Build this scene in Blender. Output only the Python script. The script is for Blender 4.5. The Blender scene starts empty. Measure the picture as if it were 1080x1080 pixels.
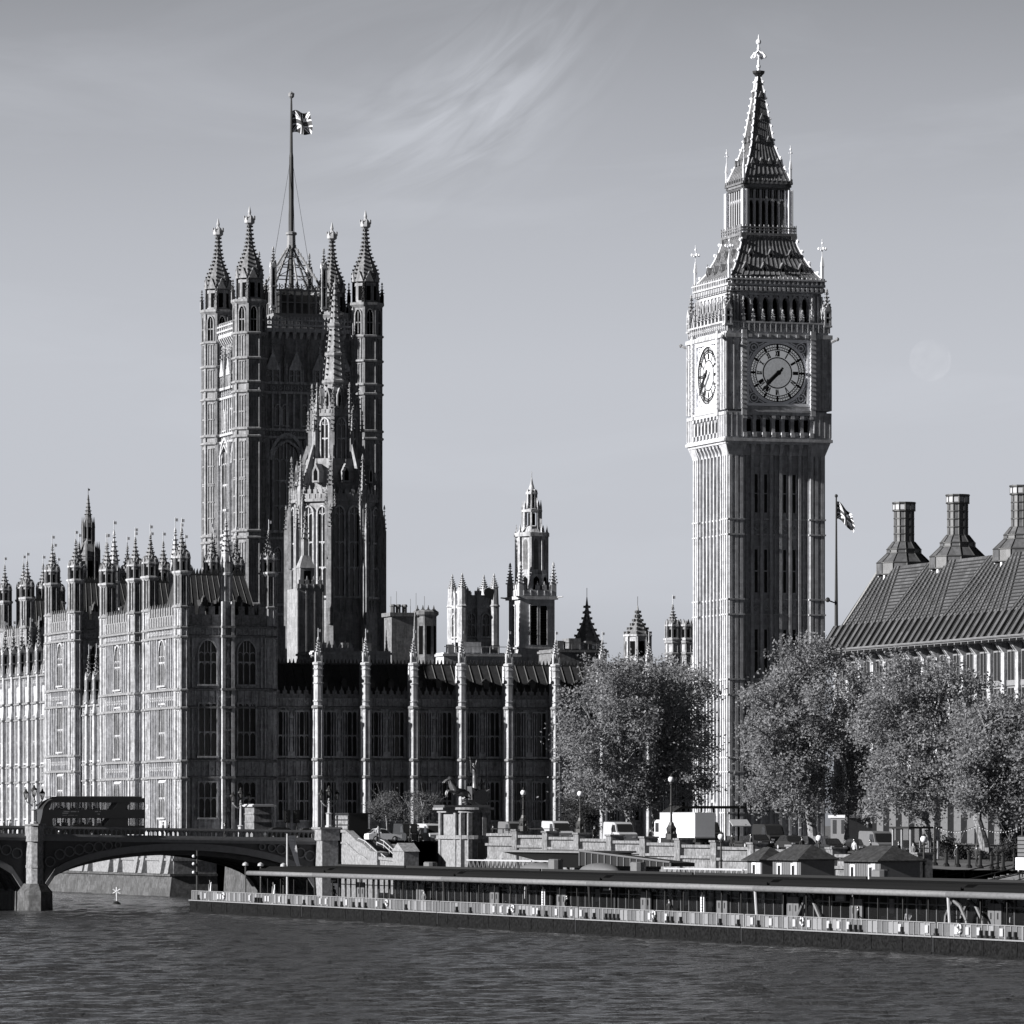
import bpy, math, random
import numpy as np
from mathutils import Matrix, Vector
RNG = random.Random(11)
SC = bpy.context.scene
COL = SC.collection
PI = math.pi

# ------------------------------------------------------------------ camera
FPX, HZ, HPX = 6000.0, 9.2, 870.0          # focal length in photo pixels, eye height, horizon row (photo is 1080 px)
cam = bpy.data.cameras.new("camera")
cam.sensor_width = 36.0
cam.lens = 36.0 * FPX / 1080.0
cam.shift_y = (HPX - 540.0) / 1080.0
cam.clip_start, cam.clip_end = 5.0, 40000.0
cam_o = bpy.data.objects.new("camera", cam)
COL.objects.link(cam_o)
cam_o.location = (0, 0, HZ)
cam_o.rotation_euler = (PI / 2, 0, 0)
SC.camera = cam_o

# site frame: +x runs west along the north fronts, +y runs south along the river; turned 18 degrees from the view axis
ANG = math.radians(18.0)
CA, SA = math.cos(ANG), math.sin(ANG)
OX, OY = 25.89, 680.0
def W(lx, ly, z=0.0):
    return Vector((OX + CA * lx - SA * ly, OY + SA * lx + CA * ly, z))
def LX(px, ly):                              # site x of photo column px on the plane y = ly
    k = (px - 540.0) / FPX
    return (k * (OY + CA * ly) - OX + SA * ly) / (CA - SA * k)
def LY(px, lx):                              # site y of photo column px on the plane x = lx
    k = (px - 540.0) / FPX
    return (OX + CA * lx - k * (OY + SA * lx)) / (SA + CA * k)
def ZP(py, lx, ly):
    return HZ + (HPX - py) * (OY + SA * lx + CA * ly) / FPX

# ------------------------------------------------------------------ sun and sky
SUN_EL = math.radians(21.0)
_az = math.radians(3.0)
ue, un = Vector((-CA, -SA, 0)), Vector((SA, -CA, 0))
sdir = (ue * math.cos(_az) + un * math.sin(_az)) * math.cos(SUN_EL) + Vector((0, 0, math.sin(SUN_EL)))
sun = bpy.data.lights.new("sun", 'SUN')
sun.energy = 5.0
sun.angle = math.radians(0.5)
sun.color = (1.0, 0.985, 0.965)
sun_o = bpy.data.objects.new("sun", sun)
COL.objects.link(sun_o)
sun_o.rotation_euler = sdir.to_track_quat('Z', 'Y').to_euler()

world = bpy.data.worlds.new("World")
SC.world = world
world.use_nodes = True
wt = world.node_tree
wt.nodes.clear()
def N(t, typ, **kw):
    n = t.nodes.new(typ)
    for k, v in kw.items():
        setattr(n, k, v)
    return n
def mth(t, op, a, b=None, c=None, clamp=False):
    n = N(t, 'ShaderNodeMath', operation=op, use_clamp=clamp)
    for i, v in enumerate((a, b, c)):
        if v is None:
            continue
        if isinstance(v, (int, float)):
            n.inputs[i].default_value = v
        else:
            t.links.new(v, n.inputs[i])
    return n.outputs[0]
def ramp(t, fac, stops):
    n = N(t, 'ShaderNodeValToRGB')
    e = n.color_ramp.elements
    while len(e) < len(stops):
        e.new(0.5)
    for i, (p, v) in enumerate(stops):
        e[i].position = p
        e[i].color = (v, v, v, 1)
    t.links.new(fac, n.inputs[0])
    return n.outputs[0]
sky = N(wt, 'ShaderNodeTexSky', sky_type='NISHITA')
sky.sun_disc = False
sky.sun_elevation = SUN_EL
sky.sun_rotation = math.atan2(sdir.x, sdir.y)
sky.air_density, sky.dust_density = 1.0, 1.5
bw = N(wt, 'ShaderNodeRGBToBW')
wt.links.new(sky.outputs[0], bw.inputs[0])
tc = N(wt, 'ShaderNodeTexCoord')
sx = N(wt, 'ShaderNodeSeparateXYZ')
wt.links.new(tc.outputs['Generated'], sx.inputs[0])
# a black and white film behind a deep filter: the clear sky overhead falls off quickly above the bright band at the horizon, dimmed further to deepen the shade
el = ramp(wt, sx.outputs[2], [(0.0, 0.99), (0.04, 0.99), (0.08, 0.975), (0.103, 0.87), (0.128, 0.70), (0.147, 0.54), (0.2, 0.26), (0.3, 0.09), (0.5, 0.035)])
# thin cirrus streaks
mp = N(wt, 'ShaderNodeMapping')
mp.inputs['Rotation'].default_value = (0, math.radians(33), 0)
mp.inputs['Scale'].default_value = (9, 9, 44)
wt.links.new(tc.outputs['Generated'], mp.inputs[0])
nz = N(wt, 'ShaderNodeTexNoise')
nz.inputs['Scale'].default_value = 1.0
nz.inputs['Detail'].default_value = 9
nz.inputs['Roughness'].default_value = 0.58
nz.inputs['Distortion'].default_value = 0.9
wt.links.new(mp.outputs[0], nz.inputs['Vector'])
cl = ramp(wt, nz.outputs[0], [(0.50, 0.0), (0.62, 0.5), (0.75, 1.0)])
hi = ramp(wt, sx.outputs[2], [(0.03, 0.15), (0.10, 0.5), (0.135, 1.0), (0.3, 1.0), (0.5, 0.0)])
cloud = mth(wt, 'MULTIPLY_ADD', mth(wt, 'MULTIPLY', cl, hi), 0.13, 1.0)
sy_ = mth(wt, 'MAXIMUM', sx.outputs[1], 0.01)
cu, cv = mth(wt, 'DIVIDE', sx.outputs[0], sy_), mth(wt, 'DIVIDE', sx.outputs[2], sy_)
du, dv = mth(wt, 'ADD', cu, 0.0045), mth(wt, 'SUBTRACT', cv, 0.1285)
along = mth(wt, 'ADD', mth(wt, 'MULTIPLY', du, 0.80), mth(wt, 'MULTIPLY', dv, 0.60))
across = mth(wt, 'SUBTRACT', mth(wt, 'MULTIPLY', dv, 0.80), mth(wt, 'MULTIPLY', du, 0.60))
across = mth(wt, 'ADD', across, mth(wt, 'MULTIPLY', mth(wt, 'MULTIPLY', along, along), -6.0))
ga = mth(wt, 'EXPONENT', mth(wt, 'MULTIPLY', mth(wt, 'POWER', mth(wt, 'ABSOLUTE', mth(wt, 'DIVIDE', along, 0.024)), 2.0), -1.0))
gc = mth(wt, 'EXPONENT', mth(wt, 'MULTIPLY', mth(wt, 'POWER', mth(wt, 'ABSOLUTE', mth(wt, 'DIVIDE', across, 0.0105)), 2.0), -1.0))
cx2 = N(wt, 'ShaderNodeCombineXYZ')
wt.links.new(mth(wt, 'MULTIPLY', along, 45.0), cx2.inputs[0])
wt.links.new(mth(wt, 'MULTIPLY', across, 210.0), cx2.inputs[1])
nw = N(wt, 'ShaderNodeTexNoise')
nw.inputs['Scale'].default_value = 1.0
nw.inputs['Detail'].default_value = 8
nw.inputs['Roughness'].default_value = 0.52
nw.inputs['Distortion'].default_value = 0.7
wt.links.new(cx2.outputs[0], nw.inputs['Vector'])
plume = mth(wt, 'MULTIPLY', mth(wt, 'MULTIPLY', ga, gc), ramp(wt, nw.outputs[0], [(0.36, 0.0), (0.62, 1.0)]))
cloud = mth(wt, 'ADD', cloud, mth(wt, 'MULTIPLY', plume, 0.36))
lum = mth(wt, 'MULTIPLY', mth(wt, 'MULTIPLY', mth(wt, 'MINIMUM', bw.outputs[0], 3.4), el), cloud)
# the sky behind the camera is dimmed on purpose, to darken the shaded fronts
az = N(wt, 'ShaderNodeMapRange', interpolation_type='SMOOTHSTEP')
az.inputs[1].default_value, az.inputs[2].default_value = -0.5, 0.75
az.inputs[3].default_value, az.inputs[4].default_value = 0.68, 1.0
wt.links.new(sx.outputs[1], az.inputs[0])
lum = mth(wt, 'MULTIPLY', lum, az.outputs[0])
cc = N(wt, 'ShaderNodeCombineColor')
for i, v in enumerate((0.945, 0.978, 1.06)):
    wt.links.new(mth(wt, 'MULTIPLY', lum, v), cc.inputs[i])
bg = N(wt, 'ShaderNodeBackground')
bg.inputs['Strength'].default_value = 0.0805
wt.links.new(cc.outputs[0], bg.inputs[0])
wo = N(wt, 'ShaderNodeOutputWorld')
wt.links.new(bg.outputs[0], wo.inputs[0])

vs = SC.view_settings
vs.view_transform = 'Standard'
vs.look = 'None'
vs.gamma = 1.0
vs.use_curve_mapping = False
vs.exposure = 1.1
SC.cycles.max_bounces = 5
SC.cycles.transparent_max_bounces = 12
SC.cycles.caustics_reflective = False
SC.cycles.caustics_refractive = False

# ------------------------------------------------------------------ materials
def grey(v):
    return (v * 0.975, v * 0.985, v * 1.03, 1)
def mat(name, v, rough=0.8, metal=0.0, var=0.0, scale=0.5, stretch=1.0, block=None, bump=0.0, spec=0.5, fine=0.0):
    m = bpy.data.materials.new(name)
    m.use_nodes = True
    t = m.node_tree
    b = t.nodes['Principled BSDF']
    b.inputs['Base Color'].default_value = grey(v)
    b.inputs['Roughness'].default_value = rough
    b.inputs['Metallic'].default_value = metal
    b.inputs['Specular IOR Level'].default_value = spec
    if var or block or fine:
        g = N(t, 'ShaderNodeNewGeometry')
        r = N(t, 'ShaderNodeMapping', vector_type='POINT')
        r.inputs['Rotation'].default_value = (0, 0, -ANG)
        t.links.new(g.outputs['Position'], r.inputs[0])
        val = None
        def mul(x):
            nonlocal val
            val = x if val is None else mth(t, 'MULTIPLY', val, x)
        if var:
            q = N(t, 'ShaderNodeMapping')
            q.inputs['Scale'].default_value = (scale, scale, scale * stretch)
            t.links.new(r.outputs[0], q.inputs[0])
            n1 = N(t, 'ShaderNodeTexNoise')
            n1.inputs['Detail'].default_value = 6
            n1.inputs['Roughness'].default_value = 0.65
            t.links.new(q.outputs[0], n1.inputs['Vector'])
            mul(ramp(t, n1.outputs[0], [(0.30, 1 - var), (0.5, 1.0 - 0.25 * var), (0.70, 1 + 0.22 * var)]))
        if fine:
            n2 = N(t, 'ShaderNodeTexNoise')
            n2.inputs['Scale'].default_value = 3.2
            n2.inputs['Detail'].default_value = 4
            t.links.new(r.outputs[0], n2.inputs['Vector'])
            mul(ramp(t, n2.outputs[0], [(0.3, 1 - fine), (0.7, 1 + fine)]))
        if block:
            sn = N(t, 'ShaderNodeVectorMath', operation='SNAP')
            ad = N(t, 'ShaderNodeVectorMath', operation='ADD')
            ad.inputs[1].default_value = (0.137, 0.171, 0.119)
            t.links.new(r.outputs[0], ad.inputs[0])
            t.links.new(ad.outputs[0], sn.inputs[0])
            sn.inputs[1].default_value = block[:3]
            wn = N(t, 'ShaderNodeTexWhiteNoise')
            t.links.new(sn.outputs[0], wn.inputs['Vector'])
            mul(ramp(t, wn.outputs[0], [(0.0, 1 - block[3]), (1.0, 1 + block[3] * 0.6)]))
        c = N(t, 'ShaderNodeCombineColor')
        for i, w in enumerate(grey(v)[:3]):
            t.links.new(mth(t, 'MULTIPLY', val, w, clamp=True), c.inputs[i])
        t.links.new(c.outputs[0], b.inputs['Base Color'])
        if bump:
            bp = N(t, 'ShaderNodeBump')
            bp.inputs['Strength'].default_value = bump
            bp.inputs['Distance'].default_value = 0.1
            t.links.new(val, bp.inputs['Height'])
            t.links.new(bp.outputs[0], b.inputs['Normal'])
    return m
M = {}
M['stone'] = mat('weathered_limestone', 0.43, 0.9, var=0.68, scale=0.62, stretch=0.14, block=(0.9, 0.9, 0.42, 0.16), fine=0.22)
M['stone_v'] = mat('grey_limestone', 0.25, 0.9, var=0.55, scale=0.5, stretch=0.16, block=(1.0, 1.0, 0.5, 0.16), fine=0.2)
M['stone_b'] = mat('cleaned_limestone', 0.43, 0.9, var=0.42, scale=0.5, stretch=0.14, block=(0.8, 0.8, 0.45, 0.16), fine=0.14)
M['stone_d'] = mat('sooty_limestone', 0.16, 0.9, var=0.6, scale=0.5, stretch=0.2, block=(0.9, 0.9, 0.42, 0.16), fine=0.25)
M['granite'] = mat('stained_granite', 0.175, 0.85, var=0.75, scale=0.7, stretch=0.5, block=(1.3, 1.3, 0.6, 0.22), fine=0.25)
M['riverstone'] = mat('tide_stained_granite', 0.07, 0.8, var=0.8, scale=0.5, stretch=0.4, block=(1.4, 1.4, 0.6, 0.3), fine=0.3)
M['lead'] = mat('lead_roof', 0.034, 0.55, var=0.5, scale=0.6, stretch=0.6, fine=0.2)
M['slate'] = mat('iron_roof_tiles', 0.17, 0.5, var=0.45, scale=0.9, stretch=0.8, block=(0.7, 0.7, 0.5, 0.25))
M['bronze'] = mat('bronze_roof_panels', 0.09, 0.45, metal=0.0, var=0.4, scale=0.5, stretch=0.5, block=(1.2, 1.2, 0.9, 0.28))
M['bronze_seam'] = mat('dark_bronze_seams', 0.025, 0.5)
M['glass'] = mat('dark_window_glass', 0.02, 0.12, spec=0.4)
M['sunlit_leaded_e'] = mat('sunlit_leaded_glass_e', 0.07, 0.35, var=0.6, scale=0.9, fine=0.4)  # paler glass for the pavilions' river side; sunlight is put into its colour
M['sunlit_leaded'] = mat('sunlit_leaded_glass', 0.16, 0.4, var=0.5, scale=1.2, fine=0.4)  # river range glass, lightened as if the sun were on it
M['void'] = mat('unlit_interior', 0.006, 1.0, spec=0.0)
M['iron'] = mat('black_iron', 0.018, 0.5)
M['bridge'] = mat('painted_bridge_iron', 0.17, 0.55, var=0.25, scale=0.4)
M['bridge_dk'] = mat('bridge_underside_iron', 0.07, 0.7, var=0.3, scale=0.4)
M['gilt'] = mat('gilded_metal', 0.80, 0.35)
M['white'] = mat('white_paint', 0.62, 0.5, var=0.08, scale=0.8)
M['offwhite'] = mat('pale_grey_paint', 0.34, 0.55, var=0.15, scale=0.8)
M['mid'] = mat('mid_grey_paint', 0.11, 0.55, var=0.2, scale=0.8)
M['dark'] = mat('dark_grey_paint', 0.016, 0.7, spec=0.2)
M['fascia'] = mat('weathered_fascia', 0.14, 0.7, var=0.35, scale=0.5, stretch=2.0)
M['rail'] = mat('galvanised_rail', 0.20, 0.6, var=0.4, scale=1.5)
M['stone_s'] = mat('crusted_limestone', 0.20, 0.9, var=0.5, scale=0.8, stretch=0.6, fine=0.3)
M['lantern'] = mat('pale_iron_tracery', 0.36, 0.6, var=0.2, scale=1.0)
M['black'] = mat('black_paint', 0.012, 0.35)
M['hut_roof'] = mat('mossy_roof_tiles', 0.035, 0.9, var=0.6, scale=1.0, stretch=2.0, fine=0.3, block=(0.5, 0.5, 0.25, 0.3), spec=0.2)
M['tar'] = mat('tarred_roof_felt', 0.007, 0.9, spec=0.08)
M['asphalt'] = mat('asphalt', 0.05, 0.9, var=0.3, scale=0.4, fine=0.2)
M['paving'] = mat('paving_stone', 0.09, 0.9, var=0.3, scale=0.5, block=(0.9, 0.9, 0.9, 0.2))
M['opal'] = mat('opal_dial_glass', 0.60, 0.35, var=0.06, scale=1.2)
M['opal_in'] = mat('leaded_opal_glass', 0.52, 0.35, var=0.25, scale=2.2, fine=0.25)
M['bark'] = mat('plane_tree_bark', 0.2, 0.9, var=0.7, scale=1.6, stretch=0.5, fine=0.3)
M['statue'] = mat('dark_bronze', 0.12, 0.36, metal=0.35, var=0.4, scale=2.0)
M['red_dk'] = mat('dark_bus_paint', 0.028, 0.4)
M['tyre'] = mat('tyre_rubber', 0.012, 0.9)
M['skin'] = mat('skin', 0.32, 0.6)
M['cloth_d'] = mat('dark_cloth', 0.02, 0.9)
M['cloth_l'] = mat('pale_cloth', 0.4, 0.9)
M['cloth_m'] = mat('grey_cloth', 0.1, 0.9)
M['flag_w'] = mat('flag_white', 0.75, 0.9)
M['flag_r'] = mat('flag_red_as_grey', 0.075, 0.9)
M['flag_b'] = mat('flag_blue_as_grey', 0.018, 0.9)
M['hull'] = mat('black_hull_steel', 0.011, 0.9, spec=0.06, var=0.95, scale=0.5, stretch=1.6, fine=0.4)
def glass_mat(name, tint, trans, rough=0.05):
    m = bpy.data.materials.new(name)
    m.use_nodes = True
    t = m.node_tree
    b = t.nodes['Principled BSDF']
    b.inputs['Base Color'].default_value = grey(tint)
    b.inputs['Roughness'].default_value = rough
    o = [n for n in t.nodes if n.type == 'OUTPUT_MATERIAL'][0]
    tr = N(t, 'ShaderNodeBsdfTransparent')
    mx = N(t, 'ShaderNodeMixShader')
    mx.inputs[0].default_value = trans
    t.links.new(b.outputs[0], mx.inputs[1])
    t.links.new(tr.outputs[0], mx.inputs[2])
    t.links.new(mx.outputs[0], o.inputs[0])
    return m
M['clear'] = glass_mat('clear_glass', 0.03, 0.85)
M['screen_b'] = glass_mat('pale_screen_glass', 0.24, 0.25, 0.4)
for _n in ('opal', 'opal_in'):                # backlight glow added to the dials so the shaded one reads brighter
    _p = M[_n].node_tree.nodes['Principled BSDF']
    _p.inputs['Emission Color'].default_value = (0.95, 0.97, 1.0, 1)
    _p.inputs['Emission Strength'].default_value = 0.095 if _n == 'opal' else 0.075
M['bus_glass'] = glass_mat('tinted_bus_glass', 0.04, 0.68)
M['screen'] = glass_mat('frosted_screen_glass', 0.13, 0.30, 0.4)
def foliage(name, v):
    m = bpy.data.materials.new(name)
    m.use_nodes = True
    t = m.node_tree
    b = t.nodes['Principled BSDF']
    b.inputs['Roughness'].default_value = 0.55
    b.inputs['Specular IOR Level'].default_value = 0.08
    g = N(t, 'ShaderNodeNewGeometry')
    f = ramp(t, g.outputs['Random Per Island'], [(0, 0.72), (0.6, 1.0), (1, 1.3)])
    c = N(t, 'ShaderNodeCombineColor')
    for i, w in enumerate(grey(v)[:3]):
        t.links.new(mth(t, 'MULTIPLY', f, w), c.inputs[i])
    t.links.new(c.outputs[0], b.inputs['Base Color'])
    tl = N(t, 'ShaderNodeBsdfTranslucent')
    t.links.new(c.outputs[0], tl.inputs[0])
    mx = N(t, 'ShaderNodeMixShader')
    mx.inputs[0].default_value = 0.52
    o = [n for n in t.nodes if n.type == 'OUTPUT_MATERIAL'][0]
    t.links.new(b.outputs[0], mx.inputs[1])
    t.links.new(tl.outputs[0], mx.inputs[2])
    t.links.new(mx.outputs[0], o.inputs[0])
    return m
M['leaf'] = foliage('plane_tree_leaves', 0.27)
M['leaf2'] = foliage('pale_young_leaves', 0.14)
M['leaf_d'] = foliage('dark_shrub_leaves', 0.06)

# ------------------------------------------------------------------ mesh building
class MB:
    def __init__(s):
        s.v, s.f, s.m, s.M = [], [], [], Matrix.Identity(4)
    def add(s, vs_, fs, mi=0):
        o = len(s.v)
        s.v.extend((s.M @ Vector(p))[:] for p in vs_)
        for f in fs:
            s.f.append(tuple(i + o for i in f))
            s.m.append(mi)
    def box(s, x0, x1, y0, y1, z0, z1, mi=0):
        s.add([(x0, y0, z0), (x1, y0, z0), (x1, y1, z0), (x0, y1, z0), (x0, y0, z1), (x1, y0, z1), (x1, y1, z1), (x0, y1, z1)],
              [(0, 3, 2, 1), (4, 5, 6, 7), (0, 1, 5, 4), (1, 2, 6, 5), (2, 3, 7, 6), (3, 0, 4, 7)], mi)
    def cbox(s, x, y, z0, z1, wx, wy, mi=0):
        s.box(x - wx / 2, x + wx / 2, y - wy / 2, y + wy / 2, z0, z1, mi)
    def hexa(s, b, t, mi=0):                  # four bottom and four top corners
        s.add(list(b) + list(t), [(0, 3, 2, 1), (4, 5, 6, 7), (0, 1, 5, 4), (1, 2, 6, 5), (2, 3, 7, 6), (3, 0, 4, 7)], mi)
    def taper(s, x0, x1, y0, y1, z0, X0, X1, Y0, Y1, z1, mi=0):
        s.hexa([(x0, y0, z0), (x1, y0, z0), (x1, y1, z0), (x0, y1, z0)], [(X0, Y0, z1), (X1, Y0, z1), (X1, Y1, z1), (X0, Y1, z1)], mi)
    def loft(s, n, cx, cy, prof, rot=0.0, mi=0, caps=True, sy=1.0):
        vs_, fs = [], []
        for r, z in prof:
            for i in range(n):
                a = rot + 2 * PI * i / n
                vs_.append((cx + r * math.cos(a), cy + r * sy * math.sin(a), z))
        for k in range(len(prof) - 1):
            for i in range(n):
                j = (i + 1) % n
                fs.append((k * n + i, k * n + j, (k + 1) * n + j, (k + 1) * n + i))
        if caps:
            fs.append(tuple(range(n - 1, -1, -1)))
            fs.append(tuple(range((len(prof) - 1) * n, len(prof) * n)))
        s.add(vs_, fs, mi)
    def tube(s, p0, p1, r0, r1=None, n=6, mi=0):
        r1 = r0 if r1 is None else r1
        p0, p1 = Vector(p0), Vector(p1)
        d = p1 - p0
        if d.length < 1e-6:
            return
        q = d.to_track_quat('Z', 'Y')
        vs_, fs = [], []
        for p, r in ((p0, r0), (p1, r1)):
            for i in range(n):
                a = 2 * PI * i / n
                vs_.append((p + q @ Vector((r * math.cos(a), r * math.sin(a), 0)))[:])
        for i in range(n):
            j = (i + 1) % n
            fs.append((i, j, n + j, n + i))
        fs += [tuple(range(n - 1, -1, -1)), tuple(range(n, 2 * n))]
        s.add(vs_, fs, mi)
    def path(s, pts, r, n=6, mi=0):
        for a, b in zip(pts[:-1], pts[1:]):
            s.tube(a, b, r, r, n, mi)
    def prism(s, pts, y0, y1, mi=0):          # outline in x,z extruded along y
        n = len(pts)
        s.add([(x, y0, z) for x, z in pts] + [(x, y1, z) for x, z in pts],
              [tuple(range(n)), tuple(range(2 * n - 1, n - 1, -1))] + [(i, n + i, n + (i + 1) % n, (i + 1) % n) for i in range(n)], mi)
    def strip(s, pts, w, y0, y1, mi=0):       # a bent bar following x,z points
        for (x0, z0), (x1, z1) in zip(pts[:-1], pts[1:]):
            dx, dz = x1 - x0, z1 - z0
            l = math.hypot(dx, dz) or 1
            nx, nz_ = -dz / l * w / 2, dx / l * w / 2
            s.prism([(x0 + nx, z0 + nz_), (x0 - nx, z0 - nz_), (x1 - nx, z1 - nz_), (x1 + nx, z1 + nz_)], y0, y1, mi)
    def ball(s, x, y, z, r, mi=0, n=8, sz=1.0):
        k = 5
        s.loft(n, x, y, [(max(r * math.sin(PI * i / k), 0.01 * r), z - r * sz * math.cos(PI * i / k)) for i in range(k + 1)], mi=mi)
    def mesh(s, name, mats, smooth=False):
        me = bpy.data.meshes.new(name)
        me.from_pydata(s.v, [], s.f)
        for m in (mats if isinstance(mats, (list, tuple)) else [mats]):
            me.materials.append(M[m])
        me.polygons.foreach_set('material_index', s.m)
        if smooth:
            me.polygons.foreach_set('use_smooth', [True] * len(s.f))
        me.update()
        return me
    def build(s, name, mats, parent=None, loc=(0, 0, 0), rz=0.0, smooth=False):
        return put(name, s.mesh(name, mats, smooth), parent, loc, rz)
def put(name, me, parent=None, loc=(0, 0, 0), rz=0.0, scale=None):
    o = bpy.data.objects.new(name, me)
    COL.objects.link(o)
    o.location = loc
    o.rotation_euler = (0, 0, rz)
    if scale:
        o.scale = scale
    if parent:
        o.parent = parent
    return o
def tag(o, label=None, cat=None, group=None, kind=None):
    for k, v in (('label', label), ('category', cat), ('group', group), ('kind', kind)):
        if v:
            o[k] = v
    return o
def thing(name, label, cat, lx=0, ly=0, z=0.0, rz=0.0, group=None):
    o = bpy.data.objects.new(name, None)
    COL.objects.link(o)
    o.empty_display_size = 0.5
    o.location = W(lx, ly, z)
    o.rotation_euler = (0, 0, ANG + rz)
    return tag(o, label, cat, group)
def solo(name, mb, mats, label, cat, lx=0, ly=0, z=0.0, rz=0.0, group=None, smooth=False):
    o = mb.build(name, mats, None, W(lx, ly, z), ANG + rz, smooth)
    return tag(o, label, cat, group)
def dup(o, parent=None):
    c = o.copy()
    COL.objects.link(c)
    c.parent = parent
    for ch in [x for x in COL.objects if x.parent == o]:
        dup(ch, c)
    return c
def rotz(a, x=0, y=0, z=0):
    return Matrix.Translation((x, y, z)) @ Matrix.Rotation(a, 4, 'Z')
EAST = -PI / 2                                # turns a part made to face north (-y) so that it faces the river

# ------------------------------------------------------------------ gothic vocabulary
_wc = {}
def arch_pts(w, h, rise, n=5, x=0.0, z=0.0):
    """pointed arch outline from left springing to right springing; rise above h - rise"""
    sp = z + h - rise
    pts = []
    for i in range(n + 1):
        t = i / n
        pts.append((x - w / 2 + (w / 2) * (1 - math.cos(t * PI / 2.0)) ** 0.9, sp + rise * math.sin(t * PI / 2)))
    left = pts
    right = [(2 * x - a, b) for a, b in reversed(left[:-1])]
    return left + right
def gwindow(w, h, lights=3, rows=(0.5,), arch=True, fr=0.22, mul=0.11, out=0.28, gl='glass'):
    key = (w, h, lights, rows, arch, fr, mul, out, gl)
    if key in _wc:
        return _wc[key]
    b = MB()
    rise = min(w * 0.62, h * 0.35) if arch else 0.0
    if arch:
        b.prism([(-w / 2, 0)] + arch_pts(w, h, rise) + [(w / 2, 0)], -0.05, 0.05, 1)
        b.strip([(-w / 2, 0)] + arch_pts(w, h, rise) + [(w / 2, 0)], fr, -out, 0.02, 0)
    else:
        b.box(-w / 2, w / 2, -0.05, 0.05, 0, h, 1)
        b.strip([(-w / 2, 0), (-w / 2, h - .02), (w / 2, h - .02), (w / 2, 0)], fr, -out, 0.02, 0)
    lw = w / lights
    yo = -out * 0.62
    for i in range(1, lights):
        x = -w / 2 + i * lw
        top = h - rise * (abs(2 * x / w) ** 1.6) - 0.05
        b.box(x - mul / 2, x + mul / 2, yo, 0.01, 0, top, 0)
    for r in rows:
        b.box(-w / 2, w / 2, yo + 0.02, 0.01, h * r - mul * .6, h * r + mul * .6, 0)
    # tracery: a small pointed head to each light, at the springing and under each transom
    zz = [h - rise] + [h * r for r in rows]
    for z in zz:
        for i in range(lights):
            x = -w / 2 + (i + 0.5) * lw
            b.strip(arch_pts(lw * 0.96, lw * 0.62, lw * 0.55, 3, x, z - lw * 0.66), mul * 0.8, yo + .04, 0.01, 0)
    if arch:
        for i in range(lights):
            x = -w / 2 + (i + 0.5) * lw
            if abs(x) < w * 0.3:
                b.strip([(x, h - rise + 0.05), (x, h - rise * (abs(2 * x / w) ** 1.6) - .1)], mul * .7, yo + .05, 0.01, 0)
    b.box(-w / 2 - fr, w / 2 + fr, -out - 0.1, 0.02, -0.22, 0.0, 0)
    me = b.mesh('window', ['stone', gl])
    _wc[key] = me
    return me
def crocketed(b, cx, cy, z0, h, r, n=8, crk=6, rot=PI / 8, cs=0.16, vane=True, ogee=0.0, mi=0, gi=None, stem=0.1):
    """slender spirelet with crockets up its ribs and a finial"""
    prof = []
    for i in range(7):
        t = i / 6
        prof.append((max(r * (1 - t) ** (1.0 + ogee) , stem * r * 0.5), z0 + h * 0.86 * t))
    b.loft(n, cx, cy, prof, rot, mi)
    for k in range(crk):
        t = (k + 0.6) / (crk + 0.3)
        rr = r * (1 - t) ** (1.0 + ogee) + cs * 0.45
        z = z0 + h * 0.86 * t
        for i in range(n):
            a = rot + 2 * PI * i / n
            x, y = cx + rr * math.cos(a), cy + rr * math.sin(a)
            c = cs * (1 - 0.35 * t)
            b.taper(x - c / 2, x + c / 2, y - c / 2, y + c / 2, z - c * .6, x - c * .75, x + c * .75, y - c * .75, y + c * .75, z + c * .4, mi)
    zt = z0 + h * 0.86
    b.loft(6, cx, cy, [(cs * .5, zt - cs), (cs * 1.25, zt - cs * .2), (cs * .6, zt + cs * .3), (cs * .9, zt + cs * .8), (cs * .2, z0 + h)], 0, mi)
    if vane:
        g = mi if gi is None else gi
        b.cbox(cx, cy, z0 + h * .98, z0 + h + cs * 6.5, 0.07, 0.07, g)
        b.box(cx - .02, cx + cs * 1.9, cy - .03, cy + .03, z0 + h + cs * 3.6, z0 + h + cs * 5.6, g)
def pinnacle_mesh(w, hs, hsp, name='pinnacle', sunk=0.0, vane=False):
    """square buttress shaft of height hs carrying a crocketed spirelet hsp high; gablets at its foot"""
    b = MB()
    b.cbox(0, 0, -sunk, hs, w, w)
    for k in range(4):
        b.M = rotz(k * PI / 2)
        b.box(-w / 2 - .05, -w / 2 + .14, -w / 2 - .09, -w / 2 + .05, 0, hs)
        b.box(w / 2 - .14, w / 2 + .05, -w / 2 - .09, -w / 2 + .05, 0.01, hs)
        b.prism([(-w / 2 - .12, hs - .1), (w / 2 + .12, hs - .1), (0, hs + w * 1.15)], -w / 2 - .1, -w / 2 + .12)
        b.box(-.13, .13, -w / 2 - .012, -w / 2 + .05, 0.3, hs - .35, 1)
    b.M = Matrix.Identity(4)
    b.cbox(0, 0, hs * .5, hs * .5 + .16, w + .24, w + .24)
    b.cbox(0, 0, -.12, .1, w + .3, w + .3)
    crocketed(b, 0, 0, hs + .1, hsp, w * .55, 4, 5, PI / 4, 0.2, vane, mi=3, gi=2)
    return b.mesh(name, ['stone', 'void', 'gilt', 'stone_v'])
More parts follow.
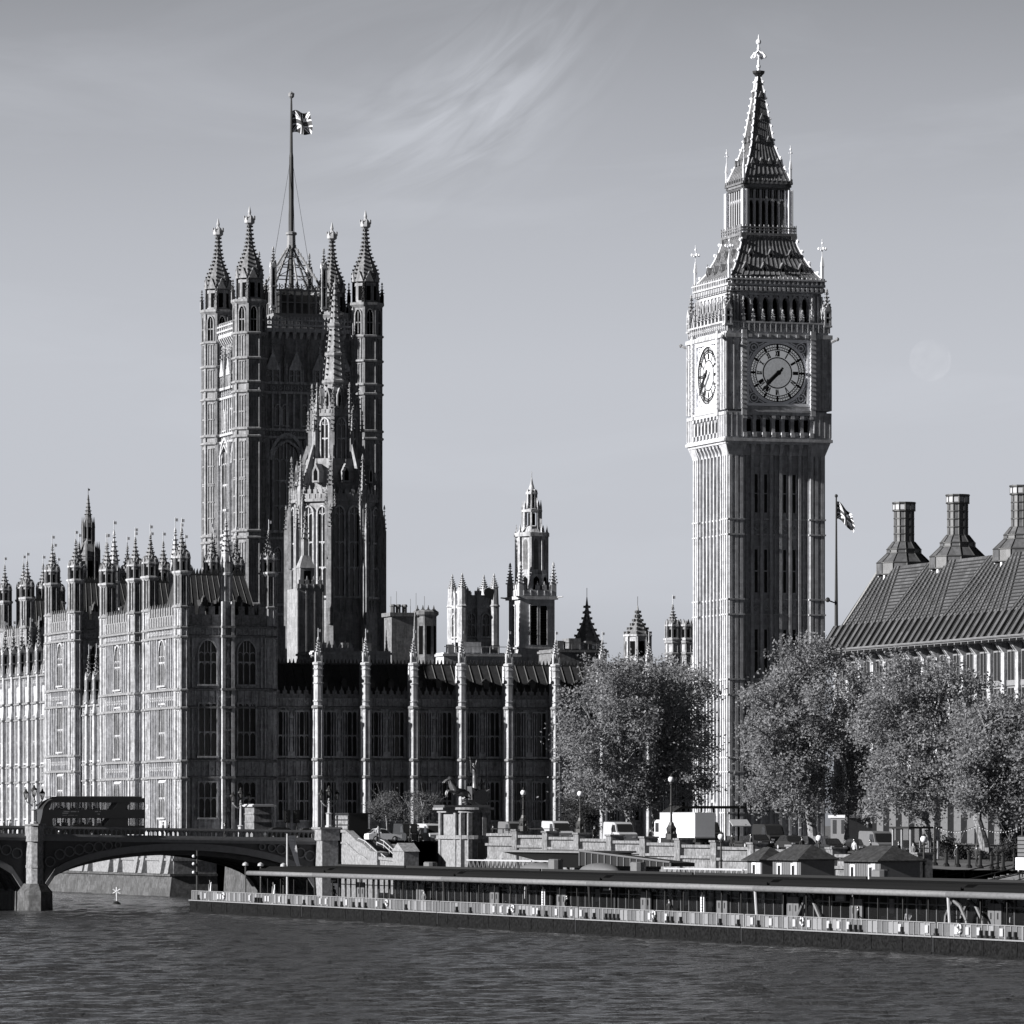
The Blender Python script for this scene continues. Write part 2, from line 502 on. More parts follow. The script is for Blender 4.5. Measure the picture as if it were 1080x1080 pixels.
def turret_mesh(r, z0, z1, zc, ztop, strings, name='turret', mats=('stone', 'void', 'gilt', 'stone_v')):
    """octagonal corner turret: shaft z0..z1 with panelled faces, open lantern z1..zc, crocketed spirelet to ztop"""
    b = MB()
    rot = PI / 8
    zk = sorted(strings)[-1] if len(strings) > 2 else z1 - .5
    b.loft(8, 0, 0, [(r, z0), (r, zk)], rot)
    b.loft(8, 0, 0, [(r, zk), (r, z1)], rot, 3)
    ri = r * math.cos(PI / 8)
    fw = 2 * r * math.sin(PI / 8)
    for z in strings:
        b.loft(8, 0, 0, [(r + .02, z - .22), (r + .22, z - .05), (r + .22, z + .12), (r + .02, z + .3)], rot, 3)
    for k in range(8):
        b.M = rotz(k * PI / 4)
        a = rot
        b.cbox(r * math.cos(PI / 8) * 1.0, 0, z0, z1, 0.02, 0.02)
        # ribs at the arrises
        b.M = rotz(k * PI / 4 + PI / 8)
        b.box(r - .12, r + .1, -.1, .1, z0, zk)
        b.box(r - .12, r + .1, -.1, .1, zk, z1, 3)
        b.M = rotz(k * PI / 4)
        zz = [z0] + sorted(strings) + [z1]
        for a0, a1 in zip(zz[:-1], zz[1:]):
            if a1 - a0 > 1.6:
                n = max(1, int((a1 - a0) / 3.4))
                for j in range(n):
                    p0 = a0 + (a1 - a0) * j / n + .45
                    p1 = a0 + (a1 - a0) * (j + 1) / n - .35
                    b.box(ri - .01, ri + .015, -fw * .23, fw * .23, p0, p1, 1 if a0 >= zk - .01 else 0)
                    b.box(ri, ri + .06, -.045, .045, p0 - .1, p1)
                    b.box(ri, ri + .07, -fw * .3, fw * .3, p1, p1 + .14)
        # lantern
        b.box(ri * .86 - .02, ri * .86 + .03, -fw * .17, fw * .17, z1 + .35, zc - .5, 1)
    b.M = Matrix.Identity(4)
    b.loft(8, 0, 0, [(r + .05, z1 - .3), (r + .3, z1), (r + .3, z1 + .2), (r * .86, z1 + .3)], rot)
    b.loft(8, 0, 0, [(r * .86, z1 + .2), (r * .86, zc)], rot, 3)
    for k in range(8):
        a = k * PI / 4 + PI / 8
        x, y = (r * 1.0) * math.cos(a), (r * 1.0) * math.sin(a)
        b.cbox(x, y, z1 - .1, zc, .2, .2, 3)
        b.loft(4, x, y, [(.2, zc - .1), (.16, zc + .1), (.02, zc + .75)], PI / 4)
        b.M = rotz(k * PI / 4)
        b.M = b.M @ Matrix.Rotation(PI / 2, 4, 'Z')
        b.prism([(-fw * .45, zc - .15), (fw * .45, zc - .15), (0, zc + .9)], -ri * .98, -ri * .8, 3)
        b.M = Matrix.Identity(4)
    b.loft(8, 0, 0, [(r * .9, zc - .2), (r + .12, zc - .05), (r + .12, zc + .12), (r * .8, zc + .2)], rot)
    crocketed(b, 0, 0, zc + .1, ztop - zc - .1, r * .8, 8, 6, rot, 0.19, True, 0.3, mi=3, gi=2)
    return b.mesh(name, list(mats))
def face_ribs(b, x0, x1, z0, z1, n, w=.13, out=.16, y=0.0):
    for i in range(n + 1):
        x = x0 + (x1 - x0) * i / n
        b.box(x - w / 2, x + w / 2, y - out, y + .03, z0, z1)
def string(b, x0, x1, z, out=.45, h=.34, y=0.0, mi=1):  # courses darker than the wall: crust, and their under-shade put into the colour
    b.taper(x0 - out, x1 + out, y - out, y + .05, z, x0 - out, x1 + out, y - out, y + .05, z + h * .6, mi)
    b.taper(x0 - out, x1 + out, y - out, y + .04, z + h * .6, x0 - .05, x1 + .05, y - .05, y + .04, z + h, mi)
def panel_band(b, x0, x1, z0, z1, pitch=.8, y=0.0, out=.2):
    n = max(1, round((x1 - x0) / pitch))
    p = (x1 - x0) / n
    for i in range(n):
        x = x0 + (i + .5) * p
        b.box(x - p * .5, x - p * .5 + .12, y - out, y + .03, z0, z1)
        zc, r = (z0 + z1) / 2, min(p, z1 - z0) * .3
        b.strip([(x - r, zc), (x, zc + r), (x + r, zc), (x, zc - r), (x - r, zc)], .1, y - out * .7, y + .02)
    b.box(x1 - .12, x1, y - out, y + .03, z0, z1)
def battlement(b, x0, x1, z, h=1.5, pitch=1.6, y=0.0, t=.35, mi=0):
    b.box(x0, x1, y - t * .5, y + t * .5, z, z + h * .55, mi)
    n = max(1, round((x1 - x0) / pitch))
    p = (x1 - x0) / n
    for i in range(n):
        x = x0 + (i + .5) * p
        b.box(x - p * .3, x + p * .3, y - t * .5 + .02, y + t * .5 - .02, z + h * .5, z + h, mi)
        b.box(x - .07, x + .07, y - t * .5 - .1, y + t * .5, z + .05, z + h * .5, mi)
        b.taper(x - .12, x + .12, y - .12, y + .12, z + h, x - .03, x + .03, y - .03, y + .03, z + h + .55, mi)
def cresting(b, x0, x1, y, z, h=.7, pitch=.45):
    b.box(x0, x1, y - .05, y + .05, z, z + h * .25)
    n = max(2, int((x1 - x0) / pitch))
    for i in range(n + 1):
        x = x0 + (x1 - x0) * i / n
        b.taper(x - .16, x + .16, y - .04, y + .04, z + h * .2, x - .03, x + .03, y - .03, y + .03, z + h)
# ------------------------------------------------------------------ the clock tower
GZ = 7.0
def clock_tower():
    cx, cy = 6.1, 6.1
    t = thing("clock_tower", "tall gothic clock tower with two white dials, an iron spire and a gilded finial", "clock tower", cx, cy, GZ)
    def Z(y):
        return HZ + (HPX - y) / 8.76 - GZ
    def four(fn, b):
        for k in range(4):
            b.M = Matrix.Rotation(k * PI / 2, 4, 'Z')
            fn(b)
        b.M = Matrix.Identity(4)
    # shaft
    b = MB()
    zs = Z(482)
    b.box(-5.55, 5.55, -5.55, 5.55, -1, zs)
    strs = [Z(y) for y in (550, 566, 634, 650, 718, 734, 800, 815, 858)]
    def shaft(b):
        for s in (-1, 1):
            x0, x1 = (4.3, 6.1) if s > 0 else (-6.1, -4.3)
            b.box(x0 + .06, x1, -6.0, -4.31, -1, zs)
            for u in (0.0, .62, 1.37):
                xa = x0 + u if s > 0 else x1 - u - .38
                b.box(xa, xa + .38, -6.26, -5.9, -1, zs + (.3 if u else .31))
        for i in range(8):
            x = -4.25 + 8.5 * i / 7
            b.box(x - .16, x + .16, -6.02, -5.5, -1, zs + .2)
            if i < 7:
                xm = x + 8.5 / 14
                if i not in (1, 2, 4, 5):
                    b.box(xm - .06, xm + .06, -5.68, -5.5, -1, zs)
        for j, z in enumerate(strs):
            b.box(-4.3, 4.3, -5.8, -5.5, z, z + .2, 1)
            for s in (-1, 1):
                b.box(s * 5.2 - 1.08, s * 5.2 + 1.08, -6.31, -5.5, z, z + .18, 1)
        for a in (0, 2, 4, 6):
            panel_band(b, -4.2, 4.2, strs[a + 1] + .3, strs[a] - .3, 1.2, -5.6, .22)
            for s in (-1, 1):
                panel_band(b, s * 5.2 - .85, s * 5.2 + .85, strs[a + 1] + .25, strs[a] - .25, .85, -6.04, .16)
    four(shaft, b)
    b.build("shaft", ['stone_b', 'stone'], t)
    # slot windows of the shaft (two pairs per storey)
    wb = MB()
    wb.box(-.24, .24, -.03, .06, 0, 1, 0)
    wb.box(-.36, -.2, -.16, .05, 0, 1, 1)
    wb.box(.2, .36, -.16, .05, 0, 1, 1)
    wb.box(-.34, .34, -.12, .05, .48, .505, 1)
    wb.box(-.34, .34, -.12, .05, .985, 1.01, 1)
    wb.box(-.4, .4, -.2, .05, -.012, .0, 1)
    wme = wb.mesh('window', ['dark', 'stone_b'])
    lev = [(strs[0] + .9, zs - 2.2), (strs[2] + .9, strs[1] - 1.6), (strs[4] + .9, strs[3] - 1.6), (strs[6] + .9, strs[5] - 1.6)]
    for k in range(4):
        for za, zb in lev:
            for i in (1, 2, 4, 5):
                x = -4.25 + 8.5 * (i + .5) / 7
                p = Matrix.Rotation(k * PI / 2, 4, 'Z') @ Vector((x, -5.55, za))
                put('window', wme, t, p, k * PI / 2, (1, 1, zb - za))
    # corbel table and lower arcade
    b = MB()
    za, zb, zc = Z(466), Z(438), Z(435)
    b.box(-5.9, 5.9, -5.9, 5.9, zs - .02, za)
    b.box(-6.2, 6.2, -6.2, 6.2, za, zb)
    def corb(b):
        for i in range(8):
            x = -4.25 + 8.5 * i / 7
            b.taper(x - .16, x + .16, -6.02, -5.6, zs, x - .25, x + .25, -6.75, -5.6, za - .3)
            if i < 7:
                b.strip(arch_pts(.95, 1.25, .7, 3, x + .607, zs + .35), .22, -6.5, -5.8)
        b.box(-6.5, 6.5, -6.7, -5.8, za - .55, za - .25)
        b.box(-6.85, 6.85, -6.95, -6.0, za - .25, za + .12)
        b.box(-6.7, 6.7, -6.8, -6.0, za + .12, za + .3)
        for s in (-1, 1):
            b.taper(s * 5.2 - .9, s * 5.2 + .9, -6.2, -5.4, zs - .1, s * 5.62 - 1.12, s * 5.62 + 1.12, -6.72, -5.4, za - .25)
            b.box(s * 5.6 - 1.13, s * 5.6 + 1.13, -6.74, -5.4, za + .3, zb)
            face_ribs(b, s * 5.6 - 1.0, s * 5.6 + 1.0, za + .3, zb, 3, .14, .12, -6.74)
        for i in range(8):
            x = -4.25 + 8.5 * i / 7
            b.box(x - .2, x + .2, -6.72, -6.15, za + .3, zb)
            b.cbox(x, -6.78, za + .3, za + .85, .5, .3)
            b.cbox(x, -6.76, zb - .7, zb - .3, .46, .26)
            if i < 7:
                b.strip(arch_pts(.9, 1.1, .7, 3, x + .607, zb - 1.5), .16, -6.6, -6.15)
                b.box(x + .2, x + 1.01, -6.45, -6.15, za + .3, za + .95)
                b.box(x + .28, x + .94, -6.215, -6.1, za + .95, zb - .75, 1)
        b.box(-6.72, 6.72, -6.85, -6.1, zb - .3, zb + .1)
        b.box(-4.4, 4.4, -6.95, -6.1, zb + .1, zb + .35)
    four(corb, b)
    b.build("lower_arcade", ['stone_b', 'void'], t)
    # clock stage
    b = MB()
    ze = Z(355)
    zm = Z(395.7)
    b.box(-6.3, 6.3, -6.3, 6.3, zb, ze)
    def stage(b):
        for s in (-1, 1):
            b.box(s * 5.68 - 1.05, s * 5.68 + 1.05, -6.72, -5.6, zb + .35, ze - .5)
            face_ribs(b, s * 5.68 - .95, s * 5.68 + .95, zb + .4, ze - .6, 2, .16, .16, -6.72)
            panel_band(b, s * 5.68 - .9, s * 5.68 + .9, zm + 1.3, zm + 3.4, .9, -6.72, .12)
            panel_band(b, s * 5.68 - .9, s * 5.68 + .9, zm - 3.6, zm - 1.6, .9, -6.72, .12)
            b.box(s * 4.4 - .3, s * 4.4 + .3, -7.0, -6.25, zb - .3, ze + .4)
            for q in range(16):
                z = zb + .5 + q * (ze - zb - .6) / 16
                b.box(s * 4.4 - .36, s * 4.4 + .36, -7.06, -6.3, z, z + .16)
        b.box(-6.8, 6.8, -6.95, -6.2, ze - .5, ze)
        b.box(-4.1, 4.1, -6.8, -6.25, zm + 4.03, ze - .5)
        for i in range(7):
            b.box(-3.6 + i * 1.2 - .2, -3.6 + i * 1.2 + .2, -7.0, -6.8, ze - .45, ze - .08)
        b.box(-4.1, 4.1, -6.75, -6.25, zb + .35, zm - 4.05)
        for s in (-1, 1):                                   # gargoyles
            b.tube((s * 6.8, -6.8, ze - .8), (s * 7.3, -7.3, ze - .55), .2, .15)
            b.ball(s * 7.35, -7.35, ze - .5, .24)
    four(stage, b)
    b.build("clock_stage", ['stone_b'], t)
    # four dials
    fb = MB()                                               # square surround
    for x0, x1, z0, z1 in ((-4.05, -3.7, -4.0, 4.0), (3.7, 4.05, -4.0, 4.0), (-4.05, 4.05, 3.66, 4.0), (-4.05, 4.05, -4.0, -3.66)):
        fb.box(x0, x1, -.42 - (.004 if x1 - x0 > 2 else 0), .1, z0, z1)
    fb.box(-3.75, 3.75, -.08, .02, -3.75, 3.75, 1)
    for sx_ in (-1, 1):
        for sz_ in (-1, 1):
            for r, o in ((.62, 0), (.3, 0)):
                pts = [(sx_ * 3.0 + r * math.cos(i * PI / 4), sz_ * 3.0 + r * math.sin(i * PI / 4)) for i in range(9)]
                fb.strip(pts, .12, -.2, 0)
            fb.strip([(sx_ * 3.62, sz_ * 1.7), (sx_ * 3.3, sz_ * 2.35)], .14, -.18, 0)
            fb.strip([(sx_ * 1.7, sz_ * 3.62), (sx_ * 2.35, sz_ * 3.3)], .14, -.18, 0)
    fme = fb.mesh('dial_surround', ['gilt', 'stone_s'])
    R = 3.5
    rim = MB()
    def ring(b, r0, r1, y0, y1, n=64, mi=0):
        vs_, fs = [], []
        for i in range(n):
            a = 2 * PI * i / n
            c, s_ = math.cos(a), math.sin(a)
            vs_ += [(r0 * c, y0, r0 * s_), (r1 * c, y0, r1 * s_), (r1 * c, y1, r1 * s_), (r0 * c, y1, r0 * s_)]
        for i in range(n):
            j = (i + 1) % n
            for q in range(4):
                p = (q + 1) % 4
                fs.append((i * 4 + q, i * 4 + p, j * 4 + p, j * 4 + q))
        b.add(vs_, fs, mi)
    ring(rim, R, R + .14, -.3, .0)
    ring(rim, R + .14, R + .36, -.24, .0)
    rme = rim.mesh('dial_rim', ['gilt'])
    dial = MB()
    n = 64
    dial.add([(0, -.12, 0)] + [(R * math.cos(2 * PI * i / n), -.12, R * math.sin(2 * PI * i / n)) for i in range(n)],
             [(0, (i + 1) % n + 1, i + 1) for i in range(n)], 0)
    dial.add([(0, -.16, 0)] + [(R * .5 * math.cos(2 * PI * i / n), -.16, R * .5 * math.sin(2 * PI * i / n)) for i in range(n)],
             [(0, (i + 1) % n + 1, i + 1) for i in range(n)], 1)
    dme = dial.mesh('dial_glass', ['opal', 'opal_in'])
    nu = MB()
    ring(nu, R * .5, R * .54, -.175, -.1)
    ring(nu, R * .78, R * .81, -.175, -.1)
    ring(nu, R * .965, R, -.175, -.1)
    def bar(a, r0, r1, w, off=0.0, tilt=0.0):
        # a radial stroke; clockwise angle a from twelve
        c, s_ = math.cos(a), math.sin(a)
        def P(u, r):
            return (u * c + r * s_, -u * s_ + r * c)
        p = [P(off - w / 2 - tilt, r0), P(off + w / 2 - tilt, r0), P(off + w / 2 + tilt, r1), P(off - w / 2 + tilt, r1)]
        nu.prism(p, -.175, -.14)
    for i in range(60):
        bar(i * PI / 30, R * .80, R * .97, .055)
        bar((i + .5) * PI / 30, R * .86, R * .9, .17)
    rom = ['XII', 'I', 'II', 'III', 'IV', 'V', 'VI', 'VII', 'VIII', 'IX', 'X', 'XI']
    for h, s_ in enumerate(rom):
        a = h * PI / 6
        wid = {'I': .13, 'V': .3, 'X': .3}
        tot = sum(wid[c] for c in s_)
        sc = min(1.0, .74 / tot)
        x = -tot * sc / 2
        for c in s_:
            w = wid[c] * sc
            xm = x + w / 2
            if c == 'I':
                bar(a, R * .565, R * .76, .11 * sc + .03, xm)
            elif c == 'V':
                bar(a, R * .565, R * .76, .1, xm + w * .22, w * .2)
                bar(a, R * .565, R * .76, .08, xm - w * .22, -w * .2)
            else:
                bar(a, R * .565, R * .76, .11, xm, w * .36)
                bar(a, R * .565, R * .76, .08, xm, -w * .36)
            x += w
        bar(a, R * .8, R * .97, .27)
    nme = nu.mesh('numerals', ['dark'])
    def hand(a, r, w0, w1, tail):
        b = MB()
        c, s_ = math.cos(a), math.sin(a)
        P = lambda u, q: (u * c + q * s_, -u * s_ + q * c)
        b.prism([P(-w0, 0), P(0, -tail * .2), P(w0, 0), P(w1, r * .72), P(w1 * 1.8, r * .78), P(0, r), P(-w1 * 1.8, r * .78), P(-w1, r * .72)], -.62, -.5)
        b.prism([P(-w0 * .7, -tail), P(w0 * .7, -tail), P(w0 * .45, 0), P(-w0 * .45, 0)], -.66, -.48)
        b.loft(12, 0, 0, [(.3, -.1), (.3, .1)])
        for i in range(len(b.v) - 24, len(b.v)):
            x, y, z = b.v[i]
            b.v[i] = (x, -.58 + z, y)
        return b
    hm = hand(math.radians(228.5), 2.1, .24, .2, .55).mesh('hour_hand', ['black'])
    mm = hand(math.radians(223.5), 3.2, .19, .12, .8).mesh('minute_hand', ['black'])
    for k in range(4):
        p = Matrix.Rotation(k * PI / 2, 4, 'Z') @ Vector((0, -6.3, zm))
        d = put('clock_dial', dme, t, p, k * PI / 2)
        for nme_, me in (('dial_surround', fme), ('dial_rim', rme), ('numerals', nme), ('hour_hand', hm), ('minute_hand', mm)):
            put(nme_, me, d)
    # parapet, belfry and cornice
    b = MB()
    zp, zq, zr = Z(343), Z(314), Z(298)
    b.box(-6.5, 6.5, -6.5, 6.5, ze, ze + .25)
    b.box(-4.95, 4.95, -4.95, 4.95, ze + .25, zq, 1)
    def belf(b):
        panel_band(b, -6.5, 6.5, ze + .25, zp - .1, .7, -6.55, .2)
        b.box(-6.5, 6.5, -6.5, -6.35, ze + .25, zp - .12)
        b.box(-6.6, 6.6, -6.75, -6.3, zp - .1, zp + .1)
        for i in range(8):
            x = -4.4 + 8.8 * i / 7
            b.cbox(x, -5.55, ze + .25, zq, .42, .8)
            b.cbox(x, -5.98, ze + .25, zq - .6, .2, .2)
            if i < 7:
                xm = x + 8.8 / 14
                b.strip(arch_pts(1.0, 1.25, .8, 4, xm, zq - 1.35), .24, -5.8, -5.2)
                b.box(xm - .5, xm + .5, -5.35, -5.1, ze + .25, ze + 1.0)
            if 0 < i < 7 or True:
                b.taper(x - .2, x + .2, -6.75, -6.4, zp + .1, x - .2, x + .2, -6.75, -6.4, zp + .55)
                crocketed(b, x, -6.57, zp + .5, 1.1 if i not in (0, 7) else 2.6, .24, 4, 3, PI / 4, .13, False)
        for s in (-1, 1):
            b.cbox(s * 5.35, -5.35, ze + .25, zq, 1.1, 1.1)
            face_ribs(b, s * 5.35 - .5, s * 5.35 + .5, ze + .3, zq, 2, .16, .12, -5.9)
            b.strip([(s * 5.9, zq - 1.2), (s * 6.25, zq - 2.0), (s * 6.45, zp)], .22, -5.95, -5.7)
        for j in range(4):                                  # cornice steps
            o = 5.85 + .13 * j
            b.box(-o, o, -o - .004 * j, -4.8, zq + j * (zr - zq) / 5, zq + (j + .8) * (zr - zq) / 5)
        n_ = 20
        for i in range(n_):
            x = -6 + 12 * (i + .5) / n_
            b.box(x - .15, x + .15, -6.35, -5.6, zq + .5, zq + .95)
            b.box(x - .1, x + .1, -6.35, -6.15, zr - .5, zr + .35)
        b.box(-6.3, 6.3, -6.38, -6.2, zr - .05, zr + .1)
    four(belf, b)
    b.box(-5.6, 5.6, -5.6, 5.6, zq, zr)
    b.build("belfry", ['stone_b', 'void'], t)
    pm = pinnacle_mesh(.75, 1.9, 2.6, sunk=.1)
    for sx_ in (-1, 1):
        for sy_ in (-1, 1):
            put('pinnacle', pm, t, (sx_ * 6.35, sy_ * 6.35, zp - .3))
    # lower roof
    def roof(prof, name, ribs, mats=('slate', 'bronze_seam')):
        b = MB()
        b.loft(4, 0, 0, [(h * math.sqrt(2), z) for h, z in prof], PI / 4)
        def rib(b):
            for i in range(ribs + 1):
                u = -1 + 2 * i / ribs
                for (h0, z0), (h1, z1) in zip(prof[:-1], prof[1:]):
                    w = .05
                    b.hexa([(u * h0 - w, -h0 - .06, z0), (u * h0 + w, -h0 - .06, z0), (u * h0 + w, -h0 + .1, z0), (u * h0 - w, -h0 + .1, z0)],
                           [(u * h1 - w, -h1 - .06, z1), (u * h1 + w, -h1 - .06, z1), (u * h1 + w, -h1 + .1, z1), (u * h1 - w, -h1 + .1, z1)], 0 if i % 2 else 0)
        four(rib, b)
        return b.build(name, list(mats), t)
    prof = [(6.05, zr + .1), (5.75, Z(294)), (4.95, Z(285)), (4.2, Z(272)), (3.65, Z(260)), (3.35, Z(250))]
    roof(prof, 'lower_roof', 16)
    db = MB()
    db.prism([(-.42, 0), (.42, 0), (.42, .95), (0, 1.75), (-.42, .95)], -.25, 1.4, 0)
    db.prism([(-.22, .1), (.22, .1), (.22, .8), (0, 1.2), (-.22, .8)], -.27, 0, 1)
    db.strip([(-.6, .85), (0, 1.95), (.6, .85)], .14, -.4, 1.4, 0)
    db.cbox(0, -.3, 1.9, 2.5, .1, .1, 0)
    dm = db.mesh('dormer', ['slate', 'void'])
    for k in range(4):
        for n_, hw, z in ((4, 5.0, Z(291)), (3, 4.05, Z(274.5))):
            for i in range(n_):
                x = (i - (n_ - 1) / 2) * (hw * 2 / n_) * .95
                p = Matrix.Rotation(k * PI / 2, 4, 'Z') @ Vector((x, -hw - .1, z))
                put('dormer', dm, t, p, k * PI / 2, (.72, .6, .72) if n_ == 4 else (.62, .55, .62))
    def beads(prof, step, s, name):
        b = MB()
        for (h0, z0), (h1, z1) in zip(prof[:-1], prof[1:]):
            n_ = max(1, round((z1 - z0) / step))
            for i in range(n_):
                f = (i + .5) / n_
                h, z = h0 + (h1 - h0) * f, z0 + (z1 - z0) * f
                for sx_ in (-1, 1):
                    for sy_ in (-1, 1):
                        b.ball(sx_ * (h + s * .8), sy_ * (h + s * .8), z + s * .4, s, n=6)
                        b.tube((sx_ * h * .97, sy_ * h * .97, z - s * .5), (sx_ * (h + s * .7), sy_ * (h + s * .7), z + s * .2), s * .4, s * .4, 4)
            for sx_ in (-1, 1):
                for sy_ in (-1, 1):
                    b.tube((sx_ * (h0 + .02), sy_ * (h0 + .02), z0), (sx_ * (h1 + .02), sy_ * (h1 + .02), z1), .11, .11, 5)
        return b.build(name, ['gilt'], t)
    beads(prof[1:], 1.15, .22, 'gilded_crockets')
    # gallery, lantern and spire
    b = MB()
    z1, z2, z3, z4 = Z(250), Z(239), Z(200), Z(191)
    b.box(-3.45, 3.45, -3.45, 3.45, z1 - .1, z1 + .45)
    b.box(-1.7, 1.7, -1.7, 1.7, z1 + .4, z3, 1)
    b.box(-2.95, 2.95, -2.95, 2.95, z3, z4)
    def lant(b):
        b.box(-3.55, 3.55, -3.6, -2.9, z1 + .1, z1 + .4)
        n_ = 12
        for i in range(n_ + 1):
            x = -3.5 + 7 * i / n_
            b.taper(x - .13, x + .13, -3.35, -2.9, z1 - .35, x - .13, x + .13, -3.62, -2.9, z1 + .1)
            b.cbox(x, -3.5, z1 + .4, z2 + .15, .11, .11, 2)
        b.box(-3.55, 3.55, -3.57, -3.43, z2 - .25, z2 - .1)
        b.box(-3.55, 3.55, -3.56, -3.44, z1 + .7, z1 + .8)
        for i in range(7):
            x = -2.35 + 4.7 * i / 6
            b.cbox(x, -2.7, z1 + .4, z3, .26, .3, 2)
            if i < 6:
                b.strip(arch_pts(.7, .9, .6, 3, x + .39, z3 - 2.05), .16, -2.78, -2.5, 2)
                b.cbox(x + .39, -2.68, z3 - 1.2, z3, .1, .1)
        b.box(-2.6, 2.6, -2.76, -2.5, z3 - 1.25, z3 - 1.05, 2)
        for j in range(3):
            o = 2.95 + .13 * j
            b.box(-o, o, -o, -2.3, z3 + j * .33, z3 + j * .33 + .26)
        for i in range(11):
            x = -3.0 + 6 * i / 10
            b.box(x - .09, x + .09, -3.22, -3.05, z4 - .3, z4 + .3)
    four(lant, b)
    b.build("lantern_stage", ['slate', 'void', 'lantern'], t)
    cb = MB()
    cb.cbox(0, 0, 0, z3 - z1 - .4, .46, .46)
    for a in range(4):
        cb.M = rotz(a * PI / 2)
        cb.box(-.3, -.14, -.3, -.14, 0, z3 - z1 - .4)
    cme = cb.mesh('gilded_corner_shaft', ['gilt'])
    fb = MB()
    fb.cbox(0, 0, 0, 1.8, .32, .32)
    fb.loft(4, 0, 0, [(.3, 1.6), (.05, 3.0)], PI / 4)
    fb.cbox(0, 0, 2.6, 4.6, .09, .09)
    fb.cbox(0, 0, 3.6, 3.72, .6, .1)
    fb.cbox(0, 0, 3.6, 3.72, .1, .6)
    fb.ball(0, 0, 4.1, .16)
    fme2 = fb.mesh('corner_finial', ['gilt'])
    fb = MB()
    fb.cbox(0, 0, 0, 2.2, .4, .4)
    fb.loft(4, 0, 0, [(.4, 1.9), (.08, 3.4)], PI / 4)
    fb.cbox(0, 0, 3.0, 5.6, .1, .1)
    for zz in (4.2,):
        for r_ in (0, PI / 2):
            fb.M = rotz(r_)
            fb.box(-.62, .62, -.06, .06, zz, zz + .14)
            fb.ball(-.62, 0, zz + .07, .22)
            fb.ball(.62, 0, zz + .07, .22)
    fb.M = Matrix.Identity(4)
    fb.ball(0, 0, 5.0, .17)
    fme3 = fb.mesh('corner_finial', ['gilt'])
    for sx_ in (-1, 1):
        for sy_ in (-1, 1):
            put('gilded_corner_shaft', cme, t, (sx_ * 2.95, sy_ * 2.95, z1 + .4))
            put('corner_finial', fme2, t, (sx_ * 3.0, sy_ * 3.0, z4), 0, (.8, .8, .95))
            put('corner_finial', fme3, t, (sx_ * 5.95, sy_ * 5.95, zr + .1), 0, (.72, .72, .9))
    sp = [(3.05, z4), (2.62, Z(181)), (2.12, Z(170)), (1.42, Z(150)), (.92, Z(120)), (.42, Z(90)), (.22, Z(78))]
    roof(sp, 'spire', 9)
    beads(sp, .95, .15, 'gilded_crockets')
    b = MB()
    b.prism([(-.22, 0), (.22, 0), (0, .6)], -.28, .4)
    b.box(-.26, .26, -.3, .2, -.12, 0)
    lme = b.mesh('lucarne', ['slate'])
    for k in range(4):
        for z, h, n_ in ((Z(171), 2.17, 4), (Z(147), 1.38, 2), (Z(123), .97, 1), (Z(99), .58, 1)):
            for i in range(n_):
                p = Matrix.Rotation(k * PI / 2, 4, 'Z') @ Vector(((i - (n_ - 1) / 2) * (2 * h / n_), -h, z))
                put('lucarne', lme, t, p, k * PI / 2)
    b = MB()
    za = Z(78)
    b.loft(8, 0, 0, [(.25, za - .5), (.3, za), (.75, Z(74)), (.8, Z(72)), (.5, Z(71.5))], mi=1)
    b.loft(8, 0, 0, [(.2, Z(72)), (.14, Z(60)), (.1, Z(40)), (.03, Z(33))])
    b.ball(0, 0, Z(67), .28)
    b.ball(0, 0, Z(48), .22)
    b.ball(0, 0, Z(41), .34)
    for k in range(4):
        b.M = rotz(k * PI / 2 + PI / 4)
        b.path([(0, 0, Z(56)), (.5, 0, Z(52)), (.85, 0, Z(56))], .11, 5)
        b.ball(.85, 0, Z(57), .2)
        b.path([(0, 0, Z(50)), (.35, 0, Z(53))], .14, 5)
        b.M = rotz(k * PI / 2)
        b.path([(0, 0, Z(58)), (.42, 0, Z(55)), (.6, 0, Z(58.5))], .09, 5)
    b.M = Matrix.Identity(4)
    b.build('finial', ['gilt', 'iron'], t)
    # doorway storey
    b = MB()
    b.box(-6.5, 6.5, -6.5, 6.5, -1.5, .9)
    for k in range(4):
        b.M = Matrix.Rotation(k * PI / 2, 4, 'Z')
        b.strip(arch_pts(3.0, 4.2, 1.8, 5, 0, .9), .35, -5.95, -5.5)
    b.M = Matrix.Identity(4)
    b.build('plinth', ['stone_b'], t)
clock_tower()

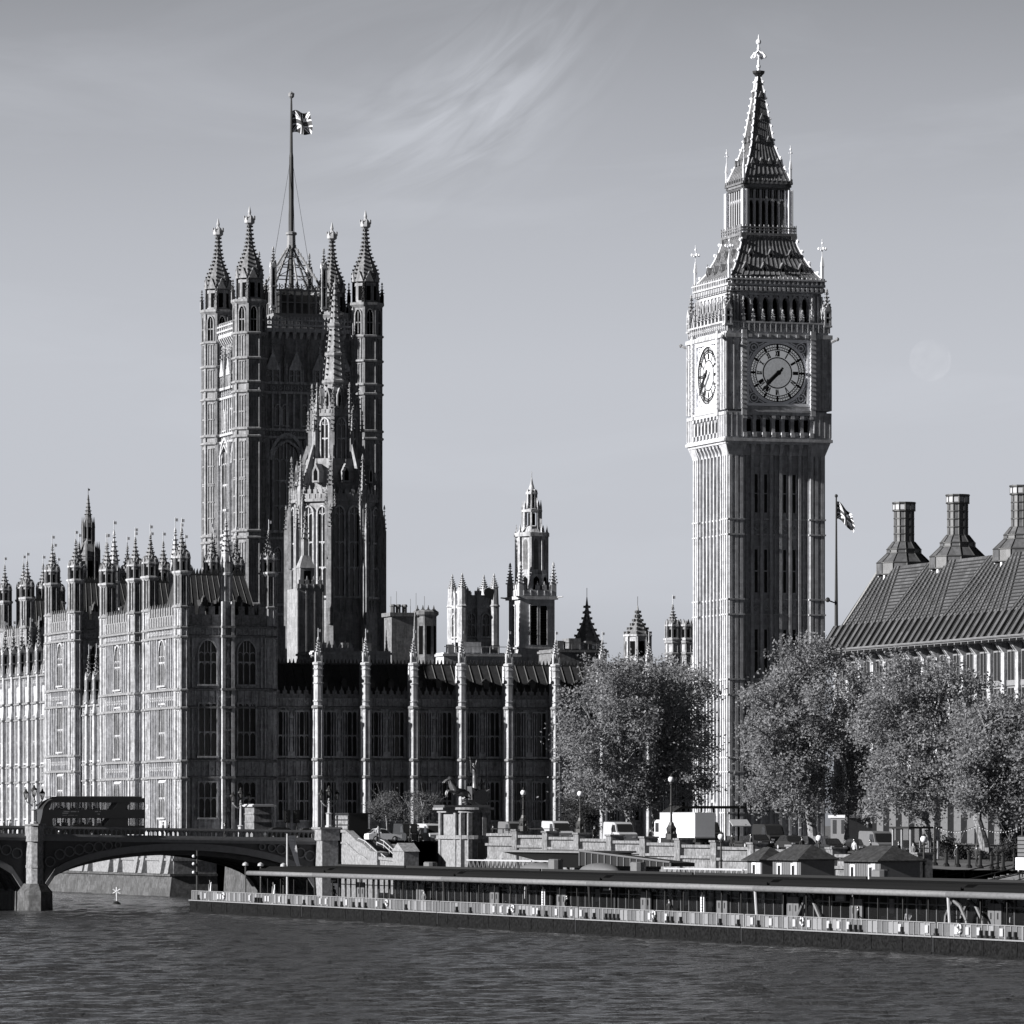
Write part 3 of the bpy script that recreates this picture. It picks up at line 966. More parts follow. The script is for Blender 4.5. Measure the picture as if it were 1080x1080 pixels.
# ------------------------------------------------------------------ union flags
def union_flag(name, w, h, droop, wave, parent, loc, rz, flip=1):
    nx, nz_ = 60, 30
    vs_, fs, ms = [], [], []
    for j in range(nz_ + 1):
        for i in range(nx + 1):
            u, v = i / nx, j / nz_
            y = wave * math.sin(u * 9 + v * 2.0) * (.25 + u)
            x = w * u * (1 - .12 * droop) + .06 * w * math.sin(v * 5) * u
            z = h * (v - 1) - droop * h * (u ** 1.3) * (1.0) + .05 * h * math.sin(u * 8)
            vs_.append((x * flip, y, z))
    def col(u, v):
        x, y = u * 60, v * 30
        cx_, cy_ = x - 30, y - 15
        if abs(cx_) < 3 or abs(cy_) < 3:
            return 1
        if abs(cx_) < 5 or abs(cy_) < 5:
            return 0
        for s in (1, -1):
            d = (cx_ * s - 2 * cy_) / math.sqrt(5)
            if abs(d) < 3:
                e = d * (1 if (cx_ > 0) else -1)
                return 1 if 0 <= e < 2 else 0
        return 2
    for j in range(nz_):
        for i in range(nx):
            a = j * (nx + 1) + i
            fs.append((a, a + 1, a + nx + 2, a + nx + 1))
            ms.append(col((i + .5) / nx, (j + .5) / nz_))
    me = bpy.data.meshes.new(name)
    me.from_pydata(vs_, [], fs)
    for m in ('flag_w', 'flag_r', 'flag_b'):
        me.materials.append(M[m])
    me.polygons.foreach_set('material_index', ms)
    return put(name, me, parent, loc, rz)

# ------------------------------------------------------------------ Victoria tower: the great square tower at the far end
def square_tower():
    lx0, ly0 = 9.9, 252.0
    L = 19.6
    cx, cy = lx0 + L / 2, ly0 + L / 2
    t = thing("square_tower", "massive square gothic tower with octagonal corner turrets and a tall central flagstaff", "tower", cx, cy, GZ)
    def Z(y, s=6.47):
        return HZ + (HPX - y) / s - GZ
    H = L / 2
    b = MB()
    ztop = Z(350)
    b.box(-H, H, -H, H, -2, ztop)
    n0 = len(b.m)
    S = [Z(y) for y in (352, 407, 417, 456, 464, 563, 570, 640, 650)]
    def face(b):
        for z in S[1:]:
            b.box(-H, H, -H - .5, -H + .1, z, z + .4)
        panel_band(b, -H + 2.3, H - 2.3, S[2] + .4, S[1] - .1, 1.2, -H, .3)
        panel_band(b, -H + 2.3, H - 2.3, S[4] + .4, S[3] - .1, 1.2, -H, .3)
        panel_band(b, -H + 2.3, H - 2.3, S[6] + .4, S[5] - .1, 1.2, -H, .3)
        face_ribs(b, -7.2, 7.2, S[3] + .4, S[2], 12, .3, .4, -H)
        face_ribs(b, -7.2, 7.2, S[1] + .4, Z(385), 12, .25, .35, -H)
        # tall gabled niches and statue canopies above
        for i in range(4):
            x = -6.0 + 4.0 * i
            b.prism([(x - 1.3, Z(392)), (x + 1.3, Z(392)), (x, Z(372))], -H - .5, -H)
            crocketed(b, x, -H - .3, Z(376), 2.4, .3, 4, 3, PI / 4, .18, False)
            for q in (-2.0, 2.0):
                b.cbox(x + q, -H - .35, S[1], Z(372), .35, .5)
                crocketed(b, x + q, -H - .35, Z(372), 2.0, .3, 4, 2, PI / 4, .16, False)
        for x in (-7.3, 7.3, 0.0):
            b.box(x - .6, x + .6, -H - .8, -H + .1, -2, S[4])
            face_ribs(b, x - .5, x + .5, -2, S[4], 2, .14, .14, -H - .8)
        for x in (-3.65, 3.65):
            b.strip(arch_pts(5.6, 15.5, 4.2, 6, x, Z(563) + .5), .5, -H - .7, -H)
            b.strip([(x - 2.9, Z(478)), (x, Z(466)), (x + 2.9, Z(478))], .3, -H - .75, -H)
            for q in (-2.4, 2.4, -3.0, 3.0):
                b.box(x + q - .1, x + q + .1, -H - .45, -H, Z(563), Z(466))
        # parapet: machicolated cornice and pierced battlement
        b.box(-H, H, -H - .7, -H + .1, Z(352), Z(348))
        for i in range(13):
            x = -7.2 + 14.4 * i / 12
            b.taper(x - .2, x + .2, -H - .3, -H, Z(359), x - .3, x + .3, -H - .9, -H, Z(352))
            b.box(x - .16, x + .16, -H - .8, -H - .2, Z(348), Z(337))
        b.box(-H, H, -H - .95, -H - .2, Z(346), Z(344))
        b.box(-H, H, -H - .9, -H - .3, Z(340.5), Z(339))
        panel_band(b, -7.2, 7.2, Z(344), Z(340.5), 1.2, -H - .5, .2)
        for i in range(25):
            x = -7.2 + 14.4 * i / 24
            b.taper(x - .2, x + .2, -H - .7, -H - .4, Z(339), x - .05, x + .05, -H - .6, -H - .5, Z(335.5))
    for k in range(4):
        b.M = Matrix.Rotation(k * PI / 2, 4, 'Z')
        face(b)
    b.M = Matrix.Identity(4)
    b.m[n0:] = [1] * (len(b.m) - n0)
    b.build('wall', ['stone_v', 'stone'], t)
    big = gwindow(4.6, 14.6, 4, (.28, .56), True, .35, .2, .5)
    lan = gwindow(1.0, 3.4, 1, (), True, .22, .1, .35)
    nic = gwindow(1.1, 2.6, 1, (.4,), True, .2, .1, .3)
    twin = gwindow(1.3, 4.0, 1, (.5,), True, .25, .1, .35)
    for k in range(4):
        R_ = Matrix.Rotation(k * PI / 2, 4, 'Z')
        for x in (-3.65, 3.65):
            put('window', big, t, R_ @ Vector((x, -H, Z(561))), k * PI / 2)
            for q in (-1.5, 1.5):
                put('window', twin, t, R_ @ Vector((x + q, -H, Z(604))), k * PI / 2)
        for i in range(6):
            x = (-5.1, -3.9, -1.2 + .6, .6, 3.9, 5.1)[i]
            put('window', lan, t, R_ @ Vector((x, -H, Z(450))), k * PI / 2)
        for x in (-6.6, -5.4, -2.6, -1.4, 1.4, 2.6, 5.4, 6.6):
            put('window', nic, t, R_ @ Vector((x, -H, Z(404))), k * PI / 2)
    # corner turrets
    b = MB()
    r = 2.62
    rot = PI / 8
    z1, z2, z3 = Z(320), Z(297), Z(288)
    b.loft(8, 0, 0, [(r, -2), (r, z1)], rot)
    ri, fw = r * math.cos(rot), 2 * r * math.sin(rot)
    levels = [(Z(354), Z(327), True), (Z(380), Z(357), False), (Z(407), Z(384), False), (Z(454), Z(420), False), (Z(560), Z(508), False), (Z(506), Z(468), False), (Z(638), Z(574), False), (Z(720), Z(654), False)]
    for k in range(8):
        b.M = rotz(k * PI / 4 + PI / 8)
        b.box(r - .15, r + .16, -.2, .2, -2, z1)
        b.M = rotz(k * PI / 4) @ Matrix.Rotation(PI / 2, 4, 'Z')   # face looks along local -y
        for z0_, z1_, big_ in levels:
            if big_:
                b.prism([(-fw * .27, z0_)] + arch_pts(fw * .54, z1_ - z0_, 1.0, 4, 0, z0_) + [(fw * .27, z0_)], -ri - .02, -ri + .1, 1)
                b.strip([(-fw * .3, z0_)] + arch_pts(fw * .6, z1_ - z0_ + .1, 1.1, 4, 0, z0_) + [(fw * .3, z0_)], .2, -ri - .2, -ri)
                b.box(-.05, .05, -ri - .1, -ri, z0_, z1_ - .3)
                b.box(-fw * .27, fw * .27, -ri - .1, -ri, (z0_ + z1_) / 2 - .1, (z0_ + z1_) / 2 + .1)
            else:
                n_ = max(1, int((z1_ - z0_) / 2.6))
                for q in (-.24, 0, .24):
                    b.box(fw * q - .06, fw * q + .06, -ri - .14, -ri, z0_, z1_)
                for j in range(n_ + 1):
                    zz = z0_ + (z1_ - z0_) * j / n_
                    b.box(-fw * .3, fw * .3, -ri - .15, -ri, zz - .1, zz + .1)
    b.M = Matrix.Identity(4)
    for z in [Z(356), Z(382)] + S[1:]:
        b.loft(8, 0, 0, [(r, z - .2), (r + .4, z + .05), (r + .4, z + .3), (r, z + .5)], rot)
    b.loft(8, 0, 0, [(r, z1 - .8), (r + .45, z1 - .3), (r + .45, z1 + .1), (r * .8, z1 + .1)], rot)
    b.loft(8, 0, 0, [(r * .72, z1), (r * .72, z2)], rot)
    for k in range(8):
        a = k * PI / 4 + PI / 8
        x, y = (r + .1) * math.cos(a), (r + .1) * math.sin(a)
        b.cbox(x, y, z1 - .2, z1 + 1.4, .5, .5)
        crocketed(b, x, y, z1 + 1.4, 2.1, .3, 4, 3, PI / 4, .16, False)
        x, y = r * .74 * math.cos(a), r * .74 * math.sin(a)
        b.cbox(x, y, z1, z2, .4, .4)
        b.M = rotz(k * PI / 4)
        b.box(r * .72 * math.cos(rot) - .05, r * .72 * math.cos(rot) + .03, -.36, .36, z1 + .5, z2 - .7, 1)
        b.M = rotz(k * PI / 4) @ Matrix.Rotation(PI / 2, 4, 'Z')
        b.prism([(-.75, z2), (.75, z2), (0, z2 + 1.7)], -r * .84, -r * .5)
    b.M = Matrix.Identity(4)
    # ogee cap, bulging, then a crocketed stem and a crown
    cap = [(r * .72, z2 - .2), (r * .78, z2 + .1), (r * .8, Z(290)), (r * .68, Z(282)), (r * .44, Z(273)), (r * .27, Z(265)), (r * .19, Z(257)), (r * .13, Z(248)), (r * .09, Z(240))]
    b.loft(8, 0, 0, cap, rot, 3)
    for (r0, za), (r1, zb) in zip(cap[1:-1], cap[2:]):
        n_ = max(1, round((zb - za) / .8))
        for j in range(n_):
            f = (j + .5) / n_
            rr, zz = r0 + (r1 - r0) * f + .14, za + (zb - za) * f
            for i in range(8):
                a = rot + i * PI / 4
                x, y = rr * math.cos(a), rr * math.sin(a)
                b.taper(x - .13, x + .13, y - .13, y + .13, zz - .14, x - .16, x + .16, y - .16, y + .16, zz + .12, 3)
    zt = Z(239)
    b.loft(8, 0, 0, [(.3, zt - .3), (.85, zt + .1), (.9, zt + .8), (.5, zt + 1.2), (.2, zt + 1.5), (.28, zt + 1.8), (.06, zt + 2.8)], 0, 2)
    for i in range(8):
        a = i * PI / 4
        b.cbox(.88 * math.cos(a), .88 * math.sin(a), zt + .6, zt + 1.25, .16, .16, 2)
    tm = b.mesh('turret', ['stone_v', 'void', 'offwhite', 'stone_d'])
    for (sx_, sy_), dz in zip(((-1, -1), (1, -1), (-1, 1), (1, 1)), (0, 0, 0, 0)):
        put('turret', tm, t, (sx_ * H, sy_ * H, dz))
    # roof lantern and flagstaff
    b = MB()
    zb = Z(338, 6.3)
    zz = lambda y: Z(y, 6.38)
    hw = 4.2
    b.box(-H, H, -H, H, ztop, ztop + .3)
    b.box(-hw, hw, -hw, hw, ztop + .3, zz(336), 0)
    b.loft(4, 0, 0, [(hw * .95, zz(337)), (hw * .95, zz(316)), (hw * .5, zz(308))], PI / 4, 2)
    for k in range(4):
        b.M = rotz(k * PI / 2)
        for i in range(8):
            x = -hw + 2 * hw * i / 7
            b.cbox(x, -hw, zz(336), zz(312), .3, .3, 0)
        b.box(-hw, hw, -hw - .15, -hw + .15, zz(313), zz(311), 0)
        b.box(-hw, hw, -hw - .12, -hw + .12, zz(325), zz(324), 0)
        panel_band(b, -hw, hw, zz(311), zz(305), .9, -hw, .12)
        b.M = rotz(k * PI / 2)
        b.tube((-hw, -hw, zz(311)), (0, 0, zz(258)), .2, .16, 6, 0)
        b.tube((0, -hw, zz(311)), (0, 0, zz(262)), .17, .14, 6, 0)
        for f in (.3, .55, .75):
            z = zz(311) + (zz(262) - zz(311)) * f
            e = hw * (1 - f)
            b.tube((-e, -e, z), (e, -e, z), .09, .09, 5, 0)
            b.tube((-e, -e, z), (0, -hw * (1 - f) * .6, z + 1.5), .06, .06, 4, 0)
        for q in range(12):
            f = (q + .5) / 12
            x = -hw * (1 - f)
            b.ball(x, x, zz(311) + (zz(258) - zz(311)) * f + .25, .17, 0, 6)
    b.M = Matrix.Identity(4)
    b.loft(8, 0, 0, [(.75, zz(265)), (.7, zz(252)), (.95, zz(251)), (.95, zz(249)), (.6, zz(248))], mi=0)
    b.loft(10, 0, 0, [(.42, ztop), (.42, zz(200)), (.36, zz(170)), (.27, zz(165)), (.18, zz(115)), (.14, zz(108))], mi=1)
    b.ball(0, 0, zz(105), .52, 0)
    b.loft(6, 0, 0, [(.5, zz(104.5)), (.55, zz(103)), (.1, zz(101))], mi=0)
    for x, y in ((-3.3, -1.5), (3.3, 1.5)):
        b.tube((x, y, zz(276)), (0, 0, zz(167)), .045, .03, 4, 1)
    for x in (-.55, .55):
        b.tube((x, 0, zz(252)), (x * .3, 0, zz(170)), .03, .03, 4, 1)
    b.build('flagstaff', ['rail', 'iron', 'lead'], t)
    pm = pinnacle_mesh(.8, 6.6, 3.2, sunk=.5)
    for x, y in ((-4.3, -4.3), (4.3, -4.3), (-4.3, 4.3), (4.3, 4.3)):
        put('pinnacle', pm, t, (x, y, zz(330)))
    union_flag('flag', 3.15, 3.6, .12, .25, t, (.2, 0, zz(121)), -ANG)
square_tower()

# ------------------------------------------------------------------ octagonal central tower
def octagon_tower():
    ly = 128.0
    lx = LX(353.5, ly)
    t = thing("octagonal_tower", "octagonal gothic spire tower standing in front of the square tower", "tower", lx, ly, GZ)
    Y0 = OY + SA * lx + CA * ly
    Z = lambda y: HZ + (HPX - y) * Y0 / FPX - GZ
    rot = PI / 8 + 0.0
    R0 = 5.95
    b = MB()
    b.loft(8, 0, 0, [(R0 + .3, 10), (R0 + .3, Z(650)), (R0, Z(642)), (R0, Z(527))], rot)
    ri, fw = R0 * math.cos(PI / 8), 2 * R0 * math.sin(PI / 8)
    for k in range(8):
        b.M = rotz(k * PI / 4) @ Matrix.Rotation(PI / 2, 4, 'Z')
        b.box(-fw / 2, fw / 2, -ri - .35, -ri, Z(633), Z(630))
        b.box(-fw / 2, fw / 2, -ri - .45, -ri, Z(531), Z(528))
        battlement(b, -fw / 2, fw / 2, Z(528), 1.3, 1.0, -ri - .2)
        face_ribs(b, -fw * .42, fw * .42, Z(652), Z(634), 4, .14, .2, -ri)
        b.M = rotz(k * PI / 4 + PI / 8)
        b.box(R0 - .4, R0 + 1.0, -.5, .5, 8, Z(600))
        b.taper(R0 - .4, R0 + 1.0, -.5, .5, Z(600), R0 - .3, R0 + .8, -.42, .42, Z(592))
        b.box(R0 + .7, R0 + 1.25, -.22, .22, Z(660), Z(560))
        crocketed(b, R0 + .98, 0, Z(560), 3.6, .3, 4, 5, PI / 4, .15, False)
        b.box(R0 + .2, R0 + .6, -.75, -.45, Z(600), Z(536))
        b.box(R0 + .2, R0 + .6, .45, .75, Z(600), Z(536))
        crocketed(b, R0 + .4, -.6, Z(536), 2.4, .22, 4, 4, PI / 4, .12, False)
        crocketed(b, R0 + .4, .6, Z(536), 2.4, .22, 4, 4, PI / 4, .12, False)
        b.box(R0 - .3, R0 + .8, -.42, .42, Z(590), Z(540))
        b.taper(R0 - .3, R0 + .8, -.42, .42, Z(540), R0 - .2, R0 + .55, -.36, .36, Z(533))
        b.box(R0 - .2, R0 + .55, -.35, .35, Z(535), Z(516))
        crocketed(b, R0 + .2, 0, Z(516), 4.6, .42, 4, 6, PI / 4, .2, False)
        b.box(R0 + .3, R0 + .95, -.15, .15, Z(588), Z(545))
    b.M = Matrix.Identity(4)
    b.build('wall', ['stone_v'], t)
    win = gwindow(1.6, 12.6, 2, (.32, .6), True, .22, .14, .4)
    for k in range(8):
        R_ = rotz(k * PI / 4) @ Matrix.Rotation(PI / 2, 4, 'Z')
        for x in (-1.1, 1.1):
            put('window', win, t, R_ @ Vector((x, -ri, Z(630.5))), k * PI / 4 + PI / 2)
    # stone roof with dormers
    b = MB()
    b.loft(8, 0, 0, [(R0 - .3, Z(528)), (R0 - 1.0, Z(520)), (4.3, Z(492)), (4.1, Z(485))], rot)
    for k in range(8):
        b.M = rotz(k * PI / 4) @ Matrix.Rotation(PI / 2, 4, 'Z')
        b.prism([(-.55, Z(511)), (.55, Z(511)), (.55, Z(499)), (0, Z(491)), (-.55, Z(499))], -5.7, -3.6)
        b.prism([(-.3, Z(509)), (.3, Z(509)), (.3, Z(500)), (0, Z(496)), (-.3, Z(500))], -5.72, -5.6, 1)
        b.cbox(0, -5.5, Z(491.5), Z(487), .14, .14)
        b.M = rotz(k * PI / 4 + PI / 8)
        b.tube((R0 - .5, 0, Z(527)), (4.1, 0, Z(487)), .25, .2, 5)
        b.hexa([(5.2, -.2, Z(512)), (5.9, -.2, Z(512)), (5.9, .2, Z(512)), (5.2, .2, Z(512))], [(3.6, -.18, Z(472)), (4.0, -.18, Z(470)), (4.0, .18, Z(470)), (3.6, .18, Z(472))])
    b.M = Matrix.Identity(4)
    b.build('roof', ['stone_v', 'void'], t)
    # upper lantern
    b = MB()
    R1 = 3.05
    b.loft(8, 0, 0, [(R1, Z(490)), (R1, Z(436))], rot)
    r1i, f1 = R1 * math.cos(PI / 8), 2 * R1 * math.sin(PI / 8)
    for k in range(8):
        b.M = rotz(k * PI / 4) @ Matrix.Rotation(PI / 2, 4, 'Z')
        b.box(-f1 / 2, f1 / 2, -r1i - .25, -r1i, Z(440), Z(437))
        battlement(b, -f1 / 2, f1 / 2, Z(437), 1.0, .8, -r1i - .1, .25)
        b.M = rotz(k * PI / 4 + PI / 8)
        b.box(R1 - .3, R1 + .75, -.3, .3, Z(500), Z(455))
        b.box(R1 - .3, R1 + .45, -.27, .27, Z(456), Z(434))
        crocketed(b, R1 + .2, 0, Z(434), 3.9, .36, 4, 5, PI / 4, .18, False)
        crocketed(b, R1 + .75, 0, Z(456), 3.0, .3, 4, 4, PI / 4, .16, False)
    b.M = Matrix.Identity(4)
    b.build('upper_lantern', ['stone_v'], t)
    win = gwindow(1.35, 5.7, 2, (.5,), True, .2, .12, .3)
    for k in range(8):
        R_ = rotz(k * PI / 4) @ Matrix.Rotation(PI / 2, 4, 'Z')
        put('window', win, t, R_ @ Vector((0, -r1i, Z(485))), k * PI / 4 + PI / 2)
    b = MB()
    sp = [(1.95, Z(437)), (1.65, Z(410)), (1.2, Z(375)), (.8, Z(345)), (.48, Z(320)), (.25, Z(308)), (.1, Z(300))]
    b.loft(8, 0, 0, sp, rot)
    for (r0, za), (r1, zb) in zip(sp[:-1], sp[1:]):
        n_ = max(1, round((zb - za) / .8))
        for j in range(n_):
            f = (j + .5) / n_
            rr, zz = r0 + (r1 - r0) * f + .12, za + (zb - za) * f
            for i in range(8):
                a = rot + i * PI / 4
                x, y = rr * math.cos(a), rr * math.sin(a)
                b.taper(x - .1, x + .1, y - .1, y + .1, zz - .12, x - .14, x + .14, y - .14, y + .14, zz + .1, 2)
    for y, r in ((404, 1.6), (375, 1.2), (344, .8)):
        b.loft(8, 0, 0, [(r, Z(y) - .3), (r + .28, Z(y)), (r + .28, Z(y) + .3), (r - .1, Z(y) + .5)], rot)
    for k in range(8):
        b.M = rotz(k * PI / 4) @ Matrix.Rotation(PI / 2, 4, 'Z')
        b.prism([(-.35, Z(431)), (.35, Z(431)), (.35, Z(418)), (0, Z(410)), (-.35, Z(418))], -2.25, -1.0)
        b.prism([(-.18, Z(430)), (.18, Z(430)), (.18, Z(419)), (0, Z(414)), (-.18, Z(419))], -2.27, -2.2, 1)
    b.M = Matrix.Identity(4)
    b.loft(6, 0, 0, [(.1, Z(303)), (.35, Z(300)), (.1, Z(297)), (.04, Z(290))])
    b.build('spire', ['stone_v', 'void', 'stone_v'], t)
    # stair turret on the river side
    b = MB()
    sxp = LX(321, ly - 9) - lx
    b.box(sxp - 1.9, sxp + 1.9, -12, -7, 15, Z(625))
    b.M = rotz(0, sxp, -12)
    face_ribs(b, -1.8, 1.8, 20, Z(627), 3, .2, .2)
    battlement(b, -1.9, 1.9, Z(625), 1.2, .9)
    b.M = Matrix.Identity(4)
    b.box(sxp - 1.0, sxp + 1.0, -10.5, -8.5, Z(625), Z(603))
    b.box(sxp - .5, sxp + .5, -10.53, -10.4, Z(622), Z(606), 1)
    b.taper(sxp - 1.1, sxp + 1.1, -10.6, -8.4, Z(603), sxp - .5, sxp + .5, -10, -9, Z(590))
    b.cbox(sxp, -9.5, Z(592), Z(575), .7, .7)
    crocketed(b, sxp, -9.5, Z(575), 4.2, .5, 4, 5, PI / 4, .22, False)
    b.build('stair_turret', ['stone_v', 'void'], t)
octagon_tower()

# ------------------------------------------------------------------ lesser towers of the skyline
def vent_tower_square():
    ly = 150.0
    x0, x1 = LX(487.5, ly), LX(521, ly)
    w = x1 - x0
    Y0 = OY + SA * x0 + CA * ly
    Z = lambda y: HZ + (HPX - y) * Y0 / FPX - GZ
    t = thing("battlemented_tower", "small square battlemented tower with four spiked corner pinnacles left of the white lantern tower", "tower", x0, ly, GZ)
    b = MB()
    b.box(0, w, 0, w, 0, Z(632))
    for k, (ox, oy) in enumerate(((0, 0), (w, 0), (w, w), (0, w))):
        b.M = rotz(k * PI / 2, ox, oy)
        b.box(-.25, w + .25, -.3, 0, Z(641), Z(638))
        b.box(-.25, w + .25, -.3, 0, Z(677), Z(674))
        battlement(b, 0, w, Z(633), 1.4, 1.5, .1)
        b.box(w / 2 - .3, w / 2 + .3, -.45, .05, 0, Z(625))
        b.loft(8, 0, 0, [(.75, 0), (.75, Z(640)), (.9, Z(639)), (.7, Z(637)), (.62, Z(620))], PI / 8)
        crocketed(b, 0, 0, Z(620), 2.2, .6, 8, 6, PI / 8, .15, False)
    b.M = Matrix.Identity(4)
    b.tube((w * .8, -.4, Z(625)), (w * .8, -.6, Z(625)), .75, .75, 10, 1)
    b.build('wall', ['stone', 'iron'], t)
    win = gwindow(1.25, 3.4, 2, (.5,), True, .2, .12, .3)
    for k, (ox, oy) in enumerate(((0, 0), (w, 0), (w, w), (0, w))):
        R_ = rotz(k * PI / 2, ox, oy)
        for x in (w * .27, w * .73):
            put('window', win, t, R_ @ Vector((x, 0, Z(671))), k * PI / 2)
vent_tower_square()
def lantern_tower():
    ly = 120.0
    x0, x1 = LX(548.5, ly), LX(585, ly)
    w = x1 - x0
    Y0 = OY + SA * x0 + CA * ly
    Z = lambda y: HZ + (HPX - y) * Y0 / FPX - GZ
    t = thing("lantern_tower", "slim pale tower with louvred openings and a two-tier octagonal stone lantern", "tower", x0, ly, GZ)
    b = MB()
    b.box(0, w, 0, w, 0, Z(632))
    c = w / 2
    for k, (ox, oy) in enumerate(((0, 0), (w, 0), (w, w), (0, w))):
        b.M = rotz(k * PI / 2, ox, oy)
        b.box(-.2, w + .2, -.25, 0, Z(684), Z(682))
        b.box(-.35, w + .35, -.4, 0, Z(632), Z(628.5))
        battlement(b, 0, w, Z(628), 1.5, 1.05, 0.0)
        b.tube((0, 0, Z(630)), (-.9, -.9, Z(629)), .16, .1)
        b.loft(4, .15, .15, [(.5, Z(632)), (.5, Z(616))], PI / 4)
        crocketed(b, .15, .15, Z(616), 3.2, .5, 4, 6, PI / 4, .2, False)
    b.M = Matrix.Identity(4)
    R0 = 2.15
    b.build('wall', ['stone_b'], t)
    b = MB()
    b.loft(8, c, c, [(R0 + .1, Z(632)), (R0 + .1, Z(605)), (R0, Z(604)), (R0, Z(562))], PI / 8, 0)
    ri, fw = R0 * math.cos(PI / 8), 2 * R0 * math.sin(PI / 8)
    for k in range(8):
        b.M = rotz(k * PI / 4 + PI / 2, c, c)
        b.prism([(-.36, Z(600))] + arch_pts(.72, Z(568) - Z(600), .6, 3, 0, Z(600)) + [(.36, Z(600))], -ri - .02, -ri + .1, 2)
        b.prism([(-.4, Z(625)), (.4, Z(625)), (.4, Z(610)), (0, Z(607)), (-.4, Z(610))], -ri - .12, -ri + .1, 1)
        b.M = rotz(k * PI / 4 + PI / 8, c, c)
        b.box(R0 - .2, R0 + .22, -.16, .16, Z(632), Z(560))
        b.loft(4, R0, 0, [(.25, Z(561)), (.02, Z(552))], PI / 4)
        b.box(1.15, 1.45, -.13, .13, Z(562), Z(533))
        b.loft(4, 1.3, 0, [(.22, Z(534)), (.02, Z(526))], PI / 4)
        b.box(.55, .8, -.1, .1, Z(538), Z(515))
    b.M = Matrix.Identity(4)
    b.loft(8, c, c, [(R0 + .35, Z(565)), (R0 + .35, Z(561)), (1.7, Z(560)), (1.35, Z(555)), (.7, Z(553))], PI / 8)
    b.loft(8, c, c, [(.5, Z(562)), (.5, Z(540))], PI / 8, 1)
    b.loft(8, c, c, [(1.5, Z(539)), (1.5, Z(536.5)), (.85, Z(535))], PI / 8)
    b.loft(8, c, c, [(.85, Z(520)), (.85, Z(518)), (.45, Z(515)), (.2, Z(508)), (.05, Z(502))], PI / 8)
    b.loft(8, c, c, [(.35, Z(537)), (.35, Z(519))], PI / 8, 1)
    b.cbox(c, c, Z(506), Z(496), .07, .07, 0)
    b.build('stone_lantern', ['stone', 'void', 'stone_d'], t)
    lb = MB()
    lb.box(-.7, .7, -.03, .05, 0, 5.6, 1)
    lb.strip([(-.7, 0)] + [(-.7, 5.6), (.7, 5.6), (.7, 0)], .2, -.2, .02, 0)
    for i in range(14):
        lb.hexa([(-.65, -.16, .2 + i * .38), (.65, -.16, .2 + i * .38), (.65, .02, .36 + i * .38), (-.65, .02, .36 + i * .38)],
                [(-.65, -.16, .24 + i * .38), (.65, -.16, .24 + i * .38), (.65, .02, .4 + i * .38), (-.65, .02, .4 + i * .38)], 2)
    lme = lb.mesh('louvre', ['stone_b', 'void', 'dark'])
    for k, (ox, oy) in enumerate(((0, 0), (w, 0), (w, w), (0, w))):
        R_ = rotz(k * PI / 2, ox, oy)
        for x in (w * .36, w * .64) if k != 3 else (w * .5,):
            put('louvre', lme, t, R_ @ Vector((x + .15, 0, Z(680))), k * PI / 2, (.8, 1, 1))
lantern_tower()
def chimney_block():
    ly = 105.0
    x0, x1 = LX(413, ly), LX(459, ly)
    w = x1 - x0
    Y0 = OY + SA * x0 + CA * ly
    Z = lambda y: HZ + (HPX - y) * Y0 / FPX - GZ
    t = thing("chimney_block", "dark battlemented chimney block rising behind the long lead roof", "chimney", x0, ly, GZ)
    b = MB()
    b.box(0, w * .5, 0, 3.5, 0, Z(648))
    b.box(w * .5, w, -.6, 3.5, 0, Z(650), 0)
    b.loft(8, w * .78, 0, [(1.5, 0), (1.5, Z(650)), (1.8, Z(648)), (1.8, Z(645)), (1.4, Z(643))], PI / 8, 0)
    b.box(-.3, w * .52, -.3, 3.8, Z(650), Z(646))
    for x in (.5, 1.3, 2.2):
        b.loft(8, x, 1.2, [(.35, Z(648)), (.35, Z(640)), (.45, Z(639)), (.35, Z(637))], 0)
    for i in range(5):
        b.M = rotz(i * PI / 4 - PI, w * .78, 0)
        b.box(1.3, 1.42, -.3, .3, Z(690), Z(660), 1)
    b.M = rotz(0, w * .5, -.6)
    battlement(b, 0, w * .5, Z(650), 1.0, .8)
    b.M = Matrix.Identity(4)
    b.build('wall', ['stone_d', 'void'], t)
    b = MB()
    for x, h in ((.2, 2.5), (1.0, 3.2), (3.0, 2.2), (3.8, 3.0), (5.0, 2.6)):
        b.tube((x, 1, Z(648)), (x, 1, Z(648) + h), .03, .03, 4)
    b.build('aerials', ['iron'], t)
chimney_block()
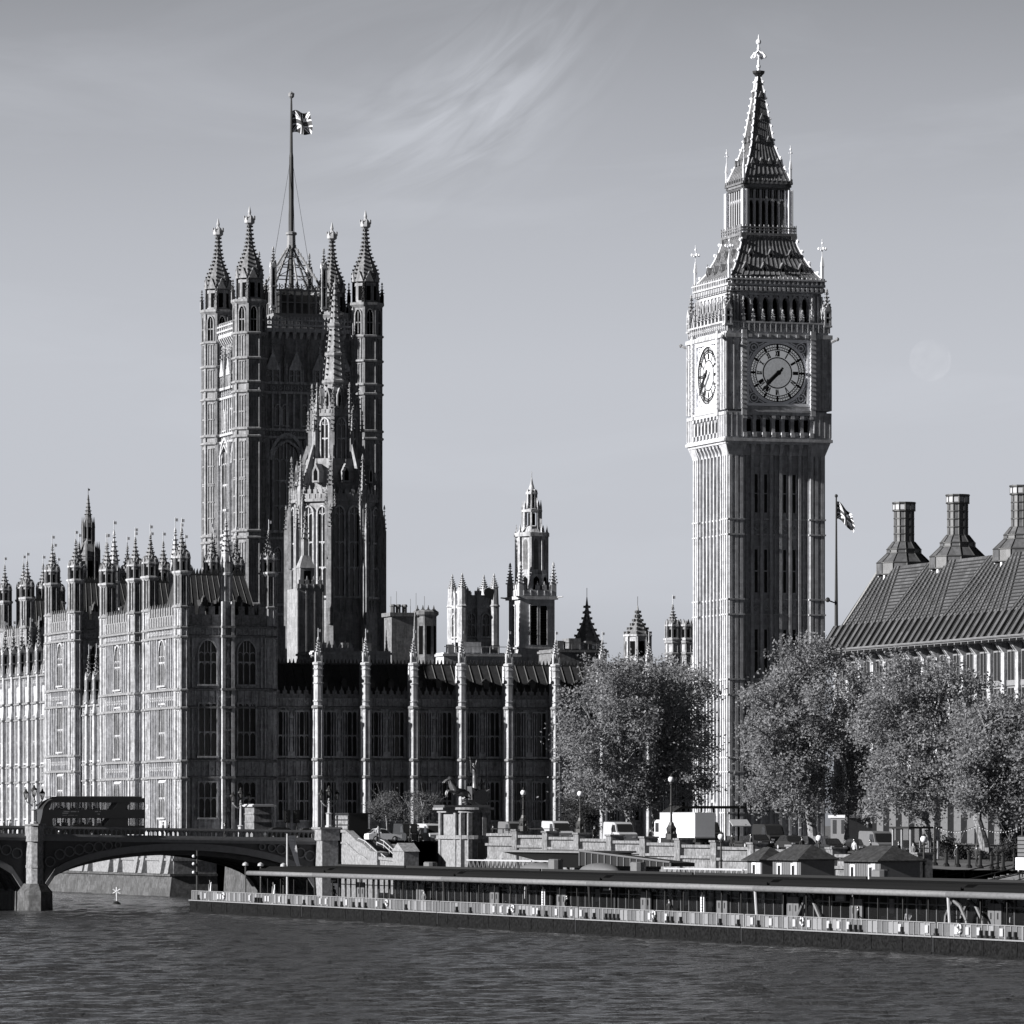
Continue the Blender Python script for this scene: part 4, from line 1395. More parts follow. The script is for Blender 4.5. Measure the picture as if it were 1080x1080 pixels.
def roof_turret(px0, px1, ly, ytop, yeave, ybase, n, label, crk, name='roof_turret'):
    lx = LX((px0 + px1) / 2, ly)
    Y0 = OY + SA * lx + CA * ly
    Z = lambda y: HZ + (HPX - y) * Y0 / FPX - GZ
    r = (px1 - px0) / 2 * Y0 / FPX
    t = thing(name, label, "turret", lx, ly, GZ)
    b = MB()
    b.loft(n, 0, 0, [(r * .93, 0), (r * .93, Z(yeave)), (r * 1.05, Z(yeave) + .1), (r * 1.05, Z(yeave) + .35), (r * .8, Z(yeave) + .4)], PI / n)
    for k in range(n):
        b.M = rotz(k * 2 * PI / n + PI / n)
        b.box(r * .8, r * 1.02, -.14, .14, 0, Z(yeave) + .2)
        b.M = rotz(k * 2 * PI / n)
        b.box(r * .8, r * .93 * math.cos(PI / n) + .03, -r * .2, r * .2, Z(ybase), Z(yeave) - .6, 1)
    b.M = Matrix.Identity(4)
    b.build('drum', ['stone', 'void'], t)
    b = MB()
    h = Z(ytop) - Z(yeave)
    cap = [(r * 1.0, 0), (r * .78, .14), (r * .56, .28), (r * .33, .45), (r * .18, .6), (r * .1, .8), (.06, 1.0)]
    b.loft(n, 0, 0, [(q, Z(yeave) + .3 + h * f) for q, f in cap], PI / n)
    for k in range(n):
        a = PI / n + k * 2 * PI / n
        for j in range(crk):
            f = (j + .5) / crk * .85
            rr = np.interp(f, [c[1] for c in cap], [c[0] for c in cap]) + .1
            b.cbox(rr * math.cos(a), rr * math.sin(a), Z(yeave) + .3 + h * f - .12, Z(yeave) + .3 + h * f + .2, .3, .3)
    for f in (.62, .72, .82):
        b.loft(8, 0, 0, [(.15, Z(yeave) + h * f), (.5, Z(yeave) + h * f + .15), (.1, Z(yeave) + h * f + .45)])
    b.cbox(0, 0, Z(ytop), Z(ytop) + 1.6, .06, .06)
    b.build('cap', ['slate'], t)
roof_turret(603, 635, 125, 632, 682, 690, 8, "dark conical slate roof turret with tiered finial right of the pale lantern tower", 7)
roof_turret(658, 687, 118, 641, 672, 692, 8, "octagonal stone turret with ogee cap above the biggest plane tree", 6)
def slim_spire(px, ly, ytop, yb, label):
    lx = LX(px, ly)
    Y0 = OY + SA * lx + CA * ly
    Z = lambda y: HZ + (HPX - y) * Y0 / FPX - GZ
    me = turret_mesh(.95, 0, Z(675), Z(660), Z(ytop), [Z(690), Z(678)], 'stair_turret')
    t = thing("spired_turret", label, "turret", lx, ly, GZ)
    put('stair_turret', me, t)
slim_spire(709.5, 75, 637, 700, "slim crocketed stone spire just left of the clock tower")
slim_spire(723.5, 78, 668, 700, "short spirelet squeezed against the left edge of the clock tower")
def far_lantern():
    lx = 20.0
    ly = 190.0
    lx = LX(93, ly)
    Y0 = OY + SA * lx + CA * ly
    Z = lambda y: HZ + (HPX - y) * Y0 / FPX - GZ
    t = thing("lantern_spire", "octagonal lantern with ringed pinnacles and dark spire behind the river front", "tower", lx, ly, GZ)
    b = MB()
    R0 = 1.55
    b.loft(8, 0, 0, [(R0, 0), (R0, Z(588)), (R0 + .2, Z(587)), (R0 * .9, Z(582)), (R0 * .62, Z(572)), (.7, Z(570)), (.7, Z(552)), (.45, Z(545)), (.25, Z(532)), (.1, Z(522))], PI / 8)
    for k in range(8):
        b.M = rotz(k * PI / 4 + PI / 8)
        b.box(R0 - .1, R0 + .28, -.13, .13, 0, Z(580))
        b.loft(4, R0 + .1, 0, [(.2, Z(580)), (.02, Z(571))], PI / 4)
        b.box(.85, 1.02, -.09, .09, Z(578), Z(556))
        b.loft(4, .93, 0, [(.17, Z(557)), (.01, Z(545))], PI / 4)
        b.M = rotz(k * PI / 4)
        b.box(R0 * .8, R0 * .925 + .03, -.36, .36, Z(612), Z(592), 1)
        b.box(.5, .66, -.15, .15, Z(568), Z(556), 1)
    b.M = Matrix.Identity(4)
    crocketed(b, 0, 0, Z(545), Z(521) - Z(545), .5, 8, 5, PI / 8, .14, True)
    b.build('stone_lantern', ['stone_d', 'void'], t)
far_lantern()
# ------------------------------------------------------------------ ground, water, river walls
def gz(ly):
    return float(np.interp(ly, [-600, -250, -201, -166, -90, -42, -16, 64], [4.4, 4.6, 5.5, 6.15, 7.4, 7.4, 7.0, 7.0]))
PAL_E = LX(190, 66.0)                        # plane of the river front
WALL0 = LY(514, -58.0)
def ground():
    b = MB()
    rows = [(9000, 7.0, PAL_E - 1.6), (64.4, 7.0, PAL_E - 1.6), (64.3, 7.0, -45), (-15, 7.0, -45), (-15.1, 7.0, -57.8), (-42, 7.4, -57.8), (-44.9, 7.4, -57.8), (-45, 7.4, -50), (WALL0, gz(WALL0), -50), (WALL0 - .1, gz(WALL0), -57.8), (-90, 7.4, -57.8), (-128, gz(-128), -57.8),
            (-166, gz(-166), -57.8), (-203, gz(-203), -57.8), (-203.1, gz(-203), -50), (-240, gz(-240), -50), (-240.1, gz(-240), -57.8), (-600, 4.4, -57.8), (-9000, 4.4, -57.8)]
    vs_, fs = [], []
    for ly, z, ex in rows:
        for x in (ex, -30, 20, 9000):
            vs_.append(W(x, ly, z)[:])
    for i in range(len(rows) - 1):
        for j in range(3):
            a = i * 4 + j
            fs.append((a, a + 4, a + 5, a + 1))
    b.add(vs_, fs)
    tag(b.build("ground", ['paving']), kind='structure')
    b = MB()
    vs_, fs = [], []
    ys = (-330, -203, -166, -128, -90, -42)
    for ly in ys:
        for x in (-44, -18):
            vs_.append(W(x, ly, gz(ly) + .012)[:])
    fs = [(2 * i, 2 * i + 1, 2 * i + 3, 2 * i + 2) for i in range(len(ys) - 1)]
    b.add(vs_, fs)
    tag(b.build("road", ['asphalt']), kind='structure')
ground()
def water():
    m = bpy.data.materials.new('river_water')
    m.use_nodes = True
    t = m.node_tree
    p = t.nodes['Principled BSDF']
    p.inputs['Base Color'].default_value = grey(0.04)
    p.inputs['Roughness'].default_value = 0.12
    p.inputs['IOR'].default_value = 1.33
    g = N(t, 'ShaderNodeNewGeometry')
    def layer(sx_, sy_, det, dist=0.0):
        q = N(t, 'ShaderNodeMapping')
        q.inputs['Rotation'].default_value = (0, 0, math.radians(-12))
        q.inputs['Scale'].default_value = (sx_, sy_, 1)
        t.links.new(g.outputs['Position'], q.inputs[0])
        n = N(t, 'ShaderNodeTexNoise')
        n.inputs['Scale'].default_value = 1.0
        n.inputs['Detail'].default_value = det
        n.inputs['Roughness'].default_value = 0.6
        n.inputs['Distortion'].default_value = dist
        t.links.new(q.outputs[0], n.inputs['Vector'])
        return n.outputs[0]
    h = mth(t, 'ADD', mth(t, 'MULTIPLY', layer(.8, .7, 4, .6), 1.0), mth(t, 'MULTIPLY', layer(3.0, 2.6, 5), .55))
    bp = N(t, 'ShaderNodeBump')
    bp.inputs['Strength'].default_value = 1.0
    bp.inputs['Distance'].default_value = 0.2
    t.links.new(h, bp.inputs['Height'])
    t.links.new(bp.outputs[0], p.inputs['Normal'])
    # a real surface of short wind waves in the reach that is seen, flat water round it
    rs = np.random.RandomState(4)
    Y0_, Y1_ = 165.0, 800.0
    ny, nx = 1500, 300
    ys = Y0_ * (Y1_ / Y0_) ** np.linspace(0, 1, ny)
    us = np.linspace(-1, 1, nx)
    Xg = us[None, :] * (30 + .105 * ys[:, None])
    Yg = np.repeat(ys[:, None], nx, 1)
    H = np.zeros_like(Xg)
    for i in range(110):
        lam = .8 * (8.0 / .8) ** (rs.rand() ** 1.3)
        th = math.radians(rs.normal(78, 24))
        kx, ky = math.cos(th) * 2 * PI / lam, math.sin(th) * 2 * PI / lam
        ph = rs.rand() * 2 * PI
        gust = .55 + .45 * np.sin(Xg * rs.uniform(.015, .06) + rs.rand() * 6) * np.sin(Yg * rs.uniform(.008, .05) + rs.rand() * 6)
        H += .0064 * lam ** .8 * np.sin(kx * Xg + ky * Yg + ph) * gust
    fade = np.clip((1 - np.abs(us)) * 12, 0, 1)[None, :] * np.clip((Y1_ - Yg) / 30, 0, 1) * np.clip((Yg - Y0_) / 6, 0, 1)
    H = H * fade
    co = np.stack([Xg, Yg, H], 2).reshape(-1, 3)
    n0 = len(co)
    S = 9000
    idx = (np.arange(ny - 1)[:, None] * nx + np.arange(nx - 1)[None, :]).ravel()
    quads = np.stack([idx, idx + 1, idx + nx + 1, idx + nx], 1)
    corner = [0, nx - 1, ny * nx - 1, (ny - 1) * nx]
    outer = np.array([(-S, -400, 0), (S, -400, 0), (S, S, 0), (-S, S, 0)], float)
    co = np.concatenate([co, outer])
    ring_ = np.array([(n0, n0 + 1, corner[1], corner[0]), (n0 + 1, n0 + 2, corner[2], corner[1]), (n0 + 2, n0 + 3, corner[3], corner[2]), (n0 + 3, n0, corner[0], corner[3])])
    q = np.concatenate([quads, ring_]).astype(np.int32)
    me = bpy.data.meshes.new('water')
    me.vertices.add(len(co))
    me.vertices.foreach_set('co', co.astype(np.float32).ravel())
    me.loops.add(q.size)
    me.loops.foreach_set('vertex_index', q.ravel())
    me.polygons.add(len(q))
    me.polygons.foreach_set('loop_start', np.arange(0, q.size, 4, dtype=np.int32))
    me.polygons.foreach_set('loop_total', np.full(len(q), 4, dtype=np.int32))
    me.polygons.foreach_set('use_smooth', np.ones(len(q), bool))
    me.materials.append(m)
    me.update()
    tag(put('water', me), kind='structure')
water()

# river wall under the palace
b = MB()
x0, n0 = PAL_E - 1.5, 64.5
def batter(b, x_, y0, y1, z0, z1, o):
    b.hexa([(x_ - o, y0 - o, z0), (x_ + 6, y0 - o, z0), (x_ + 6, y1, z0), (x_ - o, y1, z0)], [(x_, y0, z1), (x_ + 6, y0, z1), (x_ + 6, y1, z1), (x_, y1, z1)])
batter(b, 0, 0, 420, -2, 2.7, .7)
b.box(-.3, 6, -.3, 420, 2.65, 2.95)
b.box(.35, 6, .35, 420, 2.9, 6.9, 1)
b.box(.15, 6, .15, 420, 4.6, 4.9, 1)
for y in (1.4, 5.2, 15.0, 18.2, 28, 33, 44.5, 47.5, 58, 63, 74, 87):
    b.hexa([(-.45, y - 1.0, 2.95), (3, y - 1.0, 2.95), (3, y + 1.0, 2.95), (-.45, y + 1.0, 2.95)], [(.1, y - .7, 5.6), (3, y - .7, 5.6), (3, y + .7, 5.6), (.1, y + .7, 5.6)], 1)
    b.box(.1, 3, y - .6, y + .6, 5.6, 6.9, 1)
o = solo("river_wall", b, ['riverstone', 'stone_s'], "battered stone river wall at the foot of the gothic river front", "river wall", x0, n0, 0)
b = MB()
batter(b, 0, -15, 63.4, -2, 6.4, .5)
b.box(-.2, 6, -15, 63.4, 6.4, 7.3)
solo("quay_wall", b, ['riverstone'], "dark stone quay wall seen through the bridge arch", "river wall", -45, 0, 0)

# ------------------------------------------------------------------ the palace
STR = [ZP(y, PAL_E, 66) - GZ for y in (821, 803, 747, 728, 672, 662)]
TUR = turret_mesh(1.0, -2.6, ZP(604, PAL_E, 66) - GZ, ZP(588, PAL_E, 66) - GZ, ZP(556, PAL_E, 66) - GZ, STR + [ZP(640, PAL_E, 66) - GZ])
SPIN = pinnacle_mesh(.8, 3.2, 3.4, sunk=.2, vane=True)
W1 = gwindow(2.5, 5.7, 3, (.5,), True, .18, .12, .4)
W2 = gwindow(2.5, 6.8, 3, (.45,), False, .16, .12, .4)
W3 = gwindow(2.5, 4.6, 3, (.55,), False, .16, .12, .4)
WE = gwindow(3.6, 6.8, 4, (.45,), False, .22, .14, .26, 'sunlit_leaded_e')
WE1 = gwindow(3.6, 5.9, 4, (.5,), True, .22, .14, .26, 'sunlit_leaded_e')
WE3 = gwindow(3.6, 4.6, 4, (.55,), False, .22, .14, .26, 'sunlit_leaded_e')
WR1 = gwindow(2.4, 5.7, 3, (.5,), True, .16, .1, .16, 'sunlit_leaded')
WR2 = gwindow(2.4, 6.8, 3, (.45,), False, .16, .1, .16, 'sunlit_leaded')
WR3 = gwindow(2.4, 4.6, 3, (.55,), False, .16, .1, .16, 'sunlit_leaded')
def pav_face(b, w, bays, zt):
    """one wall face of a pavilion in its own frame: x from 0 to w, looking to -y"""
    for z in STR:
        string(b, 0, w, z, .4, .36)
    panel_band(b, .9, w - .9, STR[0] + .36, STR[1], .95)
    panel_band(b, .9, w - .9, STR[2] + .36, STR[3], .95)
    panel_band(b, .9, w - .9, STR[4] + .3, STR[5], .8)
    bw = (w - 2.0) / bays
    for i in range(bays):
        xc = 1.0 + (i + .5) * bw
        ww = 1.75 if bays > 1 else 2.5
        for z0, z1 in ((0, STR[0]), (STR[1] + .36, STR[2]), (STR[3] + .36, STR[4])):
            for s in (-1, 1):
                for u in (.25, .75, 1.3) if bays > 1 else (.0, 1.15, 2.3, 3.45):
                    x = xc + s * (ww + u)
                    if 1.0 < x < w - 1.0:
                        b.box(x - .1, x + .1, -.3, .03, z0, z1)
                        if bays > 1 and z1 - z0 > 4:
                            b.box(x - .2, x + .2, -.5, .03, z0 + (z1 - z0) * .55, z0 + (z1 - z0) * .6)
                            b.taper(x - .2, x + .2, -.45, .03, z1 - 1.2, x - .02, x + .02, -.3, .03, z1 - .2)
        if i:
            x = 1.0 + i * bw
            for q in (-.62, .62):
                b.box(x + q - .2, x + q + .2, -.95, .03, -2.6, STR[5] + 3.4)
            b.box(x - .42, x + .42, -.2, .03, -2.6, STR[5] + 3.4)
            for z in STR:
                b.box(x - .9, x + .9, -1.05, .03, z, z + .3, 1)
            for k in range(6):                               # niche canopies and figures between the pilasters
                zz = 1.5 + k * (STR[5] - 2) / 6
                b.taper(x - .3, x + .3, -.7, 0, zz, x - .4, x + .4, -.85, 0, zz + .3)
                b.taper(x - .22, x + .22, -.6, -.1, zz + .3, x - .12, x + .12, -.45, -.1, zz + 2.0)
                b.taper(x - .35, x + .35, -.8, 0, zz + 2.4, x - .05, x + .05, -.3, 0, zz + 3.3)
    battlement(b, .9, w - .9, zt, 2.4, 1.3, .1, mi=1)
def pavilion(px_ne, px_sw, lxp, label, wx, ly=None, dz=0.0, nb=2, group="pavilion towers of the river front", roof=True, hidden_low=False):
    y0 = LY(px_ne, lxp) if ly is None else ly
    y1 = LY(px_sw, lxp)
    wy = y1 - y0
    t = thing("palace_pavilion", label, "palace pavilion", lxp, y0, GZ + dz, group=group)
    zt = STR[5] + .4
    b = MB()
    b.box(0, wx, 0, wy, -2.6, zt)
    pav_face(b, wx, nb, zt)
    b.M = rotz(EAST, 0, wy)
    pav_face(b, wy, 1, zt)
    b.M = rotz(PI / 2, wx, 0)
    for z in STR:
        string(b, 0, wy, z, .4, .36)
    battlement(b, .9, wy - .9, zt, 2.4, 1.3, .1)
    b.M = rotz(PI, wx, wy)
    battlement(b, .9, wx - .9, zt, 2.4, 1.3, .1)
    b.M = Matrix.Identity(4)
    b.build('wall', ['stone', 'stone_s'], t)
    # windows
    bw = (wx - 2.0) / nb
    for i in range(nb):
        x = 1.0 + (i + .5) * bw
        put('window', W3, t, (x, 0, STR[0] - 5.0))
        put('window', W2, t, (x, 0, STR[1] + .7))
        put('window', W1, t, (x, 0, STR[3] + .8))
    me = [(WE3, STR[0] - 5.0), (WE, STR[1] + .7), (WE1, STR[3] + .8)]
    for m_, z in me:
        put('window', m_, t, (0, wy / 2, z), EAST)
    for k, (x, y) in enumerate(((.35, .5), (wx - .35, .8), (.35, wy - .35), (wx - .35, wy - .35), (wx * .36, wy - .5), (wx * .7, wy - .5))):
        put('turret', TUR, t, (x, y, 0 if k < 4 else .3))
    if nb > 1:
        tp = MB()
        tp.loft(8, 0, 0, [(.72, 0), (.72, 3.4), (.9, 3.5), (.9, 3.8), (.62, 3.9), (.62, 6.4)], PI / 8)
        for q in range(8):
            a = q * PI / 4 + PI / 8
            tp.cbox(.75 * math.cos(a), .75 * math.sin(a), 0, 5.2, .14, .14)
            tp.loft(4, .75 * math.cos(a), .75 * math.sin(a), [(.13, 5.2), (.01, 6.0)])
        crocketed(tp, 0, 0, 6.3, 4.6, .66, 8, 6, PI / 8, .2, True, gi=1)
        pm = tp.mesh('turret', ['stone', 'gilt'])
        for i in range(1, nb):
            put('turret', pm, t, (1.0 + i * bw, .35, STR[5] + 3.3))
    if roof:
        b = MB()
        zr = ZP(606, PAL_E, 72) - GZ
        b.taper(1.2, wx - 1.2, 1.2, wy - 1.2, zt - .5, 2.2, wx - 2.2, wy * .35, wy * .65, zr)
        n = int((wx - 2) / .9)
        for i in range(n + 1):
            f = i / n
            b.tube((1.3 + (wx - 2.6) * f, 1.2, zt - .4), (2.2 + (wx - 4.4) * f, wy * .35, zr), .035, .035, 4)
        for x in (wx * .3, wx * .48, wx * .68):
            b.box(x - .5, x + .5, 2.0, 4, zt + 2.2, zt + 3.3, 0)
            b.loft(8, x, 2.0, [(.5, zt + 2.7), (.35, zt + 3.5), (.1, zt + 3.9)], 0)
        b.build('roof', ['lead'], t)
        b = MB()
        cresting(b, 2.2, wx - 2.2, wy * .35, zr - .05, .9, .4)
        cresting(b, 2.2, wx - 2.2, wy * .65, zr - .05, .9, .4)
        b.build('roof_cresting', ['lead'], t)
    return t, y0, y1
w1 = LX(288, 66.0) - PAL_E
_, p1a, p1b = pavilion(190, 155, PAL_E, "nearest pavilion at the corner with a broad shaded front and lit river side", w1, ly=66.0)
_, p2a, p2b = pavilion(141, 110, PAL_E, "second pavilion from the bridge corner, sunlit and half hidden behind the nearest one", 11.5)
_, p3a, p3b = pavilion(78, 52, PAL_E, "third pavilion along the sunlit river front, standing alone beyond a low stretch with three pinnacles", 11.5, dz=1.3)
t4, _, _ = pavilion(27, 2, PAL_E + 9, "farthest pavilion at the left edge rising behind a row of small pinnacles", 9, dz=1.5)
def east_range(ya, yb, ytop, n, label, recess=1.2, roofz=4.0):
    L_ = yb - ya
    t = thing("river_front_range", label, "palace range", PAL_E + recess, ya, GZ, group="ranges of the river front")
    ST = STR[:3]
    b = MB()
    b.box(0, 9, 0, L_, -2.6, ytop)
    b.M = rotz(EAST, 0, L_)
    p = L_ / n
    for z in STR:
        if z < ytop - 1:
            string(b, 0, L_, z, .3, .32)
    for i in range(n + 1):
        x = i * p
        if 0 < i < n or n == 1:
            b.box(x - .5, x + .5, -.62, .03, -2.6, STR[2] + .5)
            b.taper(x - .5, x + .5, -.62, .03, STR[2] + .5, x - .42, x + .42, -.5, .03, STR[2] + 1.6)
            b.box(x - .42, x + .42, -.5, .03, STR[2] + 1.6, ytop + .4)
            for z in STR:
                if z < ytop - 1:
                    b.box(x - .6, x + .6, -.72, .0, z + .02, z + .3, 1)
        for q in (-.9, -1.25, .9, 1.25):
            if 0 < x + q < L_:
                b.box(x + q - .08, x + q + .08, -.2, .03, -2.6, ytop - .4)
    panel_band(b, 0, L_, STR[0] + .35, STR[1], .9)
    panel_band(b, 0, L_, ytop - 1.5, ytop - .3, .9)
    string(b, 0, L_, ytop - .2, .35, .3)
    battlement(b, 0, L_, ytop, 1.4, 1.1, .1, mi=1)
    b.M = Matrix.Identity(4)
    b.build('wall', ['stone', 'stone_s'], t)
    for i in range(n + 1):
        if 0 < i < n or n == 1:
            put('pinnacle', SPIN, t, (-.15, L_ - i * p, ytop + .3))
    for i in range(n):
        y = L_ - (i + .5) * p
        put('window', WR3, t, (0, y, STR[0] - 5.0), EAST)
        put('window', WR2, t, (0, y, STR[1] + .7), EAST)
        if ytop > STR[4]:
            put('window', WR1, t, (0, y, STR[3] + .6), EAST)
    b = MB()
    b.taper(.5, 9, 0, L_, ytop - .2, 4, 8, 0, L_, ytop + roofz)
    b.build('roof', ['lead'], t)
z_lo = ZP(743, PAL_E, LY(94, PAL_E)) - GZ
z_hi = ZP(712, PAL_E, LY(30, PAL_E)) - GZ
east_range(p1b, p2a, STR[3] + 3.5, 1, "short recessed bay squeezed between the two nearest pavilions")
east_range(p2b, p3a, z_lo, 4, "low sunlit stretch of river front with three pinnacles between two pavilions", roofz=2.5)
east_range(p3b, p3b + 118, z_hi, 22, "long sunlit river front wall with evenly spaced buttress pinnacles at the left edge")

def north_range():
    ly = 67.0
    xa = LX(289, ly)
    pxs = [332, 382, 432.5, 483, 532.5, 582]
    bx = [LX(p, ly) for p in pxs]
    pitch = (bx[-1] - bx[0]) / 5
    xb = bx[-1] + pitch * 3.2
    t = thing("north_range", "long shaded palace range with sunlit buttresses and a low ribbed lead roof", "palace range", xa, ly, GZ)
    L_ = xb - xa
    Z = lambda y: ZP(y, bx[2], ly) - GZ
    b = MB()
    zt = Z(737)
    b.box(0, L_, 0, 11, -1, zt)
    sts = [Z(821), Z(803), Z(748)]
    for z in sts:
        string(b, 0, L_, z, .35, .34)
    panel_band(b, 0, L_, sts[0] + .35, sts[1], .9)
    panel_band(b, 0, L_, sts[2] + .35, zt - .1, .8)
    battlement(b, 0, L_, zt, 1.0, .95, .1, mi=1)
    pos = [x - xa for x in bx] + [bx[-1] - xa + pitch * k for k in (1, 2, 3)]
    pos = [p for p in pos if p < L_ + .5]
    for p in pos + [pos[0] - pitch]:
        for q in (.28, .5, .72):
            x = p + pitch * q
            if x < L_:
                if q == .5:
                    b.box(x - .8, x - .66, -.3, .03, 0, sts[2])
                    b.box(x + .66, x + .8, -.3, .03, 0, sts[2])
                    b.box(x - .35, x + .35, -.4, .03, sts[1] + .4, sts[1] + 1.2)
                    for zz in (sts[1] + 1.2, sts[1] + 3.6):
                        b.taper(x - .22, x + .22, -.4, .0, zz, x - .16, x + .16, -.3, 0, zz + 1.8)
                        b.taper(x - .4, x + .4, -.45, .03, zz + 1.9, x - .03, x + .03, -.2, .03, zz + 2.7)
    b.build('wall', ['stone', 'stone_s'], t)
    bm = MB()
    bm.box(-.4, .4, -1.5, .03, -1, sts[2])
    bm.box(-.36, .36, -1.5, .03, sts[2], Z(702))
    bm.loft(8, 0, -1.6, [(.72, -1), (.72, sts[0]), (.66, sts[0] + .3), (.66, sts[2]), (.58, sts[2] + .3), (.58, Z(700))], PI / 8)
    for z in sts:
        bm.loft(8, 0, -1.6, [(.7, z - .1), (.9, z + .05), (.9, z + .28), (.7, z + .4)], PI / 8, 2)
        bm.box(-.5, .5, -1.5, .03, z, z + .3, 2)
    for k in range(8):
        bm.M = rotz(k * PI / 4 + PI / 8, 0, -1.6)
        bm.box(.6, .76, -.05, .05, -1, sts[2])
        bm.M = rotz(k * PI / 4, 0, -1.6)
        for z0, z1 in ((3.6, sts[0]), (sts[1], Z(775)), (Z(774), sts[2]), (sts[2] + .6, Z(718)), (Z(717), Z(703))):
            bm.box(.5, .655, -.2, .2, z0 + .3, z0 + .45)
            bm.box(.5, .655, -.2, .2, z1 - .5, z1 - .35)
    bm.M = Matrix.Identity(4)
    bm.loft(8, 0, -1.6, [(.6, Z(703)), (.78, Z(702)), (.78, Z(700)), (.5, Z(699))], PI / 8)
    crocketed(bm, 0, -1.6, Z(690), Z(673) - Z(690), .42, 4, 5, PI / 4, .17, True, gi=1)
    bm.loft(8, 0, -1.6, [(.46, Z(700)), (.46, Z(689))], PI / 8)
    for s in (-1, 1):
        for yy in (-1.25, -1.95):
            bm.loft(4, s * .36, yy, [(.14, Z(700)), (.14, Z(694)), (.01, Z(689))], PI / 4)
    bme = bm.mesh('buttress', ['stone_b', 'gilt', 'stone_s'])
    for p in pos:
        put('buttress', bme, t, (p, 0, 0))
    wa = gwindow(2.0, 5.8, 3, (.46,), False, .15, .1, .4)
    wb_ = gwindow(1.9, 1.6, 2, (), False, .2, .13, .3)
    wc = gwindow(2.0, 5.0, 3, (.5,), False, .15, .1, .4)
    for p in [pos[0] - pitch] + pos:
        for q in (.28, .72):
            x = p + pitch * q
            if .8 < x < L_ - .8:
                put('window', wa, t, (x, 0, sts[1] + .65))
                put('window', wc, t, (x, 0, sts[0] - 5.4))
    b = MB()
    zr = Z(700)
    b.prism([(.0, 0), (.0, .01)], 0, 0) if False else None
    b.hexa([(0, .8, zt - .3), (L_, .8, zt - .3), (L_, 11, zt - .3), (0, 11, zt - .3)], [(0, 5.0, zr), (L_, 5.0, zr), (L_, 7.5, zr), (0, 7.5, zr)])
    n = int(L_ / 1.25)
    for i in range(n + 1):
        x = L_ * i / n
        b.tube((x, .8, zt - .2), (x, 5.0, zr), .07, .07, 4)
    for p in pos:
        for q in (.3, .7):
            b.box(p + pitch * q - .35, p + pitch * q + .35, 2.0, 3.5, zt + 1.4, zt + 2.2)
            b.taper(p + pitch * q - .5, p + pitch * q + .5, 1.9, 3.7, zt + 2.2, p + pitch * q - .05, p + pitch * q + .05, 2.1, 3.7, zt + 2.7)
    b.build('roof', ['lead'], t)
    b = MB()
    cresting(b, 0, L_, 5.0, zr - .03, .7, .5)
    b.build('roof_cresting', ['lead'], t)
    return xa, xb
north_range()
# roofs and low blocks behind the north range that catch the sun
def back_blocks():
    data = [(333, 412, 92, 690, 686, 'lead', "low pale parapet block with a gabled stone end below the octagonal tower"),
            (468, 548, 100, 696, 688, 'stone_b', "pale flat-roofed block between the battlemented tower and the lantern tower"),
            (590, 640, 104, 699, 684, 'stone_d', "dark flat roof block with railings beneath the conical slate turret")]
    for a, c, ly, yb, yt, m, lab in data:
        x0, x1 = LX(a, ly), LX(c, ly)
        t = thing("roof_block", lab, "roof block", x0, ly, GZ)
        w = x1 - x0
        z0, z1 = ZP(720, x0, ly) - GZ, ZP(yt, x0, ly) - GZ
        b = MB()
        b.box(0, w, 0, 9, 8, z1)
        b.box(-.2, w + .2, -.2, 9.2, z1 - .5, z1 - .2)
        if m != 'lead':
            for i in range(int(w / 1.2)):
                b.cbox(.6 + i * 1.2, -.05, z1 - .1, z1 + .8, .08, .08)
            b.box(0, w, -.08, -.02, z1 + .75, z1 + .85)
            b.box(w * .3, w * .55, 2, 5, z1, z1 + 1.5)
        else:
            battlement(b, 0, w * .5, z1 - .1, .9, .8)
        b.build('wall', ['stone_b' if m == 'lead' else m], t)
        b = MB()
        for i in range(3):
            b.cbox(w * (.2 + .3 * i), 4, z1, z1 + 1.2, .9, .9)
        b.build('roof_plant', ['mid'], t)
back_blocks()

